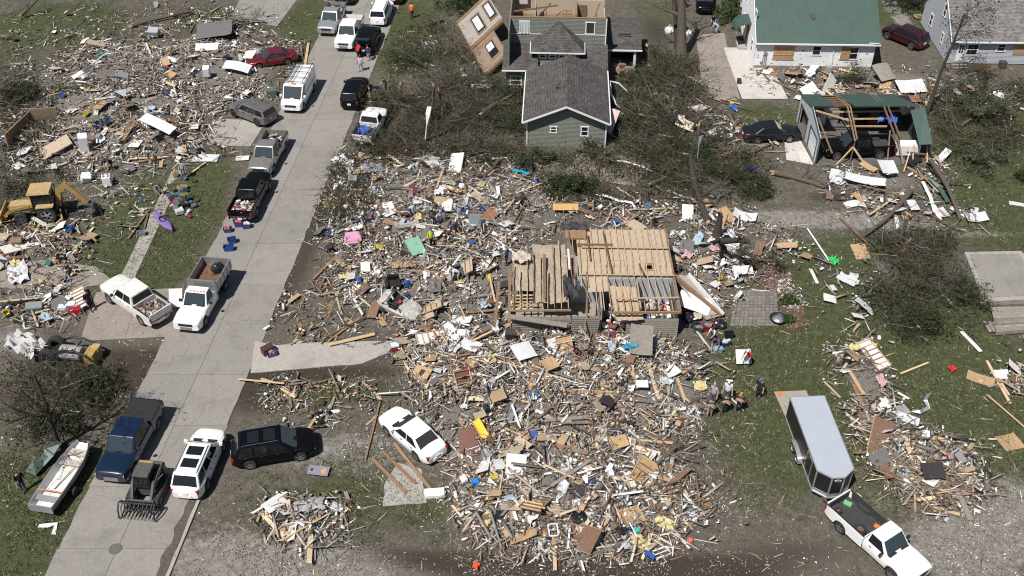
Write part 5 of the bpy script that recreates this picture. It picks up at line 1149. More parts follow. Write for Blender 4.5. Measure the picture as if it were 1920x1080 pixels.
# ================================================================ trees, stumps, brush
BARK = mat('bark', (.095, .078, .062), .95, noise=.45, scale=9, bump=.8); BARKD = mat('dark_bark', (.045, .038, .032), .95, noise=.45, scale=9, bump=.8); SPLINT = mat('split_wood', (.52, .38, .22), .9, noise=.35, scale=10)
def leafmat(name, c, hi):
 if name in MATS: return MATS[name]
 m = bpy.data.materials.new(name); m.use_nodes = True; MATS[name] = m; nt = m.node_tree; b = nt.nodes['Principled BSDF']; b.inputs['Roughness'].default_value = .6
 b.inputs['Specular IOR Level'].default_value = .3
 a = nt.nodes.new('ShaderNodeAttribute'); a.attribute_name = 'tone'; r_ = nt.nodes.new('ShaderNodeMix'); r_.data_type = 'RGBA'
 r_.inputs[6].default_value = (*c, 1); r_.inputs[7].default_value = (*hi, 1); nt.links.new(a.outputs['Fac'], r_.inputs[0]); nt.links.new(r_.outputs[2], b.inputs['Base Color'])
 tr = nt.nodes.new('ShaderNodeBsdfTranslucent'); nt.links.new(r_.outputs[2], tr.inputs[0]); mx = nt.nodes.new('ShaderNodeMixShader'); mx.inputs[0].default_value = .25
 nt.links.new(b.outputs[0], mx.inputs[1]); nt.links.new(tr.outputs[0], mx.inputs[2]); nt.links.new(mx.outputs[0], nt.nodes['Material Output'].inputs[0]); return m
LEAF = leafmat('leaf_green', (.018, .03, .011), (.08, .105, .038)); LEAFB = leafmat('leaf_bright', (.03, .055, .012), (.11, .16, .045)); LEAFO = leafmat('leaf_olive', (.018, .024, .010), (.078, .09, .038)); LEAFP = leafmat('leaf_pale', (.03, .042, .02), (.15, .17, .095))
def leaves(name, pts, size, m, parent, per=1, jit=.15, flat=.0):
 "leaf-sized blades spread round the given points: one crown"
 P = np.repeat(np.array([tuple(p) for p in pts], float), per, 0); n = len(P); P += nr.normal(0, jit, P.shape)
 P[:, 2] = np.maximum(P[:, 2], .02 - (parent.location.z if parent else 0))
 d = nr.normal(0, 1, (n, 3)); d /= np.linalg.norm(d, axis=1)[:, None]; e = np.cross(d, nr.normal(0, 1, (n, 3))); e /= np.linalg.norm(e, axis=1)[:, None] + 1e-6
 s_ = (nr.uniform(.55, 1.3, n) * size)[:, None]
 V = np.stack([P - d * s_ * .6, P + e * s_ * .28, P + d * s_ * .6, P - e * s_ * .28], 1).reshape(-1, 3)
 me = bpy.data.meshes.new(name); me.vertices.add(4 * n); me.vertices.foreach_set('co', V.astype(np.float32).ravel()); me.loops.add(4 * n); me.loops.foreach_set('vertex_index', np.arange(4 * n, dtype=np.int32)); me.polygons.add(n)
 me.polygons.foreach_set('loop_start', np.arange(0, 4 * n, 4, dtype=np.int32)); me.polygons.foreach_set('loop_total', np.full(n, 4, np.int32)); me.update()
 at = me.attributes.new('tone', 'FLOAT', 'POINT'); at.data.foreach_set('value', np.repeat(np.clip(nr.normal(.4, .3, n), 0, 1), 4).astype(np.float32)); me.materials.append(m)
 return link(name, me, parent)
def limb_pts(p, d, L_, n, wob, droop=0.0):
 out = [p.copy()]; d = d.normalized()
 for i in range(n):
  d = (d + Vector((rnd.gauss(0, wob), rnd.gauss(0, wob), rnd.gauss(0, wob) - droop))).normalized(); p = p + d * L_ / n; p.z = max(p.z, .03); out.append(p.copy())
 return out
def grow(mb, p, d, L_, r, depth, tips, wob=.16, droop=0.0, kids=(3, 5), spread=.9, n=5):
 pts = limb_pts(p, d, L_, n, wob, droop); mb.tube(pts, [r * (1 - .75 * i / n) for i in range(n + 1)], 6 if r > .05 else 4, caps=r > .06)
 if depth == 0:
  tips += pts[1:]; return
 for k in range(rnd.randint(*kids)):
  i = rnd.randint(1, n); b_ = pts[i]; dd = (pts[i] - pts[i - 1]).normalized(); q = (dd + Vector((rnd.gauss(0, 1), rnd.gauss(0, 1), rnd.gauss(0, .8))).normalized() * spread).normalized()
  grow(mb, b_, q, L_ * rnd.uniform(.4, .68), r * rnd.uniform(.32, .5), depth - 1, tips, wob, droop, kids, spread, max(3, n - 1))
def tree(name, label, base, d, L_, r, cat='tree', bark=None, leafm=None, lsize=.2, per=3, depth=2, limbs=6, start=.25, droop=0.0, kids=(3, 5), group=None, jit=.18, broken=True, spread=.9, wob=.1, trunk_n=7, limb_len=.55, limb_r=.42):
 base = Vector(base); o = empty(name, base, 0, label, cat, group); bark = bark or BARK; off = -base
 pts = [q - base for q in limb_pts(base, Vector(d), L_, trunk_n, wob * .6)]; n = trunk_n
 mb = MB(); rad = [r * (1.25 if i == 0 else 1 - .62 * i / n) for i in range(n + 1)]; mb.tube(pts, rad, 9); mb.build('trunk', bark, o, True)
 if broken:
  e = pts[-1]; t = (pts[-1] - pts[-2]).normalized(); mb = MB()
  for k in range(6): q = (t + Vector((rnd.gauss(0, .25), rnd.gauss(0, .25), rnd.gauss(0, .25)))).normalized(); mb.tube([e - t * .08, e + q * rnd.uniform(.2, .55)], [rad[-1] * .55, .012], 4)
  mb.build('splintered_end', SPLINT, o)
 tips = []
 zoff = base.z
 for k in range(limbs):
  i = max(1, min(n, int((start + (1 - start) * rnd.random()) * n + .5))); p = pts[i]; dd = (pts[i] - pts[i - 1]).normalized()
  q = (dd * .8 + Vector((rnd.gauss(0, 1), rnd.gauss(0, 1), rnd.gauss(.1, .8))).normalized()).normalized(); mb = MB(); wp = p + base
  tp = []; grow(mb, wp, q, L_ * limb_len * rnd.uniform(.7, 1.2), rad[i] * limb_r, depth, tp, .14, droop, kids, spread); mb.v = [(x - base.x, y - base.y, z - base.z) for x, y, z in mb.v]; mb.build('limb', bark, o); tips += [t_ - base for t_ in tp]
 if leafm and tips: leaves('crown', tips, lsize, leafm, o, per, jit)
 return o
def bush(name, label, c, rx, ry, rz_, n, m, size=.16, cat='bush', group=None, stems=14):
 c = Vector(c); o = empty(name, c, 0, label, cat, group); mb = MB()
 for k in range(stems):
  a = rnd.uniform(0, 6.28); q = Vector((math.cos(a) * rx * rnd.uniform(.3, .9), math.sin(a) * ry * rnd.uniform(.3, .9), rz_ * rnd.uniform(.6, 1.2))); mb.tube([(0, 0, 0), q * .5 + Vector((0, 0, .1)), q], [.05, .035, .01], 5)
 mb.build('stem', BARKD, o)
 cl = []
 for k in range(max(10, n // 60)):   # uneven clumps with gaps between
  a = rnd.uniform(0, 6.28); t = rnd.random() ** .5; zz = rnd.random(); s_ = math.sqrt(max(.05, 1 - (zz * .95) ** 2)); cc = Vector((math.cos(a) * rx * t * s_, math.sin(a) * ry * t * s_, .1 + zz * rz_ * rnd.uniform(.8, 1.15)))
  for j in range(60): cl.append(cc + Vector((rnd.gauss(0, .16), rnd.gauss(0, .16), rnd.gauss(0, .12))) * max(.7, rx * .45))
 leaves('crown', cl, size, m, o, 1, .03); return o
def log(name, label, p0, p1, r0, r1, m=None, twigs=4, cat='log', group=None, bend=.12):
 p0, p1 = Vector(p0), Vector(p1); d = p1 - p0; L_ = d.length; o = empty(name, p0, 0, label, cat, group); n = 6; side = Vector((-d.y, d.x, 0)).normalized()
 pts = [d * (i / n) + side * math.sin(i / n * 3.14) * bend * L_ * .3 + Vector((0, 0, rnd.uniform(-.04, .04))) for i in range(n + 1)]; mb = MB(); mb.tube(pts, [r0 + (r1 - r0) * i / n for i in range(n + 1)], 9); mb.build('trunk', m or BARK, o, True)
 mb = MB()
 for k in range(6): q = (-d.normalized() + Vector((rnd.gauss(0, .3), rnd.gauss(0, .3), rnd.gauss(0, .3)))).normalized(); mb.tube([d.normalized() * .08, q * rnd.uniform(.15, .5)], [r0 * .55, .01], 4)
 mb.build('splintered_end', SPLINT, o)
 for k in range(twigs):
  i = rnd.randint(2, n); mb = MB(); tp = []; grow(mb, pts[i] + p0, (d.normalized() * .6 + Vector((rnd.gauss(0, .7), rnd.gauss(0, .7), rnd.gauss(.25, .4)))), L_ * rnd.uniform(.25, .5), max(.02, r1 * .5), 1, tp, .15); mb.v = [(x - p0.x, y - p0.y, z - p0.z) for x, y, z in mb.v]; mb.build('limb', m or BARK, o)
 return o
V3 = Vector
# upright trunks
tree('broken_tree', 'massive broken trunk standing beside the brown driveway', G(1277, 108), (.0, .1, 1), 9.5, .55, bark=BARK, limbs=7, start=.45, depth=1, leafm=LEAF, lsize=.22, per=2, wob=.05, limb_len=.3)
tree('leaning_tree', 'second thick trunk leaning out behind the massive broken one', G(1272, 92), (-.12, .2, 1), 7, .4, bark=BARKD, limbs=4, start=.5, depth=1, wob=.05, limb_len=.3)
tree('slim_tree', 'tall slim leaning tree with a few leaves beside the garage', G(1737, 212), (.17, .10, 1), 9.4, .19, bark=BARKD, leafm=LEAFO, lsize=.17, per=2, limbs=11, start=.35, depth=2, wob=.07, limb_len=.26, broken=False, jit=.2, limb_r=.35)
tree('blackened_tree', 'dark forked stump of a tree near the ruined house', G(1343, 452), (.05, .0, 1), 2.6, .42, bark=BARKD, limbs=2, start=.9, depth=0, wob=.1, limb_len=.3)
log('snapped_limb', 'dark split limb reaching up from the forked stump', G(1350, 452, 2.1), G(1404, 452, 4.3), .26, .16, BARKD, 2, 'limb'); log('snapped_limb', 'dark bent limb curling over the forked stump', G(1346, 450, 2.0), G(1333, 455, 3.9), .22, .1, BARKD, 1, 'limb')
log('snapped_limb', 'drooping dark limb hanging from the forked stump', G(1350, 452, 1.4), G(1372, 500, .1), .2, .08, BARKD, 1, 'limb')
tree('bare_tree', 'bare spreading tree at the kerb beside the blue pickup', G(112, 838), (-.02, .03, 1), 6.4, .17, bark=BARKD, leafm=LEAFO, lsize=.15, per=1, limbs=15, start=.12, depth=2, wob=.08, limb_len=.55, jit=.12, broken=False, spread=.7)
bush('low_shrub', 'dark green shrub under the bare tree by the kerb', G(185, 725), 2.2, 1.6, .8, 2600, LEAFO); bush('low_shrub', 'mossy shrub at the foot of the bare tree', G(105, 800), 2.0, 1.3, .7, 2000, LEAFO)
# fallen trunks
FT = [((1262, 178), (1312, 318), .22, .3, .5, .28, 'long fallen trunk lying below the brown driveway'), ((1192, 172), (1258, 258), .3, .2, .2, .1, 'grey fallen limb between the sage addition and the brush'), ((1452, 324), (1546, 350), .25, .2, .24, .15, 'fallen log on the grass below the black sedan'),
      ((1708, 356), (1618, 444), .7, .3, .24, .1, 'log propped across the torn white panels'), ((1690, 368), (1702, 404), .5, .2, .2, .16, 'short fallen log under the propped one'), ((1745, 300), (1800, 410), 1.2, .3, .18, .14, 'leaning splintered log at the corner of the garage'), ((1700, 455), (1655, 535), .6, .3, .2, .08, 'curved fallen limb in the brush beside the pad'), ((1220, 345), (1280, 322), .3, .3, .2, .12, 'mossy log in the brush above the ruined house'),
      ((905, 212), (958, 180), .8, .9, .25, .1, 'uprooted trunk with a pale split end in the brush'), ((935, 300), (900, 335), .3, .5, .16, .12, 'upright stub of a limb in the rubble below the brush'), ((880, 305), (950, 395), .5, .4, .14, .08, 'bent limb reaching down into the rubble heap'), ((1170, 215), (1240, 262), .5, .3, .2, .1, 'pale fallen limb crossing the brush beside the addition'), ((40, 28), (70, 0), .4, 1.6, .2, .12, 'snapped curved limb at the top of the left lawn'),
      ((248, 48), (360, 22), .3, .4, .2, .08, 'dark fallen limb across the far side of the left heap'), ((1860, 180), (1905, 215), .3, .3, .28, .18, 'thick log beside the white cloth by the grey house'), ((1210, 895), (1268, 838), .3, .5, .15, .1, 'bare branch lying over the lower lumber heap'), ((1328, 415), (1295, 290), .2, .8, .3, .2, 'thick leaning trunk above the forked stump')]
for (a, b_, z0, z1, r0, r1, lb) in FT: log('fallen_log', lb, G(*a, z0), G(*b_, z1), r0, r1, BARKD if rnd.random() < .3 else BARK, 5, 'log', 'fallen trunks')
SN = [((805, 232), 3.6, .25, 'splintered standing snag with white metal wrapped round it'), ((830, 222), 2.6, .2, 'shorter splintered snag beside the wrapped one'), ((1310, 300), 3.2, .28, 'snapped trunk with a white panel stuck on it'), ((868, 175), 2.2, .15, 'thin snag in the brush left of the addition'), ((1688, 455), 2.2, .2, 'stub of a tree in the brush beside the pad'), ((1738, 300), 2.4, .16, 'stub of a trunk at the corner of the garage'), ((1295, 255), 2.0, .2, 'short snag among brush above the snapped trunk')]
for (p, L_, r_, lb) in SN: tree('snag', lb, G(*p), (rnd.uniform(-.15, .15), rnd.uniform(-.1, .1), 1), L_, r_, limbs=3, start=.5, depth=1, group='standing snags', wob=.12, limb_len=.4)
# downed crowns: tangles of branches and leaves
DC = [((770, 205), (-.9, .2), 3.6, LEAFO, 4, 'brush tangle beside the street near the tripod'), ((850, 195), (.5, .5), 4.2, LEAFO, 4, 'brush tangle beneath the leaning tan wall'), ((905, 235), (1, -.3), 4.0, LEAF, 4, 'brush tangle against the sage addition'), ((740, 260), (-.3, -.7), 3.0, LEAFO, 3, 'brush tangle beside the wrecked white pickup'), ((870, 270), (.3, -.6), 3.4, LEAFO, 3, 'brush tangle above the rubble heap'), ((950, 190), (.3, .5), 3.2, LEAF, 4, 'leafy tangle at the left corner of the addition'), ((800, 130), (-.4, .3), 3.0, LEAF, 4, 'leafy tangle on the lawn below the leaning wall'),
      ((1190, 205), (.4, .6), 3.6, LEAF, 4, 'leafy tangle right of the sage addition'), ((1250, 165), (-.3, .6), 3.4, LEAFO, 3, 'twig tangle left of the brown driveway'), ((1215, 280), (.5, -.4), 3.6, LEAF, 4, 'leafy tangle below the addition corner'), ((1275, 240), (-.5, .3), 3.4, LEAFO, 3, 'brush tangle left of the black sedan'), ((1360, 350), (.4, .3), 3.2, LEAFO, 4, 'leafy tangle around the snapped trunk'), ((1330, 305), (-.6, -.3), 3.0, LEAF, 4, 'leafy tangle above the gravel lane'), ((1240, 120), (-.2, .3), 2.6, LEAFO, 2, 'twig heap beside the porch of the sage house'),
      ((1700, 500), (.3, -.6), 4.4, LEAF, 4, 'green downed crown left of the pad, upper half'), ((1690, 570), (-.2, -.7), 3.4, LEAF, 4, 'green downed crown left of the pad, lower half'), ((1750, 545), (.5, -.4), 3.2, LEAF, 4, 'green downed crown touching the concrete pad'), ((1800, 240), (.5, .4), 4.4, LEAFP, 9, 'big pale leafed crown fallen beside the garage'), ((1790, 275), (.3, -.6), 3.6, LEAFP, 8, 'pale leafed crown fallen over the lawn below'), ((1870, 195), (.6, .3), 3.6, LEAFO, 4, 'brush tangle in front of the grey house'), ((1835, 165), (.2, .6), 3.0, LEAFO, 3, 'twig tangle under the grey house windows'),
      ((30, 195), (.6, .3), 3.2, LEAFO, 5, 'dark brush clump left of the rubble heap'), ((25, 335), (.7, .2), 3.4, LEAFO, 2, 'grey brush tangle behind the backhoe'), ((500, 45), (-.8, .1), 3.0, LEAFO, 1, 'grey branch tangle above the red sedan'), ((830, 40), (-.6, -.5), 3.4, LEAFO, 1, 'dry fan of branches near the leaning wall'), ((1380, 335), (.3, -.4), 2.0, LEAFO, 3, 'leafy branches below the black sedan'), ((1440, 342), (-.3, -.4), 1.8, LEAF, 4, 'leafy branches beside the fallen log'), ((1120, 235), (.8, .2), 2.2, LEAF, 3, 'brush at the right wall of the addition'), ((1000, 290), (-.2, -.5), 2.6, LEAF, 4, 'brush under the windows of the addition'), ((1080, 285), (.5, -.2), 2.4, LEAF, 4, 'brush below the gable of the addition'),
      ((1560, 150), (.8, .1), 2.2, LEAFO, 3, 'twigs along the white house foundation'), ((1690, 600), (.5, -.3), 2.0, LEAF, 5, 'leafy spray at the foot of the downed crown'), ((1900, 330), (.4, -.3), 2.0, LEAF, 5, 'leafy spray on the far lawn'), ((1455, 495), (-.8, .1), 2.4, LEAFO, 1, 'black twigs over the mulch bed'), ((690, 300), (-.4, -.5), 2.4, LEAFO, 1, 'bare twigs at the street edge above the rubble'), ((660, 375), (-.3, -.6), 2.6, LEAFO, 1, 'bare twigs beside the street mid rubble')]
for (p, d, L_, lm, per, lb) in DC:
 b_ = GZ(*p); o = tree('fallen_tree', lb, b_ + Vector((0, 0, .25)), (d[0], d[1], .12), L_, .14, 'fallen tree', BARKD if lm is LEAF else BARK, lm, .17 if lm is not LEAFP else .2, per, 2, 9, .0, .03, (3, 5), 'fallen crowns', .22, True, 1.0, .14, 6, .6, .45); o.scale = (1, 1, .55)
# shrubs and hedges
for (p, rx, ry, h_, n, m, lb) in [((1065, 362), 2.4, 1.5, 1.3, 5200, LEAF, 'dark rounded evergreen shrub above the orange cabinet'), ((868, 18), 3.2, 3.0, 2.2, 5200, LEAF, 'dark evergreen shrub at the top behind the leaning wall'), ((1372, 40), 1.9, 3.0, 2.2, 4800, LEAFB, 'bright green hedge left of the white house'), ((1372, 5), 2.2, 2.5, 2.4, 3600, LEAFB, 'bright green hedge beyond, by the top edge'), ((1705, 16), 3.4, 3.0, 2.0, 5200, LEAF, 'dark evergreen between the white and grey houses'), ((1480, 568), .7, .55, .35, 900, LEAFB, 'low green plant in the mulch bed'), ((1478, 602), .45, .4, .25, 400, LEAFB, 'small green plant at the lower end of the mulch bed'), ((40, 190), 2.2, 1.8, 1.4, 3200, LEAFO, 'dark bush at the left border beside the rubble'), ((1105, 345), 1.1, .8, .4, 900, LEAFB, 'weeds growing in the brown flagstones'), ((1030, 300), 1.2, .8, .5, 900, LEAF, 'weeds below the addition windows')]:
 bush('shrub', lb, G(*p), rx, ry, h_, n, m)


# ================================================================ people
SKIN = mat('skin', (.42, .26, .19), .6); SKIND = mat('tanned_skin', (.30, .17, .115), .6); HAIRB = mat('brown_hair', (.06, .035, .02), .7); HAIRG = mat('grey_hair', (.3, .28, .26), .7); SHOE = mat('shoe', (.06, .055, .05), .7); EYE = mat('eye_dark', (.02, .015, .01), .3); LIP = mat('lip', (.28, .11, .09), .5)
def cloth(n, c): return mat('cloth_' + n, c, .9, noise=.15, scale=12)
def person(label, px, py, face, top, legs, pose='stand', hat=None, hair=HAIRB, skin=SKIN, h=1.75, z=0.0, shorts=False, vest=None, group=None, long_hair=False):
 p = GZ(px, py); k = h / 1.75; o = empty('person', (p.x, p.y, p.z + z + (.045 if False else 0)), R(face) - math.pi / 2, label, 'person', group)
 # joints: x right, y forward, z up
 J = {}; bend = pose in ('bend', 'reach'); step = .22 if pose == 'walk' else .06
 hip = Vector((0, -.12 if bend else 0, .92 if not bend else .86)); lean = {'bend': 1.05, 'reach': .55}.get(pose, .05)
 up = Vector((0, math.sin(lean), math.cos(lean))); sp = hip + up * .24; ch = hip + up * .45; nk = hip + up * .58; hd = nk + (up * .6 + Vector((0, .12, .5)) * (.3 if bend else 1)).normalized() * .12
 V = [hip, sp, ch, nk, hd]; E_ = [(0, 1), (1, 2), (2, 3), (3, 4)]; Rr = [.165, .15, .165, .062, .06]; B = ['leg', 'top', 'top', 'skin', 'skin']
 def add(p_, r_, par, b_): V.append(Vector(p_)); Rr.append(r_); E_.append((par, len(V) - 1)); B.append(b_); return len(V) - 1
 for s_ in (-1, 1):
  sh = add(ch + Vector((s_ * .19, 0, 0)) + up * .07, .075, 2, 'top')
  if pose == 'fold': el = ch + Vector((s_ * .27, .02, -.22)); wr = ch + Vector((-s_ * .06, .22, -.14 - .03 * s_))
  elif pose == 'bend': el = ch + Vector((s_ * .24, .1, -.28)); wr = el + Vector((-s_ * .05, .14, -.24))
  elif pose == 'reach': el = ch + Vector((s_ * .24, .18, -.2)); wr = el + Vector((-s_ * .04, .24, -.06))
  elif pose == 'up': el = ch + Vector((s_ * .3, .08, .0)); wr = el + Vector((-s_ * .1, .16, .2))
  else: el = ch + Vector((s_ * .26, -.03, -.27)); wr = el + Vector((s_ * .02, .1 + (.08 * s_ if pose == 'walk' else 0), -.24))
  e = add(el, .052, sh, 'top'); e2 = add(el.lerp(wr, .5), .045, e, 'skin'); w_ = add(wr, .034, e2, 'skin'); hv = (wr - el).normalized(); side = hv.cross(Vector((0, 1, .2))).normalized()
  if side.length < .5: side = Vector((1, 0, 0))
  pm = add(wr + hv * .07, .036, w_, 'skin')
  for f_, (off, ln) in enumerate(((-.03, .075), (-.01, .085), (.012, .08), (.032, .062))):
   b1 = wr + hv * .095 + side * off; a1 = add(b1, .0105, pm, 'skin'); a2 = add(b1 + hv * ln * .55 + Vector((0, .012, -.006)), .0095, a1, 'skin'); add(b1 + hv * ln * .9 + Vector((0, .032, -.015)), .008, a2, 'skin')
  t1 = add(wr + hv * .045 + side * -.045, .011, w_, 'skin'); add(wr + hv * .09 + side * -.065, .009, t1, 'skin')
  hp_ = add(hip + Vector((s_ * .1, 0, -.06)), .105, 0, 'leg'); fwd = s_ * step
  kn = add(Vector((s_ * .11, hip.y * .3 + fwd * .6 + (.1 if bend else .02), .5)), .068, hp_, 'leg'); an = add(Vector((s_ * .12, fwd, .1)), .045, kn, 'shin' if shorts else 'leg'); add(Vector((s_ * .14, fwd + .17, .05)), .042, an, 'shoe')
 me = bpy.data.meshes.new('body'); me.from_pydata([tuple(v * k) for v in V], E_, [])
 ob = bpy.data.objects.new('tmp_body', me); C.objects.link(ob); m = ob.modifiers.new('s', 'SKIN'); m.use_smooth_shade = True
 sv = me.skin_vertices[0].data
 for i, r_ in enumerate(Rr): sv[i].radius = (r_ * k, r_ * k * (.72 if i < 3 else 1)) if i >= 3 else (r_ * k * 1.12, r_ * k * .78); sv[i].use_root = (i == 0)
 s2 = ob.modifiers.new('d', 'SUBSURF'); s2.levels = 1; s2.render_levels = 1
 dg = bpy.context.evaluated_depsgraph_get(); me2 = bpy.data.meshes.new_from_object(ob.evaluated_get(dg)); bpy.data.objects.remove(ob)
 # head: a shaped skull with nose, chin, eyes and mouth joined to the body surface
 bm = bmesh.new(); bm.from_mesh(me2)
 for f_ in bm.faces: f_.tag = True
 r_ = bmesh.ops.create_uvsphere(bm, u_segments=14, v_segments=12, radius=1)
 hc = (hd + Vector((0, .015, .075))) * k; tilt = Matrix.Rotation(-lean * (.5 if bend else .1), 3, 'X')
 for v in r_['verts']:
  x, y, z_ = v.co; zz = z_; w_ = .075 * (1 - .22 * max(0, -zz)); q = Vector((x * w_, y * .092 + (.012 if zz < -.3 and y > 0 else 0), zz * .115))
  if y > .85 and abs(x) < .25 and -.35 < zz < .12: q.y += .024
  if abs(x) > .93 and abs(zz) < .25: q.x *= 1.16
  v.co = tilt @ (q * k) + hc
 MI = ['skin', 'top', 'leg', 'shoe', 'shin', 'eye', 'lip']; bone = []
 Pv = [v * k for v in V]
 for f_ in bm.faces:
  c = f_.calc_center_median()
  if not f_.tag:
   q = tilt.inverted() @ (c - hc) / k
   f_.material_index = 5 if (q.y > .06 and .005 < q.z < .035 and .018 < abs(q.x) < .05) else (6 if (q.y > .07 and -.07 < q.z < -.045 and abs(q.x) < .035) else 0); f_.smooth = True; continue
  best = None
  for (a, b_) in E_:
   A, Bq = Pv[a], Pv[b_]; d = Bq - A; t = max(0, min(1, (c - A).dot(d) / max(1e-6, d.length_squared))); dist = (A + d * t - c).length
   if best is None or dist < best[0]: best = (dist, B[b_])
  f_.material_index = MI.index(best[1]); f_.smooth = True
 mi = [f_.material_index for f_ in bm.faces]; bm.to_mesh(me2); bm.free(); me2.materials.clear()
 for m_ in (skin, top, legs, SHOE, skin, EYE, LIP): me2.materials.append(m_)
 me2.polygons.foreach_set('material_index', mi)
 me2.name = 'body'; link('body', me2, o)
 # hair or hat
 mb = MB(); mb.lathe([(.085, -.02), (.088, .02), (.08, .07), (.055, .105), (0, .122)], 12); mb.v = [tuple(tilt @ (Vector((x * .96, y * 1.13 - .008, z_ + .012)) * k) + hc) for x, y, z_ in mb.v]
 mb.build('cap' if hat else 'hair', hat or hair, o, True)
 if hat: mb = MB(); mb.box((0, 0, 0), (.13, .1, .012)); mb.v = [tuple(tilt @ ((Vector(q) + Vector((0, .13, .03))) * k) + hc) for q in mb.v]; mb.build('cap_brim', hat, o)
 if long_hair: mb = MB(); mb.box((0, -.08, -.1), (.13, .06, .25), taper=1.1); mb.v = [tuple(tilt @ (Vector(q) * k) + hc) for q in mb.v]; mb.build('hair', hair, o)
 if vest:
  mb = MB(); secs = []
  for t, rx, ry in ((.0, .185, .14), (.2, .19, .145), (.42, .205, .15), (.52, .15, .12)):
   c = (hip + up * t) * k; f_ = Vector((0, math.cos(lean), -math.sin(lean))); secs.append([tuple(c + Vector((math.cos(a), 0, 0)) * rx * k + f_ * math.sin(a) * ry * k) for a in [2 * math.pi * i / 14 for i in range(14)]])
  mb.loft(secs, caps=False); mb.build('vest', vest, o, True)
 return o
BLK_C, NAVY, DENIM, GREYC, WHITEC, KHAKI = cloth('black', (.014, .014, .016)), cloth('navy', (.025, .035, .075)), cloth('denim', (.06, .09, .15)), cloth('grey', (.30, .31, .33)), cloth('white', (.62, .64, .68)), cloth('khaki', (.3, .26, .2))
ORANGE, PINK, LILAC, BLUEC, REDC, LIME, LBLUE = cloth('orange', (.80, .17, .02)), cloth('pink', (.55, .38, .42)), cloth('lilac', (.32, .26, .40)), cloth('blue', (.07, .13, .30)), cloth('red', (.45, .02, .02)), cloth('lime', (.45, .62, .05)), cloth('light_blue', (.32, .42, .55))
person('person in a bright orange top walking on the far lawn', 773, 35, 100, ORANGE, BLK_C, 'walk')
person('person in pale pink top and lilac trousers walking on the street', 677, 135, 70, PINK, LILAC, 'walk', long_hair=True)
person('person in a red top at the raised black tailgate', 673, 110, 60, REDC, BLK_C, 'reach'); person('person in dark clothes and grey trousers at the raised tailgate', 692, 115, 110, NAVY, GREYC, 'reach')
person('person in navy shirt and shorts beside the black car door', 695, 192, 200, NAVY, KHAKI, 'stand', shorts=True); person('person in black seated behind the camera tripod', 724, 170, 190, BLK_C, BLK_C, 'reach', h=1.5)
person('person in dark jacket by the felled trunk near the hedge', 1336, 52, 260, NAVY, BLK_C, 'reach'); person('person in pale blue clothes bending over the felled trunk', 1343, 63, 170, LBLUE, LBLUE, 'bend')
person('person in pale blue shirt and jeans bending in the rubble', 770, 407, 330, LBLUE, DENIM, 'bend'); person('person in black standing beside the cardboard in the rubble', 815, 423, 20, BLK_C, BLK_C, 'stand'); person('person in blue shirt and khaki trousers near the cardboard', 832, 415, 200, BLUEC, KHAKI, 'reach', hair=HAIRG)
person('person in a lime safety vest walking through the rubble', 809, 463, 300, LIME, BLK_C, 'walk', vest=LIME); person('person in black crouching beside the grey cabinet', 855, 438, 320, BLK_C, BLK_C, 'bend'); person('person in blue polo shirt beside the roofless house', 950, 497, 150, BLUEC, NAVY, 'stand', hair=HAIRG)
person('person with white cap bending beside the purple bin', 858, 527, 200, WHITEC, GREYC, 'bend', hat=cloth('white', None) if 'cloth_white' not in MATS else WHITEC)
person('person in grey shirt at the back of the lawn group', 1335, 757, 230, GREYC, DENIM, 'stand', hair=HAIRG, h=1.8); person('person in navy shirt and khaki shorts, front of the lawn group', 1329, 783, 260, NAVY, KHAKI, 'fold', shorts=True)
person('person in white shirt with a white cap in the lawn group', 1361, 752, 250, WHITEC, DENIM, 'stand', hat=WHITEC, h=1.85); person('person in black shirt and trousers, middle of the lawn group', 1357, 776, 265, BLK_C, BLK_C, 'fold'); person('person in black with folded arms and an orange cap', 1384, 773, 240, BLK_C, BLK_C, 'fold', hat=ORANGE)
person('person in black with a blue cap apart from the lawn group', 1421, 746, 230, BLK_C, BLK_C, 'stand', hat=BLUEC); person('person in a red shirt holding the white board', 1401, 685, 230, REDC, DENIM, 'reach', hat=WHITEC)
person('person in blue shirt leaning over the belongings on the lawn', 296, 367, 320, BLUEC, KHAKI, 'bend'); person('person in grey top at the far end of the belongings', 346, 334, 260, GREYC, DENIM, 'stand'); person('person in black walking behind the crew cab pickup', 171, 582, 330, BLK_C, BLK_C, 'walk', h=1.85)
person('person in black hood and jeans beside the boat', 46, 921, 320, BLK_C, DENIM, 'stand'); person('person in dark clothes on the rubble above the backhoe', 209, 318, 250, NAVY, BLK_C, 'bend')
person('person in purple jersey among the boxes by the ruined house', 1343, 655, 240, cloth('purple', (.12, .08, .25)), DENIM, 'bend'); person('person in black sitting on the boxes by the ruined house', 1335, 640, 230, WHITEC, BLK_C, 'reach', h=1.5)
# camera tripod
tp = empty('camera_tripod', G(708, 190), 0, 'news camera on a tripod beside the black car', 'tripod')
for a in (90, 210, 330):
 mb = MB(); mb.tube([(math.cos(R(a)) * .45, math.sin(R(a)) * .45, 0), (0, 0, 1.3)], .025, 6); mb.build('leg', BLK, tp)
mb = MB(); mb.box((0, 0, 1.45), (.45, .16, .22)); cm_ = mb.build('camera_body', BLK, tp); mb = MB(); mb.lathe([(.0, 0), (.08, 0), (.1, .3), (0, .3)], 12, 'X', (.22, 0, 1.45)); mb.build('lens', BLK, cm_); mb = MB(); mb.lathe([(0, 0), (.06, 0), (.06, .1), (0, .1)], 10, 'Z', (0, 0, 1.26)); mb.build('pan_head', BLK, tp)


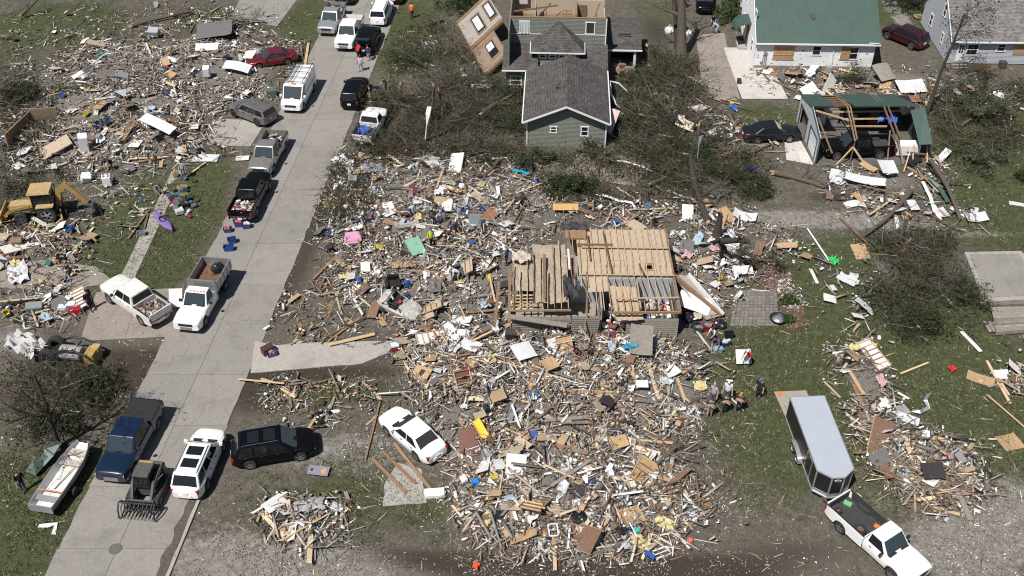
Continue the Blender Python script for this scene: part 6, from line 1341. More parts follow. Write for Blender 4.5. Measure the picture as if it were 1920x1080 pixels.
# ================================================================ wreckage
def hzv(X, Y):
 Z = np.zeros_like(X)
 for (mx, my, rx, ry, r, h) in MOUNDS:
  c, s_ = math.cos(r), math.sin(r); dx, dy = X - mx, Y - my; u = (dx * c + dy * s_) / rx; v = (-dx * s_ + dy * c) / ry
  g_ = h * np.exp(-(u * u + v * v) * 1.1); g_[(np.abs(dx) > 14) | (np.abs(dy) > 10)] = 0; Z += g_
 return np.minimum(Z, 1.3) * flatk(X, Y)
def Gv(px, py):
 u = (px - 960) / F; v = (py - 540) / F; dz = math.sin(TH) + v * math.cos(TH); t = CH / dz
 return u * t, (math.cos(TH) - v * math.sin(TH)) * t
def inpoly(px, py, poly):
 r = np.zeros(len(px), bool); n = len(poly); j = n - 1
 for i in range(n):
  xi, yi = poly[i]; xj, yj = poly[j]
  with np.errstate(divide='ignore', invalid='ignore'):
   c = ((yi > py) != (yj > py)) & (px < (xj - xi) * (py - yi) / (yj - yi + 1e-9) + xi)
  r ^= c; j = i
 return r
# zones: outline on the survey grid, weight, colour mix (white, grey, tan, brown, greybrown, dark, bright)
ZN = {
 'far_left': ([(95, 110), (190, 60), (330, 40), (440, 30), (560, 85), (575, 130), (510, 150), (520, 190), (440, 215), (400, 225), (440, 290), (330, 310), (200, 330), (60, 330), (0, 300), (0, 240), (60, 200), (110, 170)], 1.25, (0.36, 0.16, 0.13, 0.11, 0.14, 0.09, 0.02)),
 'near_left': ([(0, 420), (110, 425), (180, 450), (130, 520), (150, 590), (60, 610), (0, 600)], 1.0, (0.34, 0.16, 0.17, 0.11, 0.14, 0.07, 0.03)),
 'left_lawn_edge': ([(150, 330), (280, 330), (300, 400), (200, 440), (130, 420)], .5, (0.44, 0.12, 0.20, 0.11, 0.10, 0.05, 0.02)),
 'upper_centre': ([(625, 300), (760, 285), (900, 295), (1010, 300), (1060, 380), (1340, 385), (1395, 440), (1260, 425), (1060, 425), (960, 470), (900, 540), (640, 560), (600, 480), (610, 380)], 1.3, (0.37, 0.13, 0.20, 0.11, 0.13, 0.05, 0.04)),
 'mid_left': ([(640, 540), (930, 500), (960, 600), (1020, 620), (900, 700), (780, 690), (740, 640), (690, 590)], 1.2, (0.34, 0.14, 0.20, 0.12, 0.14, 0.07, 0.02)),
 'lumber': ([(760, 640), (960, 610), (1060, 620), (1255, 645), (1300, 690), (1320, 770), (1250, 830), (1130, 830), (960, 850), (840, 800), (760, 740)], 1.25, (0.25, 0.12, 0.25, 0.18, 0.16, 0.05, 0.01)),
 'lower_heap': ([(850, 790), (1150, 800), (1260, 850), (1330, 960), (1300, 1030), (1100, 1050), (960, 1050), (880, 990), (840, 900)], 1.05, (0.27, 0.14, 0.20, 0.19, 0.16, 0.04, 0.02)),
 'east_of_ruin': ([(1255, 430), (1350, 440), (1400, 480), (1390, 560), (1310, 600), (1270, 560)], 1.2, (0.60, 0.14, 0.10, 0.06, 0.08, 0.05, 0.01)),
 'house_gap': ([(1215, 170), (1310, 160), (1340, 220), (1480, 230), (1470, 290), (1330, 320), (1230, 300)], .6, (0.40, 0.14, 0.16, 0.13, 0.14, 0.04, 0.03)),
 'white_house_front': ([(1410, 135), (1640, 140), (1760, 150), (1780, 200), (1600, 190), (1440, 180)], .9, (0.36, 0.12, 0.18, 0.18, 0.14, 0.04, 0.02)),
 'garage_front': ([(1555, 310), (1770, 295), (1830, 420), (1700, 430), (1560, 385)], .6, (0.52, 0.14, 0.18, 0.10, 0.10, 0.02, 0.00)),
 'right_strip': ([(1560, 650), (1640, 640), (1690, 800), (1830, 835), (1845, 940), (1760, 970), (1640, 880), (1580, 740)], 1.0, (0.30, 0.12, 0.30, 0.16, 0.12, 0.04, 0.00)),
 'grey_house_front': ([(1770, 130), (1920, 130), (1920, 260), (1850, 220), (1790, 180)], .35, (0.36, 0.14, 0.16, 0.16, 0.18, 0.04, 0.00)),
 'small_heap': ([(500, 940), (640, 930), (655, 1010), (560, 1030), (500, 990)], .7, (0.36, 0.16, 0.24, 0.13, 0.16, 0.01, 0.00)),
 'verge': ([(505, 560), (640, 520), (720, 600), (720, 640), (520, 640)], .28, (0.30, 0.10, 0.36, 0.14, 0.14, 0.01, 0.00)),
 'lower_verge': ([(500, 720), (680, 715), (720, 790), (600, 800), (490, 790)], .35, (0.36, 0.12, 0.30, 0.13, 0.14, 0.01, 0.00)),
 'lane': ([(1290, 380), (1480, 430), (1560, 520), (1420, 500), (1320, 440)], .35, (0.50, 0.12, 0.16, 0.11, 0.14, 0.02, 0.00)),
 'fringe': ([(0, 40), (420, 0), (560, 40), (440, 60), (200, 70), (90, 120), (0, 200)], .3, (.3, .1, .2, .16, .2, .03, 0)),
 'upper_lawn': ([(740, 60), (880, 110), (960, 160), (860, 200), (730, 170)], .16, (.5, .1, .16, .1, .1, 0, 0)),
 'soil_halo': ([(1290, 640), (1400, 690), (1340, 860), (1360, 1010), (1260, 1040), (1290, 900)], .1, (.45, .08, .22, .12, .1, 0, 0)),
 'deck_side': ([(1870, 650), (1920, 640), (1920, 740), (1880, 740)], .7, (0.36, 0.16, 0.20, 0.19, 0.14, 0.00, 0.00)),
 'yard_mid': ([(1540, 480), (1660, 500), (1640, 640), (1560, 640)], .18, (0.65, 0.10, 0.20, 0.08, 0.05, 0.00, 0.00)),
}
PAL = [[(.58, .58, .57), (.70, .70, .70), (.48, .475, .465), (.54, .52, .49)], [(.24, .24, .245), (.16, .16, .165), (.32, .325, .33)], [(.36, .27, .18), (.29, .215, .145), (.42, .34, .25), (.33, .28, .22)], [(.17, .105, .065), (.11, .075, .05), (.22, .14, .095), (.14, .075, .06)], [(.19, .17, .145), (.14, .125, .105), (.25, .225, .195)], [(.024, .023, .023), (.045, .042, .038)], [(.03, .09, .3), (.4, .03, .03), (.55, .45, .12), (.5, .28, .3), (.05, .3, .28), (.5, .2, .05), (.18, .1, .3)]]
_lat = {k: nr.uniform(0, 1, (160, 160)) for k in ('dens', 'tone', 'fine')}
def vnoise(k, x, y, cell):
 u, v = (x + 90) / cell, (y + 10) / cell; i, j = np.floor(u).astype(int) % 159, np.floor(v).astype(int) % 159; a, b_ = u - np.floor(u), v - np.floor(v); a = a * a * (3 - 2 * a); b_ = b_ * b_ * (3 - 2 * b_); T = _lat[k]
 return (T[i, j] * (1 - a) + T[i + 1, j] * a) * (1 - b_) + (T[i, j + 1] * (1 - a) + T[i + 1, j + 1] * a) * b_
def zsample(n, zones, soft=9.0):
 return _zs(int(n * 1.75), zones, soft, True)
def _zs(n, zones, soft, thin):
 W_ = []
 for z in zones:
  P = np.array(ZN[z][0], float); x, y = P[:, 0], P[:, 1]; W_.append(abs(np.dot(x, np.roll(y, 1)) - np.dot(y, np.roll(x, 1))) / 2 * ZN[z][1])
 W_ = np.array(W_) / sum(W_); px = []; py = []; zi = []
 for k, z in enumerate(zones):
  m = int(round(n * W_[k])); P = np.array(ZN[z][0], float); lo, hi = P.min(0), P.max(0); got = 0
  while got < m:
   a = nr.uniform(lo[0], hi[0], m * 2 + 20); b_ = nr.uniform(lo[1], hi[1], m * 2 + 20); ok = inpoly(a, b_, ZN[z][0]); a, b_ = a[ok][:m - got], b_[ok][:m - got]; got += len(a); px.append(a); py.append(b_); zi.append(np.full(len(a), k))
 px, py, zi = np.concatenate(px), np.concatenate(py), np.concatenate(zi); px += nr.normal(0, soft * 1.4, len(px)); py += nr.normal(0, soft * .8, len(py))
 x, y = Gv(px, py); d = .5 * vnoise('dens', x, y, 2.6) + .5 * vnoise('fine', x, y, 1.0); k = nr.random(len(px)) < np.clip((d - .22) * 1.9, .06, 1.0)
 return px[k], py[k], zi[k]
def keep_clear(px, py, x, y):
 "no wreckage on the street, inside cars or on the houses' roofs"
 k = ~((x > xL(y) + .3) & (x < xR(y) - .1)) if not ONROAD else x == x
 for o in CLEAR:
  k &= ~(((x - o[0]) * math.cos(o[2]) + (y - o[1]) * math.sin(o[2])).__abs__().__lt__(o[3]) & (-(x - o[0]) * math.sin(o[2]) + (y - o[1]) * math.cos(o[2])).__abs__().__lt__(o[4]))
 return k
CLEAR = []; ONROAD = False
for o in list(C.objects):
 c = o.get('category', '')
 if c in ('car', 'pickup truck', 'truck', 'van'): CLEAR.append((o.location.x, o.location.y, o.rotation_euler.z, 2.5, 1.05))
for o in list(C.objects):
 if o.get('category') == 'person': CLEAR.append((o.location.x, o.location.y - .25, 0, .3, .55))
CLEAR += [(4.9, 81.5, 0, 3.9, 5.6), (3.6, 92, 0, 4.8, 6), (7.6, 57.2, 0, 3.7, 4.7), (2.0, 56.3, 0, 2.0, 3.9), (29, 96.5, 0, 6, 5.5), (49.5, 96.7, 0, 7.3, 4.8), (30.1, 77.6, 0, 4.8, 3.8), (18.15, 41.75, R(-86.6), 3.4, 1.2), (35.5, 58.5, 0, 2.6, 3.4), (11, 93.5, 0, 2.5, 3.2)]
def colours(zi, zones, mix=None, jitter=.22, xy=None):
 n = len(zi); col = np.zeros((n, 3))
 for k, z in enumerate(zones):
  i = np.where(zi == k)[0]; w_ = np.array(mix if mix is not None else ZN[z][2], float); w_ = w_ / w_.sum(); c = nr.choice(7, len(i), p=w_)
  for f_ in range(7):
   j = i[c == f_]
   if len(j): p = np.array(PAL[f_]); col[j] = p[nr.integers(0, len(p), len(j))]
 if xy is not None and mix is None:      # white siding lies in drifts, dark roofing in others
  t = vnoise('tone', xy[0], xy[1], 1.9); a = (t > .66) & (nr.random(n) < .55); b_ = (t < .34) & (nr.random(n) < .5)
  col[a] = np.array(PAL[0])[nr.integers(0, 4, a.sum())]; col[b_] = np.array(PAL[4] + PAL[3] + PAL[5])[nr.integers(0, 9, b_.sum())]
 return np.clip(col * np.exp(nr.normal(0, jitter, (n, 1))), 0, .85)
def eul(rx, ry, rz_):
 cx, sx, cy, sy, cz, sz = np.cos(rx), np.sin(rx), np.cos(ry), np.sin(ry), np.cos(rz_), np.sin(rz_); M = np.empty((len(rx), 3, 3))
 M[:, 0, 0] = cz * cy; M[:, 0, 1] = cz * sy * sx - sz * cx; M[:, 0, 2] = cz * sy * cx + sz * sx; M[:, 1, 0] = sz * cy; M[:, 1, 1] = sz * sy * sx + cz * cx; M[:, 1, 2] = sz * sy * cx - cz * sx; M[:, 2, 0] = -sy; M[:, 2, 1] = cy * sx; M[:, 2, 2] = cy * cx
 return M
def np_mesh(name, V, faces_per, nv, n, col, m):
 "n pieces of nv vertices each, all with the same face list"
 me = bpy.data.meshes.new(name); me.vertices.add(n * nv); me.vertices.foreach_set('co', V.astype(np.float32).ravel())
 li = np.concatenate([np.array(f_) for f_ in faces_per]); tot = np.array([len(f_) for f_ in faces_per]); L_ = (li[None, :] + (np.arange(n) * nv)[:, None]).ravel(); T = np.tile(tot, n); S = np.concatenate([[0], np.cumsum(T)[:-1]])
 me.loops.add(len(L_)); me.loops.foreach_set('vertex_index', L_.astype(np.int32)); me.polygons.add(len(T)); me.polygons.foreach_set('loop_start', S.astype(np.int32)); me.polygons.foreach_set('loop_total', T.astype(np.int32)); me.update()
 at = me.attributes.new('col', 'FLOAT_COLOR', 'POINT'); at.data.foreach_set('color', np.repeat(np.concatenate([col, np.ones((n, 1))], 1), nv, 0).astype(np.float32).ravel()); me.materials.append(m); return me
BOXF = [(3, 2, 1, 0), (4, 5, 6, 7), (0, 1, 5, 4), (1, 2, 6, 5), (2, 3, 7, 6), (3, 0, 4, 7)]
UNIT = np.array([(-1, -1, -1), (1, -1, -1), (1, 1, -1), (-1, 1, -1), (-1, -1, 1), (1, -1, 1), (1, 1, 1), (-1, 1, 1)], float) / 2
PIECE = colmat('broken_piece', .8); SCRAP = colmat('torn_scrap', .75, noise=.15)
def stuff(name, me, label):
 o = link(name, me); tag(o, label, kind='stuff'); return o
ALLZ = list(ZN)
def boxes(name, label, n, zones, lr, wr, tr, tilt, lift, mix=None, soft=9, jit=.12):
 px, py, zi = zsample(n, zones, soft); x, y = Gv(px, py); k = keep_clear(px, py, x, y); px, py, zi, x, y = px[k], py[k], zi[k], x[k], y[k]; n = len(x)
 L_ = np.exp(nr.uniform(math.log(lr[0]), math.log(lr[1]), n)); W_ = nr.uniform(*wr, n); T = nr.uniform(*tr, n); D = np.stack([L_, W_, T], 1)
 M = eul(nr.normal(0, tilt * 1.6, n), nr.normal(0, tilt, n), nr.uniform(0, 6.283, n)); U = np.tile(UNIT, (n, 1, 1)) * (1 + nr.uniform(-jit, jit, (n, 8, 3))); V = np.einsum('nij,nkj->nki', M, U * D[:, None, :])
 z = hzv(x, y) + nr.uniform(0, 1, n) ** 2 * lift - V[:, :, 2].min(1) * .75; V += np.stack([x, y, z], 1)[:, None, :]
 return stuff(name, np_mesh(name, V, BOXF, 8, n, colours(zi, zones, mix, xy=(x, y)), PIECE), label)
boxes('splinter_debris', 'countless splintered laths and sticks strewn over the heaps', 24000, ALLZ, (.18, 1.5), (.02, .07), (.012, .035), .17, .36, (.2, .08, .28, .2, .22, .02, 0), soft=15)
boxes('chunk_rubble', 'small broken chunks of wall, brick and furniture in the heaps', 9000, ALLZ, (.06, .5), (.04, .2), (.03, .16), .4, .3, soft=14)
def scraps(name, label, n, zones, size, lift, mix=None, soft=9, curl=.3, tilt=.45):
 px, py, zi = zsample(n, zones, soft); x, y = Gv(px, py); k = keep_clear(px, py, x, y); px, py, zi, x, y = px[k], py[k], zi[k], x[k], y[k]; n = len(x); S = np.exp(nr.uniform(math.log(size[0]), math.log(size[1]), n))
 q = np.array([(-1, -1), (1, -1), (1, 1), (-1, 1)], float) * .5; asp = np.exp(nr.uniform(math.log(.22), math.log(.95), n)); U = np.zeros((n, 5, 3)); U[:, :4, 0] = q[:, 0] * 1.5 + nr.uniform(-.22, .22, (n, 4)); U[:, :4, 1] = (q[:, 1] + nr.uniform(-.3, .3, (n, 4))) * asp[:, None]; U[:, 4, :2] = nr.normal(0, .08, (n, 2))
 U[:, :, 2] = curl * U[:, :, 0] ** 2 * nr.normal(0, 1, (n, 1)) + nr.normal(0, .05, (n, 5)); M = eul(nr.normal(0, tilt, n), nr.normal(0, tilt, n), nr.uniform(0, 6.283, n)); V = np.einsum('nij,nkj->nki', M, U * S[:, None, None] * .5)
 z = hzv(x, y) + .02 + nr.uniform(0, 1, n) ** 2 * lift - V[:, :, 2].min(1) * .8; V += np.stack([x, y, z], 1)[:, None, :]
 return stuff(name, np_mesh(name, V, [(4, i, (i + 1) % 4) for i in range(4)], 5, n, colours(zi, zones, mix, xy=(x, y)), SCRAP), label)
boxes('plank_debris', 'broken planks and boards jumbled through the heaps', 1500, ALLZ, (.9, 2.6), (.06, .17), (.02, .05), .12, .4, (.18, .08, .32, .22, .2, .0, 0))
scraps('scrap_debris', 'torn scraps of drywall, paper, cloth and siding over the heaps', 34000, ALLZ, (.04, .27), .36, tilt=.5, soft=15)
scraps('sheet_debris', 'larger torn sheets of board and cloth half buried in the heaps', 1700, ALLZ, (.4, 1.0), .4, curl=.15, tilt=.5)
# specks over lawns, verges and lanes
ZN['everywhere'] = ([(0, 0), (1920, 0), (1920, 1080), (330, 1080), (480, 700), (720, 60), (590, 60), (330, 620), (80, 1080), (0, 1080)], 1, (.62, .06, .2, .06, .06, 0, 0))
ZN['near_heaps'] = ([(600, 290), (1400, 300), (1480, 480), (1420, 700), (1400, 1060), (800, 1060), (480, 820), (500, 560)], 1, (.5, .08, .22, .1, .08, .02, 0))
ZN['left_half'] = ([(0, 20), (580, 40), (470, 300), (330, 620), (120, 960), (0, 960)], 1, (.52, .08, .2, .1, .08, .02, 0))
scraps('speck_litter', 'pale specks of litter scattered over lawns and lanes', 16000, ['everywhere', 'near_heaps', 'near_heaps', 'left_half'], (.035, .16), .02, soft=4, tilt=.3)
boxes('stick_litter', 'thin sticks and laths scattered over lawns and verges', 4200, ['everywhere', 'near_heaps', 'near_heaps', 'left_half'], (.15, .9), (.015, .045), (.01, .03), .05, .03, (.12, .03, .45, .2, .2, 0, 0), soft=4)
ZN['gravel_a'] = ([(1330, 390), (1500, 385), (1720, 400), (1800, 430), (1700, 445), (1450, 440)], 1, (.3, .5, 0, .05, .15, 0, 0)); ZN['gravel_b'] = ([(1690, 1000), (1780, 950), (1920, 900), (1920, 1080), (1740, 1080)], 1, (.3, .5, 0, .05, .15, 0, 0)); ZN['gravel_c'] = ([(340, 1080), (390, 1000), (520, 1030), (900, 1050), (1300, 1060), (1500, 1080)], .8, (.22, .35, 0, .15, .28, 0, 0)); ZN['gravel_d'] = ([(590, 840), (700, 800), (720, 860), (620, 880)], .8, (.22, .4, 0, .1, .28, 0, 0))
boxes('stone_gravel', 'loose stones and clods over the gravel lanes and bare soil', 5500, ['gravel_a', 'gravel_b', 'gravel_c', 'gravel_d'], (.03, .11), (.02, .07), (.02, .05), .3, .01, (.05, .34, 0, .2, .41, 0, 0), soft=18)
ONROAD = True
ZN['road_dirt'] = ([(330, 640), (400, 650), (430, 690), (350, 720), (280, 740), (250, 700), (300, 650)], 1, (.1, .05, .1, .3, .4, .05, 0)); ZN['road_edge'] = ([(330, 620), (345, 640), (240, 800), (215, 790)], 1.5, (.2, .05, .2, .2, .3, 0, 0)); ZN['gutter'] = ([(520, 545), (535, 548), (480, 690), (466, 690)], 1, (.05, 0, .1, .4, .4, .05, 0)); ZN['street'] = ([(75, 1080), (325, 1080), (500, 630), (625, 300), (720, 90), (600, 80), (470, 310), (330, 620)], .05, (.25, .1, .1, .2, .3, .05, 0))
scraps('clod_litter', 'crumbs of soil and litter trodden over the street', 2600, ['road_dirt', 'road_edge', 'gutter', 'street'], (.03, .16), .01, soft=7, tilt=.15)
ONROAD = False
ZN['mulch'] = ([(1392, 528), (1402, 510), (1440, 500), (1480, 508), (1480, 535), (1508, 580), (1508, 612), (1470, 612), (1466, 545), (1440, 542)], 1, (.04, 0, .05, .7, .2, .1, 0))
boxes('chip_litter', 'bark chips and litter over the mulch beds', 2600, ['mulch'], (.06, .3), (.02, .07), (.01, .03), .2, .07, soft=5)
# twigs and torn leaves of the brush areas
ZN['brush_a'] = ([(715, 180), (860, 150), (985, 150), (985, 290), (860, 300), (680, 310), (700, 230)], 1.1, (.02, .05, .1, .3, .45, .08, 0)); ZN['brush_b'] = ([(1140, 130), (1240, 110), (1310, 110), (1320, 230), (1420, 300), (1400, 380), (1250, 340), (1150, 270)], 1.0, ZN['brush_a'][2])
ZN['brush_c'] = ([(1640, 440), (1770, 440), (1790, 560), (1720, 620), (1640, 600)], .8, ZN['brush_a'][2]); ZN['brush_d'] = ([(1740, 180), (1860, 190), (1920, 260), (1850, 300), (1770, 300)], .8, ZN['brush_a'][2]); ZN['brush_e'] = ([(0, 120), (110, 200), (90, 260), (0, 340), (100, 350), (120, 400), (0, 410)], .7, ZN['brush_a'][2]); ZN['brush_f'] = ([(10, 700), (200, 680), (250, 760), (180, 840), (40, 830)], .22, ZN['brush_a'][2]); ZN['brush_g'] = ([(740, 70), (860, 60), (900, 130), (740, 160)], .7, ZN['brush_a'][2]); ZN['brush_h'] = ([(960, 290), (1330, 280), (1330, 390), (1080, 390), (980, 330)], .4, ZN['brush_a'][2]); ZN['brush_i'] = ([(610, 300), (700, 290), (690, 420), (600, 440)], .5, ZN['brush_a'][2])
BZ = [z for z in ZN if z.startswith('brush')]
def twigs(n):
 px, py, zi = zsample(n, BZ, 12); x, y = Gv(px, py); k = keep_clear(px, py, x, y); zi, x, y = zi[k], x[k], y[k]; n = len(x); L_ = np.exp(nr.uniform(math.log(.5), math.log(2.6), n)); r0 = L_ * nr.uniform(.006, .014, n); az = nr.uniform(0, 6.283, n); el = np.abs(nr.normal(.12, .28, n))
 d = np.stack([np.cos(az) * np.cos(el), np.sin(az) * np.cos(el), np.sin(el)], 1); P = np.stack([x, y, hzv(x, y) + nr.uniform(0, 1, n) ** 2 * .95], 1); b_ = nr.normal(0, .12, (n, 3)); V = np.empty((n, 9, 3)); s1 = np.stack([-np.sin(az), np.cos(az), np.zeros(n)], 1); s2 = np.cross(d, s1)
 for i, t in enumerate((0, .5, 1)):
  c = P + d * (L_ * t)[:, None] + b_ * (L_ * t * t)[:, None]; c[:, 2] = np.maximum(c[:, 2], .02)
  for j in range(3):
   a = 2.094 * j; V[:, i * 3 + j] = c + (s1 * math.cos(a) + s2 * math.sin(a)) * (r0 * (1 - .7 * t))[:, None]
 fs = [(i * 3 + j, i * 3 + (j + 1) % 3, i * 3 + 3 + (j + 1) % 3, i * 3 + 3 + j) for i in range(2) for j in range(3)]
 stuff('twig_debris', np_mesh('twig_debris', V, fs, 9, n, colours(zi, BZ, (.0, .05, .08, .38, .34, .15, 0)) * .62, PIECE), 'tangled bare twigs and small branches of the brush areas')
twigs(17000)
def leaf_litter(n, zs, m):
 px, py, zi = zsample(n, zs, 14); x, y = Gv(px, py); k = keep_clear(px, py, x, y); x, y = x[k], y[k]; P = np.stack([x, y, hzv(x, y) + nr.uniform(0, 1, len(x)) ** 1.6 * .8 + .03], 1); o = leaves('leaf_litter', P, .18, m, None, 1, .03); tag(o, 'torn leaves matted over the brush areas', kind='stuff')
leaf_litter(34000, [z for z in BZ if z[-1] in 'aehi'], LEAFO); leaf_litter(42000, [z for z in BZ if z[-1] in 'bcdgf'], LEAF)
ZN['lawns'] = ([(1420, 600), (1660, 480), (1800, 600), (1920, 640), (1920, 920), (1830, 930), (1700, 980), (1400, 960), (1320, 850), (1330, 690)], 1, (1, 0, 0, 0, 0, 0, 0)); ZN['lawn_l'] = ([(140, 470), (230, 420), (330, 330), (440, 310), (400, 470), (330, 540), (230, 530)], 1, (1, 0, 0, 0, 0, 0, 0)); ZN['lawn_b'] = ([(0, 850), (90, 860), (120, 980), (60, 1080), (0, 1080)], 1, (1, 0, 0, 0, 0, 0, 0)); ZN['lawn_t'] = ([(540, 90), (600, 0), (560, 0), (500, 40)], 1, (1, 0, 0, 0, 0, 0, 0)); ZN['lawn_r'] = ([(1780, 300), (1920, 240), (1920, 480), (1790, 440)], 1, (1, 0, 0, 0, 0, 0, 0)); ZN['lawn_m'] = ([(440, 900), (700, 830), (820, 940), (840, 1020), (480, 1010)], .6, (1, 0, 0, 0, 0, 0, 0)); ZN['lawn_u'] = ([(740, 0), (860, 0), (850, 110), (740, 130)], .8, (1, 0, 0, 0, 0, 0, 0)); ZN['lawn_k'] = ([(0, 0), (430, 0), (380, 60), (100, 130), (0, 150)], .7, (1, 0, 0, 0, 0, 0, 0)); ZN['lawn_w'] = ([(480, 715), (740, 700), (740, 760), (480, 790)], .6, (1, 0, 0, 0, 0, 0, 0))
def tufts(n):
 zs = [z for z in ZN if z.startswith('lawn')]; px, py, zi = zsample(n, zs, 14); x, y = Gv(px, py); k = ~((x > xL(y)) & (x < xR(y))); x, y = x[k], y[k]; n = len(x); V = np.empty((n, 9, 3)); z = hzv(x, y)
 for b_ in range(3):
  a = nr.uniform(0, 6.283, n); w_ = nr.uniform(.015, .04, n); h_ = nr.uniform(.05, .16, n); dx, dy = nr.normal(0, .06, n), nr.normal(0, .06, n); bx, by = x + dx, y + dy
  V[:, b_ * 3] = np.stack([bx - np.cos(a) * w_, by - np.sin(a) * w_, z], 1); V[:, b_ * 3 + 1] = np.stack([bx + np.cos(a) * w_, by + np.sin(a) * w_, z], 1); V[:, b_ * 3 + 2] = np.stack([bx + nr.normal(0, .08, n), by + nr.normal(0, .08, n), z + h_], 1)
 g = np.clip(nr.normal(.5, .28, n), 0, 1)[:, None]; col = np.array([(.028, .042, .014)]) * (1 - g) + np.array([(.14, .145, .07)]) * g; st = nr.random(n) < .08; col[st] = (.24, .21, .12)
 stuff('grass_tufts', np_mesh('grass_tufts', V, [(0, 1, 2), (3, 4, 5), (6, 7, 8)], 9, n, col, colmat('grass_blade', .7)), 'short grass of the lawns')
tufts(42000)


# ================================================================ wreckage one can pick out piece by piece
LM = [('beside the red sedan', 512, 112), ('beside the grey wrecked car', 477, 215), ('around the backhoe', 90, 400), ('left of the backhoe bucket arm', 170, 345), ('on the far left heap', 200, 190), ('on top of the far left heap', 300, 130), ('behind the far left heap', 180, 60), ('below the tilted roof slab', 400, 110), ('near the white refrigerator', 160, 275), ('in front of the white refrigerator', 230, 300), ('by the kayak', 300, 410), ('on the floor of the vanished house', 90, 510), ('near the red cooler', 120, 580), ('beside the yellow machine', 110, 640), ('behind the crew cab pickup', 330, 570), ('on the verge above the driveway stub', 590, 590), ('left of the black car on the grass', 560, 770), ('behind the white sedan', 740, 760), ('in front of the white sedan', 850, 800), ('beside the faux brick panel', 880, 850), ('on the small heap by the kerb', 580, 980), ('above the broken concrete slab', 760, 900), ('at the bottom of the lower heap', 960, 1000), ('in the middle of the lower heap', 1050, 930), ('on the right of the lower heap', 1180, 940), ('in front of the ruined house', 1150, 680), ('left of the front of the ruined house', 980, 640), ('in the lumber heap', 1100, 760), ('on the left of the lumber heap', 900, 740), ('on the right of the lumber heap', 1230, 740), ('left of the wrecked buggy', 680, 560), ('right of the wrecked buggy', 840, 590), ('below the pink armchair', 660, 500), ('beside the green sheet', 780, 490), ('around the people on the heap', 820, 420), ('at the street side of the centre heap', 650, 400), ('at the top of the centre heap', 760, 320), ('above the grey cabinet', 900, 370), ('below the evergreen shrub', 1040, 410), ('behind the ruined house', 1180, 415), ('beside the forked stump', 1330, 420), ('right of the ruined house', 1320, 520), ('near the boxes by the patio', 1330, 640), ('on the gravel lane', 1460, 420), ('in front of the garage', 1620, 360), ('right of the garage', 1770, 340), ('below the white house windows', 1520, 150), ('between the white and grey houses', 1680, 160), ('in front of the grey house', 1850, 170), ('beside the brown driveway', 1290, 190), ('left of the black sedan', 1320, 260), ('beside the mulch bed', 1480, 520), ('on the lawn left of the fallen crown', 1590, 540), ('at the top of the right strip', 1600, 680), ('midway down the right strip', 1640, 770), ('at the end of the right strip', 1770, 890), ('on the right lawn', 1780, 680), ('beside the wooden deck', 1890, 680), ('beside the cargo trailer', 1450, 880), ('in the brush beside the street', 770, 240), ('below the leaning tan wall', 900, 130)]
LMW = [(s_, *G(x, y)[:2]) for s_, x, y in LM]
REC = []
def rec(o, desc, cat, size, group):
 x, y = o.location.x, o.location.y; s_ = min(LMW, key=lambda t: (t[1] - x) ** 2 + (t[2] - y) ** 2)[0]; REC.append((o, desc, cat, size, group, s_))
# --- boards
BW = {'tan': WOOD, 'brown': WOODB, 'grey': WOODG, 'white painted': mat('painted_board', (.62, .61, .59), .7, noise=.15, scale=5), 'pale': mat('pale_lumber', (.55, .43, .28), .8, noise=.2, scale=5, rand=.2), 'dark': mat('dark_lumber', (.075, .055, .042), .9, noise=.4, scale=5)}
BM = {}
def board_mesh(cn, v):
 if (cn, v) in BM: return BM[cn, v]
 rr = random.Random(v * 7 + 1); mb = MB(); n = 4; secs = []; bow = rr.uniform(-.02, .02)
 for i in range(n + 1):
  t = i / n - .5; j = (rr.uniform(-.03, .03) if i in (0, n) else 0)
  secs.append([(t + j + (rr.uniform(-.035, .035) if i in (0, n) else 0), y * .5, z * .5 + bow * math.sin(math.pi * (t + .5)) * 8) for y, z in ((-1, -1), (1, -1), (1, 1), (-1, 1))])
 mb.loft(secs); BM[cn, v] = mb.mesh('plank', BW[cn]); return BM[cn, v]
def put_board(px, py, L_, az, cn, w_=.14, t=.045, lift=None, pitch=None, roll=None, desc=None):
 p = GZ(px, py); L_ = min(L_, 5); pt = rnd.gauss(0, .06) if pitch is None else pitch
 z = p.z + (rnd.uniform(.03, .3) if lift is None else lift) + abs(math.sin(pt)) * L_ * .5
 o = link('plank', board_mesh(cn, rnd.randint(0, 7)), None, (p.x, p.y, z), (rnd.choice([0, 0, 0, 1.5]) + rnd.gauss(0, .15) if roll is None else roll, -pt, az), (L_, w_, t))
 rec(o, f'{cn} {"plank" if w_ > .17 else "board"}', 'board', L_, 'loose boards'); return o
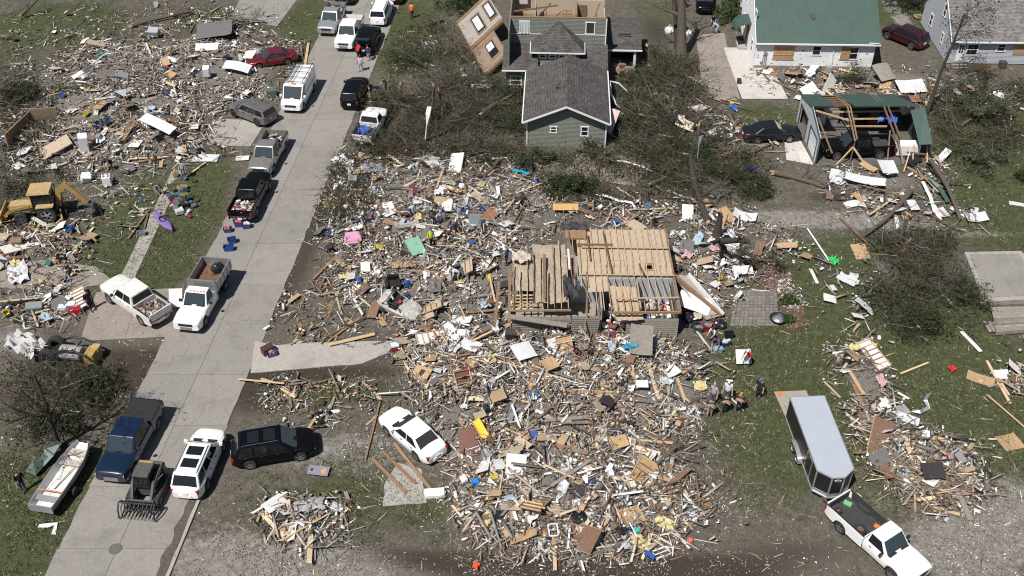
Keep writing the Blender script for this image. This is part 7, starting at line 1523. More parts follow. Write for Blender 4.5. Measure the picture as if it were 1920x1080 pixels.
# boards picked from the photograph: (centre, length, angle in degrees as seen, colour, width)
def seen(x0, y0, x1, y1, cn, w_=.14, t=.045, z0=.15, z1=.15):
 a, b_ = GZ(x0, y0), GZ(x1, y1); a = G(x0, y0, a.z + z0); b_ = G(x1, y1, b_.z + z1); d = b_ - a; L_ = d.length
 o = link('plank', board_mesh(cn, rnd.randint(0, 7)), None, (a + b_) / 2, (rnd.gauss(0, .1), -math.asin(max(-1, min(1, d.z / L_))), math.atan2(d.y, d.x)), (L_, w_, t)); rec(o, f'{cn} {"plank" if w_ > .17 else "board"}', 'board', L_, 'loose boards')
for q in [(700, 862, 760, 922, 'brown', .2), (716, 845, 778, 905, 'brown', .18), (742, 835, 808, 918, 'brown', .2), (615, 640, 675, 595, 'brown', .14), (626, 540, 640, 588, 'pale'), (655, 545, 680, 590, 'white painted', .16), (660, 545, 712, 590, 'pale'), (748, 640, 765, 698, 'tan', .16), (1095, 630, 1130, 745, 'pale', .22), (1140, 745, 1315, 760, 'grey', .35), (1265, 710, 1296, 688, 'tan', .22), (1180, 685, 1195, 720, 'tan', .25), (1215, 680, 1235, 750, 'pale', .24), (1240, 682, 1240, 755, 'tan', .2), (1252, 690, 1254, 768, 'tan', .2), (1270, 710, 1285, 752, 'tan', .2), (1070, 720, 1185, 770, 'tan', .18), (1000, 720, 1020, 780, 'grey', .25), (960, 715, 1015, 780, 'brown', .2), (1000, 790, 1100, 782, 'grey', .28), (1005, 778, 1060, 788, 'grey', .22), (995, 808, 1070, 790, 'grey', .22), (1115, 818, 1255, 830, 'tan', .2), (1095, 812, 1140, 855, 'pale', .22), (1152, 890, 1232, 945, 'pale', .2), (1210, 895, 1257, 946, 'pale', .42), (1262, 840, 1255, 935, 'tan', .22), (1260, 960, 1292, 985, 'pale'), (1092, 1050, 1118, 1010, 'brown', .14), (1205, 1047, 1222, 1000, 'pale', .16), (1160, 1045, 1175, 1022, 'tan'), (1015, 973, 1070, 943, 'brown', .22), (1065, 810, 1068, 875, 'grey', .2), (845, 872, 905, 870, 'white painted', .14), (848, 948, 865, 968, 'pale'), (576, 1025, 650, 956, 'pale', .16), (534, 1018, 582, 977, 'brown', .16), (637, 998, 646, 942, 'grey', .16), (494, 962, 540, 1010, 'pale', .4), (520, 994, 585, 983, 'tan'), (1455 + 60, 430, 1555, 490, 'white painted', .12), (1575, 408, 1640, 468, 'brown', .2), (1520, 505, 1532, 530, 'white painted', .24), (1680, 405, 1684, 428, 'white painted', .28), (1804, 623, 1838, 658, 'white painted', .26), (1848, 672, 1895, 758, 'pale', .2), (1855, 725, 1920, 705, 'grey', .16), (1853, 742, 1920, 800, 'tan', .1), (1695, 815, 1718, 880, 'tan', .3), (1722, 870, 1732, 825, 'pale', .3), (1760, 905, 1825, 832, 'tan', .25), (1718, 938, 1770, 930, 'pale', .24), (1750, 950, 1800, 965, 'tan', .2), (1790, 905, 1818, 972, 'grey', .3), (1778, 905, 1820, 882, 'grey', .2), (1590, 690, 1620, 740, 'tan', .25), (1600, 720, 1625, 775, 'brown', .25), (1545, 660, 1605, 650, 'grey', .15), (1640, 715, 1670, 690, 'grey', .15), (1690, 700, 1740, 680, 'tan'), (1682, 735, 1705, 748, 'white painted', .16), (1575, 745, 1545, 715, 'tan'), (245, 298, 345, 292, 'tan', .16), (250, 305, 345, 288, 'brown', .25), (240, 448, 278, 395, 'brown', .16), (270, 430, 278, 400, 'brown', .12), (133, 480, 176, 425, 'pale', .2), (350, 330, 385, 305, 'pale', .16), (605, 78, 575, 122, 'tan', .25) if False else (572, 122, 578, 82, 'tan', .25), (740, 205, 752, 150, 'grey', .25), (540, 720, 546, 765, 'grey', .16), (610, 790, 628, 742, 'grey', .16), (680, 715, 715, 750, 'tan', .18), (685, 862, 712, 755, 'brown', .1), (800, 375, 825, 345, 'tan', .14), (668, 400, 705, 380, 'pale', .16), (682, 320, 703, 370, 'pale', .14), (710, 415, 760, 408, 'grey', .25), (600, 540, 615, 510, 'brown', .14), (590, 520, 635, 475, 'brown', .2), (835, 455, 940, 440, 'tan', .16), (1155, 350, 1195, 376, 'pale', .16), (1215, 335, 1255, 370, 'brown', .16), (1180, 393, 1270, 390, 'pale', .16), (1255, 358, 1310, 378, 'white painted', .3), (1290, 380, 1330, 375, 'white painted', .2), (1595, 118, 1592, 138, 'pale', .3), (1450, 150, 1490, 170, 'brown', .2), (1280, 150, 1315, 152, 'pale', .22), (1285, 140, 1318, 158, 'tan', .22), (1270, 185, 1265, 215, 'tan', .3) if False else (1250, 180, 1268, 212, 'pale', .25), (1350, 184, 1388, 195, 'pale', .2), (400, 212, 425, 205, 'tan'), (130, 205, 165, 195, 'brown')]: seen(*q)
Zw = [('far_left', 26), ('near_left', 14), ('upper_centre', 42), ('mid_left', 22), ('lumber', 46), ('lower_heap', 44), ('house_gap', 10), ('white_house_front', 20), ('garage_front', 8), ('right_strip', 22), ('small_heap', 6), ('verge', 10), ('lower_verge', 10), ('grey_house_front', 6), ('deck_side', 5)]
for z, n in Zw:
 px, py, _ = _zs(n * 4, [z], 6, True); x, y = Gv(px, py); k = keep_clear(px, py, x, y); px, py = px[k][:n], py[k][:n]
 for a, b_ in zip(px, py):
  cn = rnd.choices(list(BW), (28, 26, 14, 12, 16, 6))[0]; put_board(a, b_, math.exp(rnd.uniform(math.log(.9), math.log(3.4))), rnd.uniform(0, 3.14), cn, rnd.choice([.09, .09, .14, .14, .2, .28]), rnd.choice([.02, .04, .045]))
# --- sheets: plywood, drywall, roofing, siding
SHM = {'plywood': PLY, 'osb': OSB, 'drywall': mat('drywall', (.62, .60, .56), .9, noise=.18, scale=3), 'white siding': mat('vinyl_white', (.58, .59, .60), .5, noise=.1), 'shingled roofing': mat('roofing', (.13, .125, .125), .95, noise=.35, scale=10), 'cardboard': mat('cardboard', (.36, .255, .165), .9, noise=.15), 'brown panelling': mat('panelling', (.17, .10, .065), .7, noise=.25, scale=4), 'tan board': DRYW, 'black felt': mat('felt', (.028, .028, .03), .8, noise=.4), 'rusty sheet': mat('rust_sheet', (.23, .10, .055), .8, noise=.4)}
def sheet(px, py, w_, d, az, kind, lift=None, tilt=None, desc=None, cat='panel', ragged=None, curl=.05, label=None, group=None):
 p = GZ(px, py); nx, ny = 5, 4; mb = MB(); ragged = (.02 if label else rnd.choice([.02, .02, .04, .16])) if ragged is None else ragged; tx, ty = tilt if tilt else (rnd.gauss(0, .24), rnd.gauss(0, .24)); cv = rnd.uniform(-curl, curl) * 4; th = .018
 top = [];
 for j in range(ny + 1):
  for i in range(nx + 1):
   u, v = i / nx - .5, j / ny - .5; e = (i in (0, nx)) or (j in (0, ny)); top.append((u * w_ + (rnd.uniform(-ragged, ragged) * w_ * .5 if e else 0), v * d + (rnd.uniform(-ragged, ragged) * d * .5 if e else 0), cv * u * u * w_ + rnd.uniform(-.01, .01)))
 k = nx + 1; N = len(top); q = [(j * k + i, j * k + i + 1, (j + 1) * k + i + 1, (j + 1) * k + i) for j in range(ny) for i in range(nx)]
 rim = [i for i in range(k)] + [j * k + nx for j in range(1, ny + 1)] + [ny * k + i for i in range(nx - 1, -1, -1)] + [j * k for j in range(ny - 1, 0, -1)]
 mb.add([(x, y, z + th) for x, y, z in top] + top, q + [tuple(N + i for i in f_[::-1]) for f_ in q] + [(rim[i], rim[(i + 1) % len(rim)], N + rim[(i + 1) % len(rim)], N + rim[i]) for i in range(len(rim))])
 zz = p.z + (rnd.uniform(.08, .3) if lift is None else lift) + (abs(math.sin(tx)) * d + abs(math.sin(ty)) * w_) * .35
 o = mb.build('sheet_panel', SHM[kind] if isinstance(kind, str) else kind, None, loc=(p.x, p.y, zz), rot=(tx, ty, az))
 if label: tag(o, label, cat, group)
 else: rec(o, f'{kind} piece', cat, w_ * d, 'loose sheets')
 return o
for z, n in [('far_left', 34), ('near_left', 16), ('upper_centre', 44), ('mid_left', 22), ('lumber', 26), ('lower_heap', 24), ('east_of_ruin', 20), ('house_gap', 12), ('white_house_front', 20), ('garage_front', 14), ('right_strip', 12), ('small_heap', 5), ('lane', 7), ('deck_side', 4), ('grey_house_front', 6), ('yard_mid', 6)]:
 px, py, _ = _zs(n * 4, [z], 6, True); x, y = Gv(px, py); k = keep_clear(px, py, x, y); px, py = px[k][:n], py[k][:n]
 W_ = {'far_left': (2, 1, 8, 9, 3, 2, 2, 2, 4, 1), 'east_of_ruin': (1, 1, 5, 14, 1, 1, 0, 1, 2, 0), 'garage_front': (1, 2, 1, 16, 0, 1, 0, 1, 0, 0), 'yard_mid': (1, 1, 1, 8, 0, 0, 0, 0, 0, 0)}.get(z, (4, 4, 6, 8, 3, 4, 4, 4, 2, 1))
 for a, b_ in zip(px, py): sheet(a, b_, rnd.uniform(.6, 1.6), rnd.uniform(.35, 1.0), rnd.uniform(0, 3.14), rnd.choices(list(SHM), W_)[0])
# --- named panels
SL = lambda *a, **k: sheet(*a, **k)
SL(404, 68, 3.6, 3.0, .15, 'shingled roofing', .55, (.08, -.1), ragged=.04, label='large tilted slab of grey roofing on the far left heap', cat='roof slab'); SL(390, 97, 2.2, 1.0, .1, 'white siding', .4, (.3, 0), label='white sheet below the tilted grey roof slab', cat='panel'); SL(446, 135, 2.6, 1.2, -.2, 'white siding', .5, (.2, .1), curl=.2, label='curled white hull shaped panel right of the far left heap', cat='panel')
SL(300, 250, 3.6, 1.0, -.55, 'white siding', .8, (.25, .1), label='long white roof truss panel on the heap above the backhoe', cat='panel'); SL(385, 298, 2.2, 1.1, 0, 'white siding', .1, (0, 0), label='white panel on the grass edge left of the pewter pickup', cat='panel'); SL(455, 298, 1.1, .7, .1, 'drywall', .08, (0, 0), label='beige sheet on the grass beside the pewter pickup', cat='panel')
SL(1613, 475, 1.15, 1.6, .1, 'osb', .1, (.15, 0), label='upright cut piece of chipboard on the lawn', cat='panel'); SL(1893, 830, 1.35, 1.2, .25, 'osb', .03, (0, 0), ragged=.03, label='square chipboard sheet on the right lawn', cat='panel'); SL(1838, 712, 1.7, .9, -.5, 'osb', .05, (0, 0), label='torn chipboard sheet with a board across it', cat='panel'); SL(879, 842, 1.15, 2.3, .1, mat('faux_brick', (.17, .085, .068), .9, noise=.2, scale=6), .35, (.1, .03), ragged=.03, label='reddish faux brick siding panel beside the white sedan', cat='panel')
SL(982, 673, 1.4, 1.3, .5, 'white siding', .6, (.2, .1), label='white square panel in front of the ruined house, left part', cat='panel'); SL(1030, 697, 1.0, .9, .6, 'osb', .6, (.2, .1), label='tan square panel beside the white one on the lumber heap', cat='panel'); SL(1200, 660, 1.5, 2.2, -.1, WOODG, .8, (.35, .05), label='fallen grey plank wall section in front of the ruined house', cat='wall section'); SL(1203, 731, .75, .55, 0, 'white siding', .5, (.2, 0), label='small white square on the lumber heap', cat='panel')
SL(1392, 680, 1.0, .95, .05, 'white siding', .35, (.7, 0), ragged=.02, label='white board held up by the person in red', cat='board'); SL(1300, 585, 2.3, 1.2, -.3, 'white siding', .5, (.5, .2), curl=.2, label='white appliance lid leaning at the corner of the ruined house', cat='panel'); SL(1567, 336, 1.1, 1.9, -.35, 'white siding', .15, (.1, .1), curl=.2, label='white metal sheet with a stick on it below the garage', cat='panel'); SL(1620, 345, 3.2, 1.0, -.25, 'white siding', .3, (.1, .05), curl=.15, label='long curved white metal sheet below the garage', cat='panel'); SL(1660, 330, 1.6, 1.3, .3, 'white siding', .6, (.4, .2), curl=.2, label='folded white metal sheet against the garage slab', cat='panel'); SL(1608, 385, 2.0, .8, .05, 'white siding', .15, (.05, .1), curl=.2, label='wide white metal sheet on the lane below the garage', cat='panel'); SL(1806, 400, 1.0, 2.0, .6, 'white siding', .1, (0, .1), curl=.1, label='bent white roofing sheet on the right lawn, upper leaf', cat='panel'); SL(1828, 412, 1.7, .9, .1, 'white siding', .15, (.2, 0), curl=.15, label='bent white roofing sheet on the right lawn, lower leaf', cat='panel'); SL(1908, 383, 1.3, .5, -.3, 'white siding', .03, (0, 0), label='pale strip of metal at the right border', cat='panel'); SL(1710, 392, .8, 1.1, .2, 'white siding', .3, (.2, .1), label='small white box sheet by the crossed logs', cat='panel')
SL(1710, 310, 1.7, .8, .6, mat('black_screen', (.02, .02, .022), .5), .5, (.3, .1), label='black slatted shutter leaning in front of the garage', cat='shutter'); SL(1705, 172, 2.6, 1.7, .1, 'white siding', .4, (.25, 0), ragged=.03, label='white framed ceiling panel beyond the garage', cat='panel'); SL(1655, 150, 2.0, 1.9, .5, WOODG, .5, (.5, .1), label='broken grey shed wall beside the white house corner', cat='wall section'); SL(1690, 190, 3.2, 1.0, -.1, 'rusty sheet', .3, (.1, 0), label='rust red corrugated sheet behind the garage', cat='panel'); SL(1846, 135, 1.5, 1.1, -.1, 'rusty sheet', .2, (.1, 0), label='rust red sheet in front of the grey house', cat='panel'); SL(1455, 140, 1.5, .7, 0, mat('orange_tiles', (.35, .13, .07), .8, noise=.3), .15, (0, 0), label='heap of orange tiles at the white house corner', cat='tiles'); SL(1285, 245, 1.7, 1.1, -.5, mat('cream_board', (.6, .54, .42), .8), .4, (.2, .2), label='cream mattress board in the brush left of the black sedan', cat='panel'); SL(1145, 250, .8, 2.2, -.3, mat('pink_white_print', (.55, .40, .43), .7, noise=.35, scale=4), .7, (.7, .2), label='pink and white sheet leaning on the addition corner', cat='panel'); SL(1310, 210, 1.4, .8, .6, mat('pink_white_print2', (.6, .5, .52), .7, noise=.35, scale=4), .3, (.2, .1), label='pale pink sheet in the brush below the brown drive', cat='panel')
SL(700, 322, 1.7, 1.1, .3, mat('grey_lid', (.28, .30, .33), .5), .3, (.1, .1), label='grey tabletop with white rim above the centre heap', cat='table top'); SL(645, 318, 1.7, .6, .45, 'white siding', .2, (.1, 0), label='white board at the street edge of the centre heap', cat='panel'); SL(832, 385, 1.5, 1.0, -.1, 'cardboard', .3, (.15, .05), label='flat cardboard sheet beside the people on the heap', cat='cardboard'); SL(780, 478, 1.3, 1.4, .7, mat('mint_sheet', (.24, .48, .34), .6, noise=.15, scale=2), .5, (.5, .2), ragged=.04, label='pale green square sheet standing on the centre heap', cat='sheet'); SL(765, 500, 2.3, .6, .15, 'plywood', .2, (0, 0), label='orange plywood strip under the pale green sheet', cat='panel'); SL(1288, 408, .9, 1.3, 0, 'white siding', .3, (.5, .1), label='white ribbed sheet behind the ruined house', cat='panel'); SL(1395, 410, 1.8, 1.0, -.3, 'white siding', .1, (.1, .1), curl=.2, label='curled white sheet on the gravel lane', cat='panel'); SL(1060, 405 - 6, 2.0, .55, .0, mat('orange_wood', (.46, .27, .09), .6, noise=.12), .45, (.6, 0), ragged=.01, label='orange wooden cabinet front below the evergreen shrub', cat='cabinet'); SL(1690, 770, .9, .8, .3, mat('grey_cloth', (.28, .28, .31), .9, noise=.2), .05, (0, 0), curl=.2, label='grey cloth crumpled on the right lawn', cat='cloth'); SL(1700, 785, 1.5, .7, -.5, mat('white_cloth2', (.58, .58, .6), .9, noise=.15), .05, (0, 0), curl=.2, label='dirty white cloth trailing on the right lawn', cat='cloth'); SL(1745, 895, 1.3, 1.0, .05, mat('dark_mat', (.03, .026, .026), .9, noise=.4), .5, (.3, 0), label='dark square mat at the end of the right strip', cat='mat'); SL(1692, 910, .5, 1.0, .5, mat('sage_cloth', (.2, .25, .2), .9), .15, (0, .1), curl=.2, label='sage green cloth at the end of the right strip', cat='cloth'); SL(598, 887, 1.25, .65, -.15, mat('cornhole_grey', (.2, .2, .25), .6, noise=.15), .2, (.12, 0), ragged=.0, curl=0, label='grey bean bag board with flame print on the grass', cat='game board')
# flame print and hole of the bean bag board
cb = near_obj('grey bean bag board with flame print on the grass'); mb = MB(); mb.lathe([(0, 0), (.09, 0), (.09, .012), (0, .012)], 16); mb.build('hole', BLK, cb, loc=(-.4, 0, .022)); mb = MB()
for k in range(7): a = k * .9; mb.add([(.2 + .05 * math.cos(a), .06 * math.sin(a * 2), .022), (.5 - .03 * k % .1, .2 * math.sin(a), .022), (.32, .22 * math.cos(a), .022)], [(0, 1, 2)])
mb.v = [(x, y, z + .001 * (i // 3)) for i, (x, y, z) in enumerate(mb.v)]; mb.build('flame_print', mat('flame', (.75, .3, .05), .6), cb)
# corner walls left standing in the far left heap
for a, b_, m, lb in (((18, 288), (62, 240), WOODB, 'brown wall left standing at the left end of the heap'), ((62, 240), (112, 232), PLASTT, 'tan wall left standing behind the brown one')):
 p, q = G(*a), G(*b_); mb = MB(); mb.slabquad((0, 0, 0), q - p, q - p + Vector((.1, 0, 1.7)), (.1, 0, 1.9), .1); tag(mb.build('standing_wall', m, None, loc=p), lb, 'wall')
SL(333, 572, .9, 1.3, .2, 'white siding', .3, (.8, .1), label='white vehicle door propped between the two white trucks', cat='vehicle door')
# wall sections with their studs, and soft things: insulation, bedding, carpet
WSK = ['drywall', 'tan board', 'brown panelling', 'white siding', 'plywood', 'shingled roofing']
def wall_section(px, py):
 kn = rnd.choice(WSK); p = GZ(px, py); w_, d = rnd.uniform(1.3, 2.6), rnd.uniform(.8, 1.5); o = empty('wall_section', (p.x, p.y, p.z + rnd.uniform(.2, .4)), 0, rot=(rnd.gauss(0, .35), rnd.gauss(0, .3), rnd.uniform(0, 6.28)))
 up = rnd.random() < .5; mb = MB(); mb.box((0, 0, 0), (w_, d, .02)); mb.build('sheathing', SHM[kn], o); s_ = .06 if up else -.06
 for k in range(int(w_ / .4) + 1): mb = MB(); mb.box((-w_ / 2 + .03 + k * .4, rnd.uniform(-.15, .15), s_), (.045, d * rnd.uniform(.9, 1.25), .09)); mb.build('stud', WOOD if rnd.random() < .6 else WOODB, o)
 for y in (-d / 2, d / 2): mb = MB(); mb.box((0, y, s_ * 1.05), (w_, .045, .085)); mb.build('plate', WOOD, o)
 rec(o, kn + ' wall section', 'wall section', w_ * d, 'torn wall sections')
SOFT = {'pink insulation wad': (.5, .3, .33), 'yellow insulation wad': (.5, .43, .2), 'white bedding': (.6, .6, .61), 'navy cloth': (.03, .045, .1), 'grey carpet': (.2, .19, .18), 'maroon cloth': (.12, .02, .03), 'black plastic film': (.02, .02, .022), 'pale blue cloth': (.3, .38, .48), 'clear plastic film': (.45, .47, .48)}; SM = {k: mat('soft_' + k.replace(' ', '_'), c, .85 if 'film' not in k else .35, noise=.25, scale=5) for k, c in SOFT.items()}
def soft(px, py):
 kn = rnd.choices(list(SOFT), (4, 3, 7, 5, 4, 2, 5, 3, 4))[0]; p = GZ(px, py); w_, d = rnd.uniform(.4, 1.3), rnd.uniform(.3, .8); o = crumple('soft_goods', None, (0, 0, .08), w_, d, SM[kn], rnd.uniform(.05, .12), 6); o.location = (p.x, p.y, p.z + rnd.uniform(.1, .3)); o.rotation_euler = (rnd.gauss(0, .25), rnd.gauss(0, .25), rnd.uniform(0, 6)); rec(o, kn, 'cloth', w_ * d, 'soft goods in the heaps')
for fn, L_ in ((wall_section, [('far_left', 9), ('near_left', 3), ('upper_centre', 7), ('mid_left', 4), ('lumber', 5), ('lower_heap', 5), ('white_house_front', 3), ('right_strip', 2)]), (soft, [('far_left', 26), ('near_left', 10), ('upper_centre', 34), ('mid_left', 16), ('lumber', 12), ('lower_heap', 16), ('east_of_ruin', 14), ('house_gap', 8), ('right_strip', 6)])):
 for z, n in L_:
  px, py, _ = _zs(n * 5, [z], 3, True); x, y = Gv(px, py); k = keep_clear(px, py, x, y)
  for a, b_ in list(zip(px[k], py[k]))[:n]: fn(a, b_)
# --- small furniture and household things
def thing_at(name, px, py, az, label, cat, group=None, lift=.1, tilt=(0, 0)):
 p = GZ(px, py); return empty(name, (p.x, p.y, p.z + lift), 0, label, cat, group, rot=(tilt[0], tilt[1], az))
def tub(px, py, az, c, label, w_=.62, d=.42, h_=.36, fill=None, lift=.03, tilt=(0, 0), group='storage tubs'):
 m = mat('tub_%d_%d_%d' % tuple(int(x * 100) for x in c), c, .4); o = thing_at('storage_tub', px, py, az, label, 'storage tub', group, lift, tilt); mb = MB()
 secs = [[(sx * w_ / 2 * k, sy * d / 2 * k, z) for sx, sy in ((-1, -1), (1, -1), (1, 1), (-1, 1))] for k, z in ((.84, 0), (1, h_), (.94, h_), (.8, .03))]; mb.loft(secs); mb.build('tub', m, o)
 mb = MB(); mb.loft([[(sx * w_ / 2 * k, sy * d / 2 * k, z) for sx, sy in ((-1, -1), (1, -1), (1, 1), (-1, 1))] for k, z in ((1.0, h_ - .03), (1.07, h_ - .03), (1.07, h_ + .01), (1.0, h_ + .01))], caps=False); mb.build('rim', m, o)
 if fill:
  mb = MB()
  for k in range(7): mb.box((rnd.uniform(-.2, .2), rnd.uniform(-.12, .12), h_ - .02 + rnd.uniform(-.05, .08)), (rnd.uniform(.12, .26), rnd.uniform(.1, .2), rnd.uniform(.06, .14)), rot3(rnd.uniform(-.5, .5), rnd.uniform(-.5, .5), rnd.uniform(0, 3)))
  f_ = mb.build('contents', fill, o); f_['kind'] = 'stuff'
 return o
CB, CN = (.02, .06, .22), (.03, .05, .13); FW, FR, FG = mat('pale_contents', (.5, .5, .55), .9, noise=.4, scale=9), mat('red_contents', (.4, .1, .12), .9, noise=.5, scale=9), mat('grey_contents', (.2, .2, .22), .9, noise=.5, scale=9)
tub(463, 428, .2, CN, 'navy tub of clothes right behind the black pickup', fill=FW, h_=.45); tub(449, 425, 0, CN, 'navy tub with red items left behind the black pickup', fill=FR, h_=.45); tub(428, 435, .1, CN, 'navy tub of books at the street edge', fill=FR); tub(436, 456, .3, CB, 'blue tub standing behind the front one on the street', h_=.45); tub(430, 470, .1, CB, 'front empty blue tub on the street', h_=.42, w_=.75)
tub(692, 415, .3, CB, 'blue tub with red and white items near the street', fill=FR, w_=.8); tub(873, 397, -.2, CB, 'left blue tub near the people on the heap'); tub(903, 398, -.3, CB, 'right blue tub near the people on the heap'); tub(888, 497, .2, (.05, .015, .08), 'dark purple tub in the middle of the centre heap', w_=.55); tub(1000, 748, .3, (.03, .22, .6), 'round light blue tub in the lumber heap', w_=.55, d=.5); tub(266, 442, .3, (.2, .24, .26), 'grey tub on the sidewalk below the kayak'); tub(925, 912 - 10, .1, (.05, .05, .06), 'black tool tray in the lower heap', fill=mat('yellow_tools', (.5, .4, .05), .6)); tub(1328, 618, .1, (.25, .02, .02), 'red tub among the boxes by the patio', fill=FG, w_=.8); tub(1308, 622, 0, (.06, .07, .09), 'dark grey tub among the boxes by the patio', fill=FG); tub(1345, 660, .2, (.3, .42, .45), 'pale tub with teal lid near the patio', fill=mat('teal', (.25, .5, .5), .6)); tub(1366, 632, .1, (.02, .02, .025), 'black crate at the right of the boxes'); tub(510, 668, .4, (.16, .04, .14), 'purple tub on the driveway stub', fill=FG); tub(1360, 648, .4, (.04, .05, .1), 'navy basket among the boxes by the patio', fill=FW)
def crate(px, py, az, w_, d, h_, m, label, cat, name='cabinet', door=None, lift=.1, tilt=(0, 0), group=None):
 o = thing_at(name, px, py, az, label, cat, group, lift, tilt); bm = bmesh.new(); bmesh.ops.create_cube(bm, size=1)
 for v in bm.verts: v.co = Vector((v.co.x * w_, v.co.y * d, (v.co.z + .5) * h_))
 bmesh.ops.bevel(bm, geom=list(bm.edges), offset=min(w_, d, h_) * .04, segments=2, affect='EDGES'); me = bpy.data.meshes.new('case'); bm.to_mesh(me); bm.free(); me.materials.append(m); link('case', me, o)
 mb = MB(); mb.box((0, -d / 2 - .012, h_ * .52), (w_ * .88, .03, h_ * .86)); mb.build('door', door or m, o); mb = MB(); mb.tube([(w_ * .34, -d / 2 - .05, h_ * .45), (w_ * .34, -d / 2 - .05, h_ * .65)], .014, 6); mb.build('handle', CHROME, o); return o
WH = mat('white_enamel', (.74, .75, .76), .35); GRA = mat('grey_enamel', (.22, .24, .25), .45); 
crate(160, 285, .35, .75, .7, 1.65, WH, 'white refrigerator standing on the left heap', 'refrigerator', 'refrigerator', tilt=(.12, .1)); crate(203, 347, .3, .68, .66, .9, WH, 'white cooker standing left of the belongings', 'cooker', 'cooker', lift=.02); o = near_obj('white cooker standing left of the belongings')
for k in range(4): mb = MB(); mb.lathe([(.04, .9), (.1, .9), (.1, .92), (.04, .92)], 12, 'Z', ((-.17 if k % 2 else .17), (-.15 if k > 1 else .15), .003)); mb.build('burner', BLK, o)
crate(160, 340, .5, .7, .6, .8, WH, 'white box appliance tipped beside the backhoe arm', 'appliance', 'washing_machine', tilt=(.5, .3)); crate(390, 145, .1, .6, .6, .95, WH, 'white dryer right of the far left heap', 'dryer', 'dryer', lift=.2, tilt=(.15, 0)); crate(510, 180, .3, .9, .7, .7, mat('utility_green', (.09, .12, .10), .6), 'dark green utility box beside the van', 'utility box', 'utility_box', lift=0); crate(890, 432, .2, .9, .55, 1.1, GRA, 'grey metal cabinet on the centre heap', 'cabinet', lift=.2, tilt=(-.3, .1)); crate(660, 345, .1, .7, .6, .7, GRA, 'silver grey box at the top left of the centre heap', 'appliance', 'appliance', tilt=(.3, .2)); crate(955, 640, 0, .6, .45, .9, mat('charcoal_case', (.03, .03, .033), .5), 'charcoal speaker box in front of the ruined house', 'cabinet', lift=.4, tilt=(.4, .1)); crate(503, 662, .7, .8, .5, .55, mat('walnut', (.07, .035, .025), .5), 'dark brown chest on the driveway stub', 'chest', 'chest', lift=.05); crate(66, 582, .3, 1.1, .6, .5, GRA, 'grey metal cabinet among the left rubble', 'cabinet', tilt=(.2, .1)); crate(815, 928, .1, 1.15, .55, .25, WH, 'white foam block below the white sedan', 'foam block', 'foam_block', lift=.05); crate(890, 928 - 20, .1, .4, .3, .35, mat('sky_blue_case', (.02, .2, .6), .5), 'bright blue case on the lower heap', 'case', 'case', tilt=(.2, .2)); crate(1042, 500, 0, .5, .4, .4, GRA, 'grey case beside the left wing of the ruined house', 'case', 'case', lift=.4)
crate(35, 460, .2, .8, .5, .5, WOODB, 'open brown drawer unit in the left rubble', 'cabinet', lift=.2, tilt=(.4, 0)); crate(230, 128 + 20, .2, .9, .6, .6, GRA, 'grey appliance on the ridge of the far left heap', 'appliance', 'appliance', tilt=(.5, .4)); crate(290, 70, .1, 1.0, .8, .7, mat('lavender_case', (.36, .36, .42), .7), 'pale lavender mattress box on the far left heap', 'box', 'box', lift=.3, tilt=(.3, .1)); crate(1552, 137, 0, .55, .55, .75, mat('ac_grey', (.3, .3, .3), .6), 'grey air conditioner unit by the white house wall', 'air conditioner', 'air_conditioner', lift=0); crate(1878, 127, 0, .6, .6, .7, mat('ac_black', (.06, .06, .06), .6), 'black air conditioner by the grey house wall', 'air conditioner', 'air_conditioner', lift=0); crate(1385, 157, 0, .35, .35, .5, mat('brown_can', (.05, .035, .03), .6), 'small brown can on the brown driveway', 'bin', 'trash_can', lift=.03); crate(1425, 100, .3, .5, .5, .9, WOODB, 'brown chair against the white house side', 'chair', 'porch_chair', lift=.05, tilt=(0, .3))
def cooler(px, py, az, body, lid, label, w_=.7):
 o = thing_at('cooler', px, py, az, label, 'cooler', None, .02); mb = MB(); mb.box((0, 0, .18), (w_, .42, .36), taper=1.06); mb.build('body', body, o); mb = MB(); mb.box((0, 0, .4), (w_ * 1.05, .45, .08)); mb.build('lid', lid, o); mb = MB(); mb.tube([(-w_ / 2 - .03, 0, .2), (-w_ / 2 - .06, 0, .33), (w_ / 2 + .06, 0, .33), (w_ / 2 + .03, 0, .2)], .015, 5); mb.build('handle', lid, o)
cooler(133, 578, .2, mat('cooler_blue', (.02, .08, .4), .4), WH, 'blue cooler with white lid in the left rubble'); cooler(142, 588, .2, mat('cooler_red', (.3, .02, .025), .4), mat('cooler_red', (.3, .02, .025), .4), 'red cooler in front of the blue one', .8); cooler(120, 583, .1, WH, mat('lid_pale', (.5, .6, .7), .5), 'white cooler left of the blue one', .55); cooler(741, 655, .3, mat('cooler_red', (.3, .02, .025), .4), mat('lid_pale', (.5, .6, .7), .5), 'small red cooler at the end of the driveway stub', .5)
def armchair(px, py, az, m, label, w_=.95, cat='armchair', tilt=(0, 0), lift=.15, name='armchair'):
 o = thing_at(name, px, py, az, label, cat, None, lift, tilt)
 for nm, c, d in (('seat', (0, 0, .3), (w_ * .8, .7, .25)), ('backrest', (0, .38, .55), (w_, .2, .7)), ('armrest', (-w_ / 2, 0, .38), (.18, .8, .5)), ('armrest', (w_ / 2, 0, .38), (.18, .8, .5)), ('base', (0, 0, .1), (w_, .75, .18))):
  bm = bmesh.new(); bmesh.ops.create_cube(bm, size=1)
  for v in bm.verts: v.co = Vector((v.co.x * d[0], v.co.y * d[1], v.co.z * d[2])) + Vector(c)
  bmesh.ops.bevel(bm, geom=list(bm.edges), offset=.05, segments=2, affect='EDGES'); me = bpy.data.meshes.new(nm); bm.to_mesh(me); bm.free(); me.materials.append(m); link(nm, me, o)
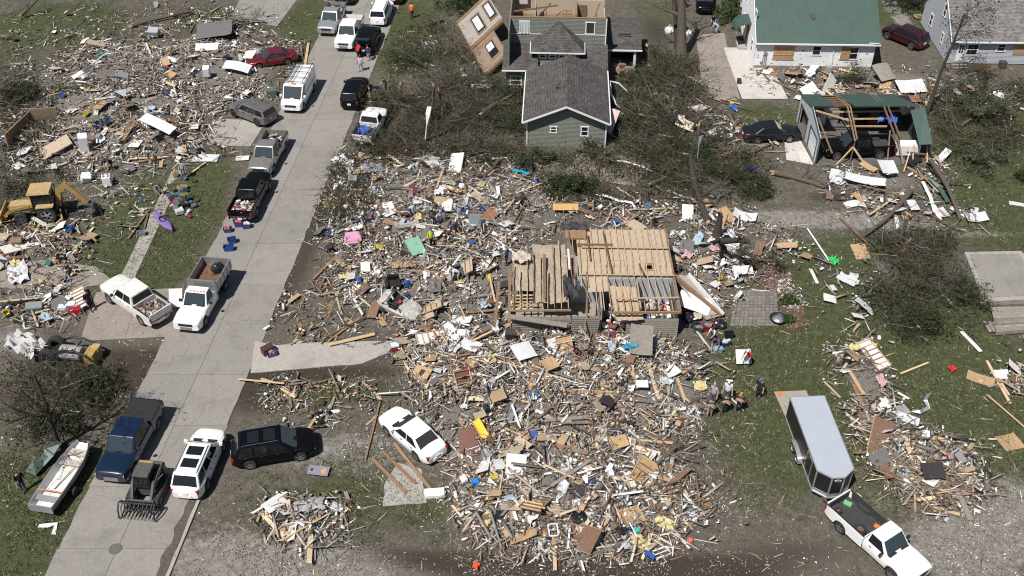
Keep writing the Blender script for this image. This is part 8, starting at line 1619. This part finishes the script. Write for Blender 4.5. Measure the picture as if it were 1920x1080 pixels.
armchair(663, 460, .2, mat('pink_plastic', (.55, .28, .42), .7), 'pink toy armchair near the street side of the heap', 1.1, tilt=(-.6, 0)); armchair(765, 433, .4, mat('grey_sofa', (.32, .31, .31), .9, noise=.15), 'grey sofa tipped on the centre heap', 1.7, 'sofa', (-1.2, .1), name='sofa'); armchair(735, 540, .3, BLK_C, 'black recliner in the centre heap left of the buggy', .9, tilt=(.3, .2)); armchair(855, 520, .5, mat('charcoal_seat', (.08, .08, .085), .9), 'charcoal chair behind the purple tub', .7, tilt=(.4, 0)); armchair(1175, 205, .3, mat('floral_tan', (.35, .2, .15), .9, noise=.3), 'tan porch chair beside the side porch', .9) if False else None
armchair(1163, 141, .4, mat('tan_seat', (.33, .22, .16), .9, noise=.3), 'tan and red porch chair beside the sage house porch', .8, tilt=(.2, .3))
def bag(px, py, m, label, r_=.35, cat='trash bag', lift=0.0, group=None):
 o = thing_at('trash_bag', px, py, rnd.uniform(0, 3), label, cat, group, lift); bm = bmesh.new(); bmesh.ops.create_icosphere(bm, subdivisions=3, radius=1)
 for v in bm.verts: n = v.co.normalized(); k = 1 + .14 * math.sin(n.x * 7 + px) * math.sin(n.y * 6 + py) + rnd.uniform(-.05, .05); v.co = Vector((n.x * r_ * k, n.y * r_ * k * .9, max(-.5, n.z) * r_ * .75 * k + r_ * .38))
 me = bpy.data.meshes.new('bag'); bm.to_mesh(me); bm.free(); me.materials.append(m); link('bag', me, o); mb = MB(); mb.tube([(0, 0, r_ * 1.05), (.02, 0, r_ * 1.3), (.1, .02, r_ * 1.35)], [.05, .03, .07], 6); mb.build('knot', m, o)
BAGB = mat('black_bag', (.015, .015, .017), .3); BAGW = mat('white_bag', (.62, .64, .66), .45)
for a in [(404, 504, BAGB, 'black trash bag in the dump bed', .5, 'trash bag'), (375, 285, BAGB, 'black bag above the belongings on the lawn', .32), (1295, 708, BAGB, 'black bag on the bare soil right of the lumber heap', .3), (1255, 60, BAGW, 'left white bag at the massive broken trunk', .55), (1273, 68, BAGW, 'middle white bag at the massive broken trunk', .45), (1290, 65, BAGW, 'right white bag at the massive broken trunk', .4), (1305, 615, BAGB, 'black bag at the corner of the ruined house', .4), (1290, 600, BAGB, 'second black bag at the ruined house corner', .45), (1085, 975, BAGB, 'black bag on the lower heap', .5), (1350, 612, BAGB, 'black bag behind the boxes by the patio', .45), (600, 792, BAGB, 'black and silver bag above the black car', .35), (1785, 180, BAGW, 'white bundle by the thick log', .6) if False else (1868, 185, BAGW, 'white bundle beside the thick log', .6), (1270, 560, BAGB, 'black bag right of the joists', .5)]: bag(*a)
_b = near_obj('black trash bag in the dump bed'); _b.location = Matrix.Translation(dump.location) @ Matrix.Rotation(dump.rotation_euler.z, 4, 'Z') @ Vector((-2.6, .25, 1.16))
# heap of belongings on the lawn beside the kayak, each bag and box its own
BEL = [mat('bel_%d' % i, c, .8, noise=.3, scale=6) for i, c in enumerate([(.02, .02, .022), (.05, .06, .09), (.3, .03, .05), (.5, .5, .52), (.05, .11, .14), (.22, .17, .06), (.025, .06, .035), (.36, .26, .28), (.12, .12, .13)])]; BN = ['black', 'navy', 'red', 'pale grey', 'teal', 'mustard', 'dark green', 'pink', 'charcoal']
for k in range(58):
 i = rnd.choice([0, 0, 1, 1, 8, 8, 2, 3, 3, 4, 5, 6, 7]); px, py = 342 + rnd.gauss(0, 11) - (k % 2) * 6, 375 + rnd.gauss(0, 17); L_ = rnd.uniform(.25, .6); p = GZ(px, py); bm = bmesh.new(); bmesh.ops.create_cube(bm, size=1)
 for v in bm.verts: v.co = Vector((v.co.x * L_, v.co.y * L_ * rnd.uniform(.5, .9), v.co.z * L_ * rnd.uniform(.4, .8)))
 bmesh.ops.bevel(bm, geom=list(bm.edges), offset=L_ * .06, segments=1, affect='EDGES'); me = bpy.data.meshes.new('bundle'); bm.to_mesh(me); bm.free(); me.materials.append(BEL[i]); o = link('bundle', me, None, (p.x, p.y, p.z + L_ * .3 + rnd.uniform(0, .15)), (rnd.uniform(-.5, .5), rnd.uniform(-.5, .5), rnd.uniform(0, 3))); REC.append((o, f'{BN[i]} bundle of belongings', 'bundle', L_, 'belongings heaped on the lawn', 'on the lawn above the kayak'))
# boxes, pans, toys lying singly in the heaps
BX = {'white box': WH, 'cardboard box': SHM['cardboard'], 'blue box': mat('blue_box', (.03, .09, .3), .6), 'grey box': GRA, 'brown drawer': WOODB, 'black box': BLK, 'red box': mat('red_box', (.35, .03, .03), .6), 'teal box': mat('teal_box', (.04, .25, .26), .6), 'yellow box': mat('yellow_box', (.55, .42, .05), .6), 'cream box': mat('cream_box', (.55, .5, .38), .7)}
for z, n in [('far_left', 18), ('near_left', 10), ('upper_centre', 26), ('mid_left', 14), ('lumber', 12), ('lower_heap', 14), ('east_of_ruin', 8), ('house_gap', 6), ('right_strip', 4)]:
 px, py, _ = _zs(n * 4, [z], 5, True); x, y = Gv(px, py); k = keep_clear(px, py, x, y); px, py = px[k][:n], py[k][:n]
 for a, b_ in zip(px, py):
  cn = rnd.choices(list(BX), (10, 8, 4, 6, 5, 4, 2, 1, 2, 5))[0]; w_, d, h_ = rnd.uniform(.3, .65), rnd.uniform(.25, .5), rnd.uniform(.15, .4); mb = MB(); t = .025
  for q in (((0, 0, t / 2), (w_, d, t)), ((-w_ / 2 + t / 2, 0, h_ / 2), (t, d, h_)), ((w_ / 2 - t / 2, 0, h_ / 2), (t, d, h_)), ((0, -d / 2 + t / 2, h_ / 2), (w_ - 2 * t, t, h_)), ((0, d / 2 - t / 2, h_ / 2), (w_ - 2 * t, t, h_))): mb.box(*q)
  if rnd.random() < .5: mb.box((w_ * .1, 0, h_ + .02), (w_, d, t), rot3(0, .1, .1))
  p = GZ(a, b_); o = mb.build('open_box', BX[cn], None, loc=(p.x, p.y, p.z + rnd.uniform(.08, .25)), rot=(rnd.gauss(0, .5), rnd.gauss(0, .5), rnd.uniform(0, 3.1))); rec(o, cn, 'box', w_ * d, 'boxes in the heaps')
# window frames, doors, tyres, gutters
def frame_obj(px, py, w_, d, az, m, label, lift=.1, tilt=(0, 0)):
 o = thing_at('window_frame', px, py, az, label, 'window frame', None, lift, tilt)
 for c, s_ in (((0, -d / 2, 0), (w_, .07, .06)), ((0, d / 2, 0), (w_, .07, .06)), ((-w_ / 2, 0, 0), (.07, d - .07, .06)), ((w_ / 2, 0, 0), (.07, d - .07, .06)), ((0, 0, 0), (w_ - .07, .05, .05))): mb = MB(); mb.box(c, s_); mb.build('bar', m, o)
frame_obj(809, 82, 1.2, .6, .3, TRIM, 'white window frame on the upper lawn'); frame_obj(903, 170, 1.8, .5, .0, TRIM, 'white bed rail in the brush', .5); frame_obj(1660, 333, .6, .7, .5, TRIM, 'small white window frame in the garage wreckage', .6); frame_obj(1503, 160, .8, .6, .7, TRIM, 'white frame before the white house', .1); frame_obj(1575, 172, .7, .5, .3, TRIM, 'second white frame before the white house', .1); frame_obj(1845, 893, .8, .5, .6, BLK, 'black bent frame on the grass right of the strip', .1); frame_obj(1037, 1000, .5, .8, .1, TRIM, 'white frame low on the lower heap', .3); frame_obj(1240, 1038, .9, .5, .4, TRIM, 'tangle of white frame at the foot of the lower heap', .1); frame_obj(1722, 35, .9, .6, .2, WOOD, 'wooden crate frame under the dark evergreen', .3)
def tyre_obj(px, py, label, r_=.33, lift=0.0, tilt=(0, 0)):
 o = thing_at('tyre', px, py, 0, label, 'tyre', None, lift, tilt); mb = MB(); mb.lathe([(r_ * .58, -.1), (r_ * .9, -.11), (r_, -.06), (r_, .06), (r_ * .9, .11), (r_ * .58, .1), (r_ * .55, 0), (r_ * .58, -.1)], 20, 'Z', (0, 0, .11)); mb.build('rubber', TYRE, o, 40); mb = MB(); mb.lathe([(0, .1), (r_ * .56, .14), (r_ * .56, .06), (0, .06)], 16); mb.build('rim', RUST, o)
bz = near_obj('white pickup with a black bed liner hitched to the trailer'); M_ = bz.matrix_basis.copy(); M_ = Matrix.Translation(bz.location) @ Matrix.Rotation(bz.rotation_euler.z, 4, 'Z')
def in_bed(o, x, y, z): v = M_ @ Vector((x, y, z)); o.location = v
tyre_obj(1600, 1000, 'spare tyre with rusty rim in the white pickup bed', .36); in_bed(near_obj('spare tyre with rusty rim in the white pickup bed'), -.85, -.45, .78); tyre_obj(1600, 1000, 'small rusty brake drum in the white pickup bed', .2); in_bed(near_obj('small rusty brake drum in the white pickup bed'), -2.4, -.5, .78)
for (lb, m, x, y, s_) in (('green and blue packet in the white pickup bed', mat('packet_green', (.15, .4, .2), .6), -2.5, .35, (.45, .3, .12)), ('orange cloth in the white pickup bed', mat('orange_plastic', (.75, .17, .04), .5), -.5, .55, (.35, .25, .06))):
 mb = MB(); mb.box((0, 0, s_[2] / 2), s_, rot3(.05, .04, .4)); o = mb.build('packet', m, None, rot=(0, 0, bz.rotation_euler.z)); tag(o, lb, 'packet'); in_bed(o, x, y, .79)
for (x, y, h_, lb) in (): pass
# loads heaped in the other pickup beds (loose, nobody could count them)
def load(label, veh, x0, x1, w_, z, n, mix, size):
 v = near_obj(veh); M2 = Matrix.Translation(v.location) @ Matrix.Rotation(v.rotation_euler.z, 4, 'Z'); X = nr.uniform(x0, x1, n); Y = nr.uniform(-w_, w_, n); Zz = z + nr.uniform(0, .3, n) * (1 - (Y / w_) ** 2 * .5); P = np.array([tuple(M2 @ Vector(q)) for q in zip(X, Y, Zz)])
 D = nr.uniform(*size, (n, 3)) * np.array([1.3, 1, .5]); M = eul(nr.normal(0, .5, n), nr.normal(0, .5, n), nr.uniform(0, 6.28, n)); V = np.einsum('nij,nkj->nki', M, np.tile(UNIT, (n, 1, 1)) * D[:, None, :]) + P[:, None, :]; stuff('load_debris', np_mesh('load_debris', V, BOXF, 8, n, colours(np.zeros(n, int), ['lumber'], mix), PIECE), label)
load('clothes and bright cloth heaped in the black pickup bed', 'black pickup truck with clothes heaped in its open bed', -2.75, -1.2, .72, .85, 170, (.42, .12, .02, .02, .02, .15, .28), (.08, .3)); load('broken wood and plaster heaped in the crew cab bed', 'white crew cab pickup on the drive with rubble in its bed', -2.75, -1.2, .75, .8, 160, (.2, .2, .15, .15, .3, 0, 0), (.06, .28)); load('junk in the pewter pickup bed', 'pewter pickup truck with junk in its bed, parked below the van', -2.6, -.8, .65, .75, 40, (.2, .2, .05, .05, .1, .2, .2), (.1, .3)); load('items in the silver pickup bed', 'silver older pickup parked behind the white pickup, red items in its bed', -2.6, -.8, .65, .75, 40, (.1, .2, .1, .1, .1, .1, .3), (.1, .3)); load('household clutter inside the open rooms of the ruined house', 'roofless taupe house with bare ceiling joists, ringed by wreckage', 8.7, 11.0, .0001, .2, 2, (.5, .1, .1, 0, 0, 0, .3), (.1, .2))
n = 330; v = HF.location; X = nr.uniform(6.2, 11.0, n); Y = nr.uniform(.3, 3.2, n); P = np.stack([X + v.x, Y + v.y, .2 + nr.uniform(0, .5, n)], 1); M = eul(nr.normal(0, .5, n), nr.normal(0, .5, n), nr.uniform(0, 6.28, n)); V = np.einsum('nij,nkj->nki', M, np.tile(UNIT, (n, 1, 1)) * (nr.uniform(.1, .5, (n, 3)) * np.array([1.2, 1, .5]))[:, None, :]) + P[:, None, :]; stuff('clutter_debris', np_mesh('clutter_debris', V, BOXF, 8, n, colours(np.zeros(n, int), ['lumber'], (.45, .1, .05, .08, .05, .1, .17)), PIECE), 'clothes and household clutter in the front rooms of the ruined house')
# wrecked white buggy / jeep
def buggy():
 o = thing_at('wrecked_buggy', 752, 580, R(-28), 'wrecked white open buggy with black wheels in the centre heap', 'buggy', None, -.15, (.3, .16))
 mb = MB(); mb.loft([[(x, y, z) for y, z in ((w_, .45), (w_, zt), (w_ * .8, zt + .06), (-w_ * .8, zt + .06), (-w_, zt), (-w_, .45))] for x, w_, zt in ((-1.5, .6, .85), (-1.2, .72, .95), (-.2, .75, .9), (.5, .75, .95), (1.2, .65, .95), (1.55, .5, .8))]); mb.build('body', mat('scraped_paint', (.34, .33, .31), .7, noise=.6, scale=4), o, 30)
 mb = MB(); mb.box((-.35, 0, .93), (1.2, 1.2, .1)); mb.build('cockpit', BLK, o)
 for y in (-.33, .33): mb = MB(); mb.box((-.3, y, 1.05), (.45, .45, .2)); mb.box((-.55, y, 1.3), (.12, .45, .5), rot3(0, -.25, 0)); mb.build('seat', BLK_C, o)
 for y in (-.6, .6): mb = MB(); mb.tube([(.45, y, .95), (.2, y * .9, 1.6), (-.7, y * .9, 1.65), (-1.1, y, 1.0)], .035, 6); mb.build('roll_bar', BLK, o)
 mb = MB(); mb.tube([(-.7, -.55, 1.65), (-.7, .55, 1.65)], .035, 6); mb.build('roll_bar', BLK, o); mb = MB(); mb.lathe([(.14, -.015), (.17, 0), (.14, .015)], 14, 'X', (.25, .33, 1.2)); mb.build('steering_wheel', BLK, o); mb = MB(); mb.box((.0, .05, 1.2), (.2, .25, .1)); mb.build('red_cushion', mat('red_box', (.35, .03, .03), .6), o)
 for x in (-1.1, 1.1):
  for y in (-.8, .8): add_wheel(o, x, y, .36, .28, True, out=1 if y > 0 else -1)
buggy()
# single coloured things
mb = MB(); mb.lathe([(.17, 0), (.17, .03), (.12, .03), (.03, .5), (0, .5)], 14); o = mb.build('cone', mat('cone_orange', (.8, .1, .03), .5), None); c_ = thing_at('traffic_cone', 893, 1062, 0, 'orange traffic cone lying at the lower border', 'traffic cone', None, .12, (1.2, .3)); o.parent = c_; mb = MB(); mb.box((0, 0, .01), (.36, .36, .03)); mb.build('base', mat('cone_orange', (.8, .1, .03), .5), c_); mb = MB(); mb.lathe([(.1, .12), (.082, .2)], 14); mb.build('band', TRIM, c_, scale=(1.03, 1.03, 1))
def slide():
 o = thing_at('toy_slide', 902, 815, R(-60), 'yellow plastic toy slide in the heap by the white sedan', 'toy slide', None, .4, (.2, .1)); m = mat('toy_yellow', (.72, .46, .03), .45); mb = MB(); mb.loft([[(x, y, z) for y, z in ((-.25, zz + .14), (-.25, zz - .03), (.25, zz - .03), (.25, zz + .14), (.21, zz + .14), (.21, zz), (-.21, zz), (-.21, zz + .14))] for x, zz in ((-.6, .35), (-.2, .28), (.2, .08), (.6, .0))]); mb.build('chute', m, o); mb = MB(); mb.lathe([(0, 0), (.09, 0), (.09, .08), (0, .08)], 12, 'Y', (.75, .2, .1)); mb.build('red_knob', mat('red_box', (.35, .03, .03), .6), o)
slide()
def crumpled(px, py, w_, d, m, amp, label, cat, lift=.1):
 p = GZ(px, py); o = crumple('cloth_sheet', None, (0, 0, amp), w_, d, m, amp, 9); o.location = (p.x, p.y, p.z + lift); o.rotation_euler = (0, 0, rnd.uniform(0, 3)); tag(o, label, cat)
CC = lambda n, c: mat('sheet_' + n, c, .7, noise=.12)
crumpled(1562, 492, .7, .9, CC('green', (.03, .42, .12)), .12, 'bright green tangled hose on the lawn', 'hose'); crumpled(1383, 755 - 56, .1, .1, CC('red', (.5, .02, .02)), .05, 'red rag', 'cloth') if False else None
crumpled(684, 262, 1.2, 1.0, CC('blue', (.03, .09, .33)), .15, 'blue tarp in the wrecked white pickup bed', 'tarp', .85); crumpled(1655, 258, .9, 1.6, CC('vivid_blue', (.01, .10, .55)), .3, 'bright blue tarp hanging in the open garage', 'tarp', 1.6); crumpled(1784, 694, .45, .5, CC('red', (.5, .02, .02)), .08, 'red rag on the right lawn', 'cloth'); crumpled(978, 330, .35, 1.4, CC('teal', (.0, .28, .40)), .12, 'teal plastic slide in the brush edge', 'slide', .3); crumpled(980, 318, .8, .6, CC('navy', (.03, .05, .14)), .12, 'navy cloth beside the teal slide', 'cloth', .2); crumpled(1080, 755, .7, .6, CC('check', (.12, .12, .13)), .1, 'checked black and white cloth on the lumber heap', 'cloth', .3); crumpled(35, 515, 2.6, 1.4, CC('plastic', (.55, .56, .58)), .15, 'torn white plastic film on the left floor slab', 'plastic film'); crumpled(50, 655, 3.0, 1.6, CC('plastic2', (.42, .42, .42)), .3, 'crumpled white sheeting behind the bare tree', 'plastic film', .3); crumpled(575, 955, 2.0, .9, CC('ragged', (.3, .3, .31)), .16, 'ragged white hull shell on the small heap', 'shell', .15); crumpled(1193, 1000, .35, .35, CC('mint', (.05, .38, .32)), .03, 'mint green disc on the lower heap', 'disc', .3); crumpled(1293, 1016, .3, .3, CC('coral', (.75, .13, .1)), .06, 'coral red balloon at the foot of the lower heap', 'balloon'); crumpled(1755, 320, .45, .4, CC('magenta', (.4, .02, .18)), .08, 'magenta cloth beside the garage', 'cloth', .4); crumpled(1210, 435, .4, .9, CC('jeans', (.08, .12, .22)), .06, 'pair of jeans on the back edge of the ceiling boards', 'cloth', 2.4); crumpled(1610, 165, .9, .5, CC('pink', (.55, .32, .38)), .1, 'pink insulation wad behind the garage', 'insulation'); crumpled(1575, 164, .6, .35, CC('pink', (.55, .32, .38)), .06, 'pink cushion behind the garage', 'cushion'); crumpled(1375, 205, 1.1, .5, CC('royal', (.03, .12, .4)), .1, 'royal blue cloth below the brown driveway', 'cloth'); crumpled(1372, 195, .35, .3, CC('yel', (.6, .5, .05)), .05, 'yellow rag at the end of the brown driveway', 'cloth'); crumpled(1180, 665, .4, 1.0, CC('turq', (.02, .25, .42)), .08, 'turquoise board in front of the ruined house', 'board', .7); crumpled(1405, 335, .3, .8, CC('cobalt', (.02, .05, .35)), .15, 'cobalt blue cloth caught in the brush by the lane', 'cloth', .8); crumpled(195, 240, 1.7, 1.0, CC('inky', (.02, .03, .06)), .2, 'heap of dark blue clothes on the left heap', 'clothes', .3); crumpled(480, 700, .4, .3, CC('bl', (.3, .4, .6)), .05, 'pale blue rag in the mud beside the street', 'cloth') if False else None
strip('bent_siding', pz([(1710, 770, .1), (1725, 772, .3), (1741, 765, .25), (1735, 750, .4), (1742, 738, .2)]), .25, ALU, 'curled grey metal strip on the right lawn', 'metal strip'); strip('bent_siding', pz([(797, 262, .2), (800, 235, 1.6), (802, 215, 2.8), (805, 200, 3.3)]), .45, TRIM, 'white metal strip wrapped up the standing snag', 'metal strip'); strip('bent_siding', pz([(1307, 300, .5), (1311, 275, 1.8), (1315, 255, 2.9)]), .4, TRIM, 'white panel stuck on the snapped trunk', 'metal strip'); strip('bent_siding', pz([(1130, 365, .4), (1160, 376, .5), (1185, 380, .4), (1192, 392, .2)]), .2, TRIM, 'white gutter strip above the ruined house', 'metal strip'); strip('bent_siding', pz([(1145, 300, .4), (1175, 303, .5), (1205, 313, .5), (1225, 322, .2)]), .1, TRIM, 'thin white pipe on the flagstones', 'pipe'); strip('bent_siding', pz([(1730, 340, .5), (1745, 370, .4), (1752, 395, .4), (1770, 420, .1)]), .25, TRIM, 'white trim strips trailing below the garage corner', 'metal strip'); strip('bent_siding', pz([(1740, 330, .9), (1760, 350, .6), (1778, 378, .4)]), .3, GREENM, 'green roof strip trailing beside the garage', 'metal strip'); strip('bent_siding', pz([(1178, 815, .3), (1182, 835, .4), (1160, 857, .3), (1140, 858, .3)]), .16, TRIM, 'bent white downspout on the lower heap', 'metal strip'); strip('bent_siding', pz([(1083, 858, .6), (1110, 880, .6), (1142, 905, .5)]), .16, mat('coral_strip', (.5, .14, .1), .5), 'coral red strip on the lower heap', 'strip'); strip('bent_siding', pz([(72, 986, .05), (90, 985, .1), (105, 982, .1), (100, 1002, .05)]), .22, TRIM, 'bent white strip on the grass below the boat', 'metal strip'); strip('bent_siding', pz([(1128, 870, .5), (1140, 890, .5), (1153, 905, .4)]), .25, GALV, 'grey pipe on the lower heap', 'pipe'); strip('bent_siding', pz([(1860, 478, .1), (1868, 500, .2), (1880, 515, .1)]), .15, TRIM, 'white strip on the concrete pad', 'metal strip') if False else None
strip('bent_siding', pz([(1425, 118, .6), (1432, 112, .8)]), .1, WOODB, 'brown stick at the side of the white house', 'stick')
# ---- labels for the pieces found in numbers
from collections import defaultdict
SETS = defaultdict(list)
for r_ in REC: SETS[r_[1], r_[5]].append(r_)
ORD = {1: [''], 2: ['larger ', 'smaller '], 3: ['largest ', 'middling ', 'smallest ']}
for n in range(4, 15): ORD[n] = ['largest '] + [f'{s_} largest ' for s_ in ('second', 'third', 'fourth', 'fifth', 'sixth', 'seventh', 'eighth', 'ninth', 'tenth', 'eleventh', 'twelfth', 'thirteenth')[:n - 2]] + ['smallest ']
for (desc, where), L_ in SETS.items():
 L_.sort(key=lambda r_: -r_[3]); names = ORD.get(len(L_))
 if desc.endswith(('board', 'plank')) and names: names = [s_.replace('larger', 'longer').replace('smaller', 'shorter').replace('largest', 'longest').replace('middling', 'mid length').replace('smallest', 'shortest') for s_ in names]
 for i, (o, d_, cat, size, grp, wh) in enumerate(L_):
  lb = (names[i] if names else '') + d_ + ' ' + wh; lb = lb if len(lb.split()) >= 4 else 'loose ' + lb; tag(o, lb, cat, grp + ' ' + wh if not names else grp)
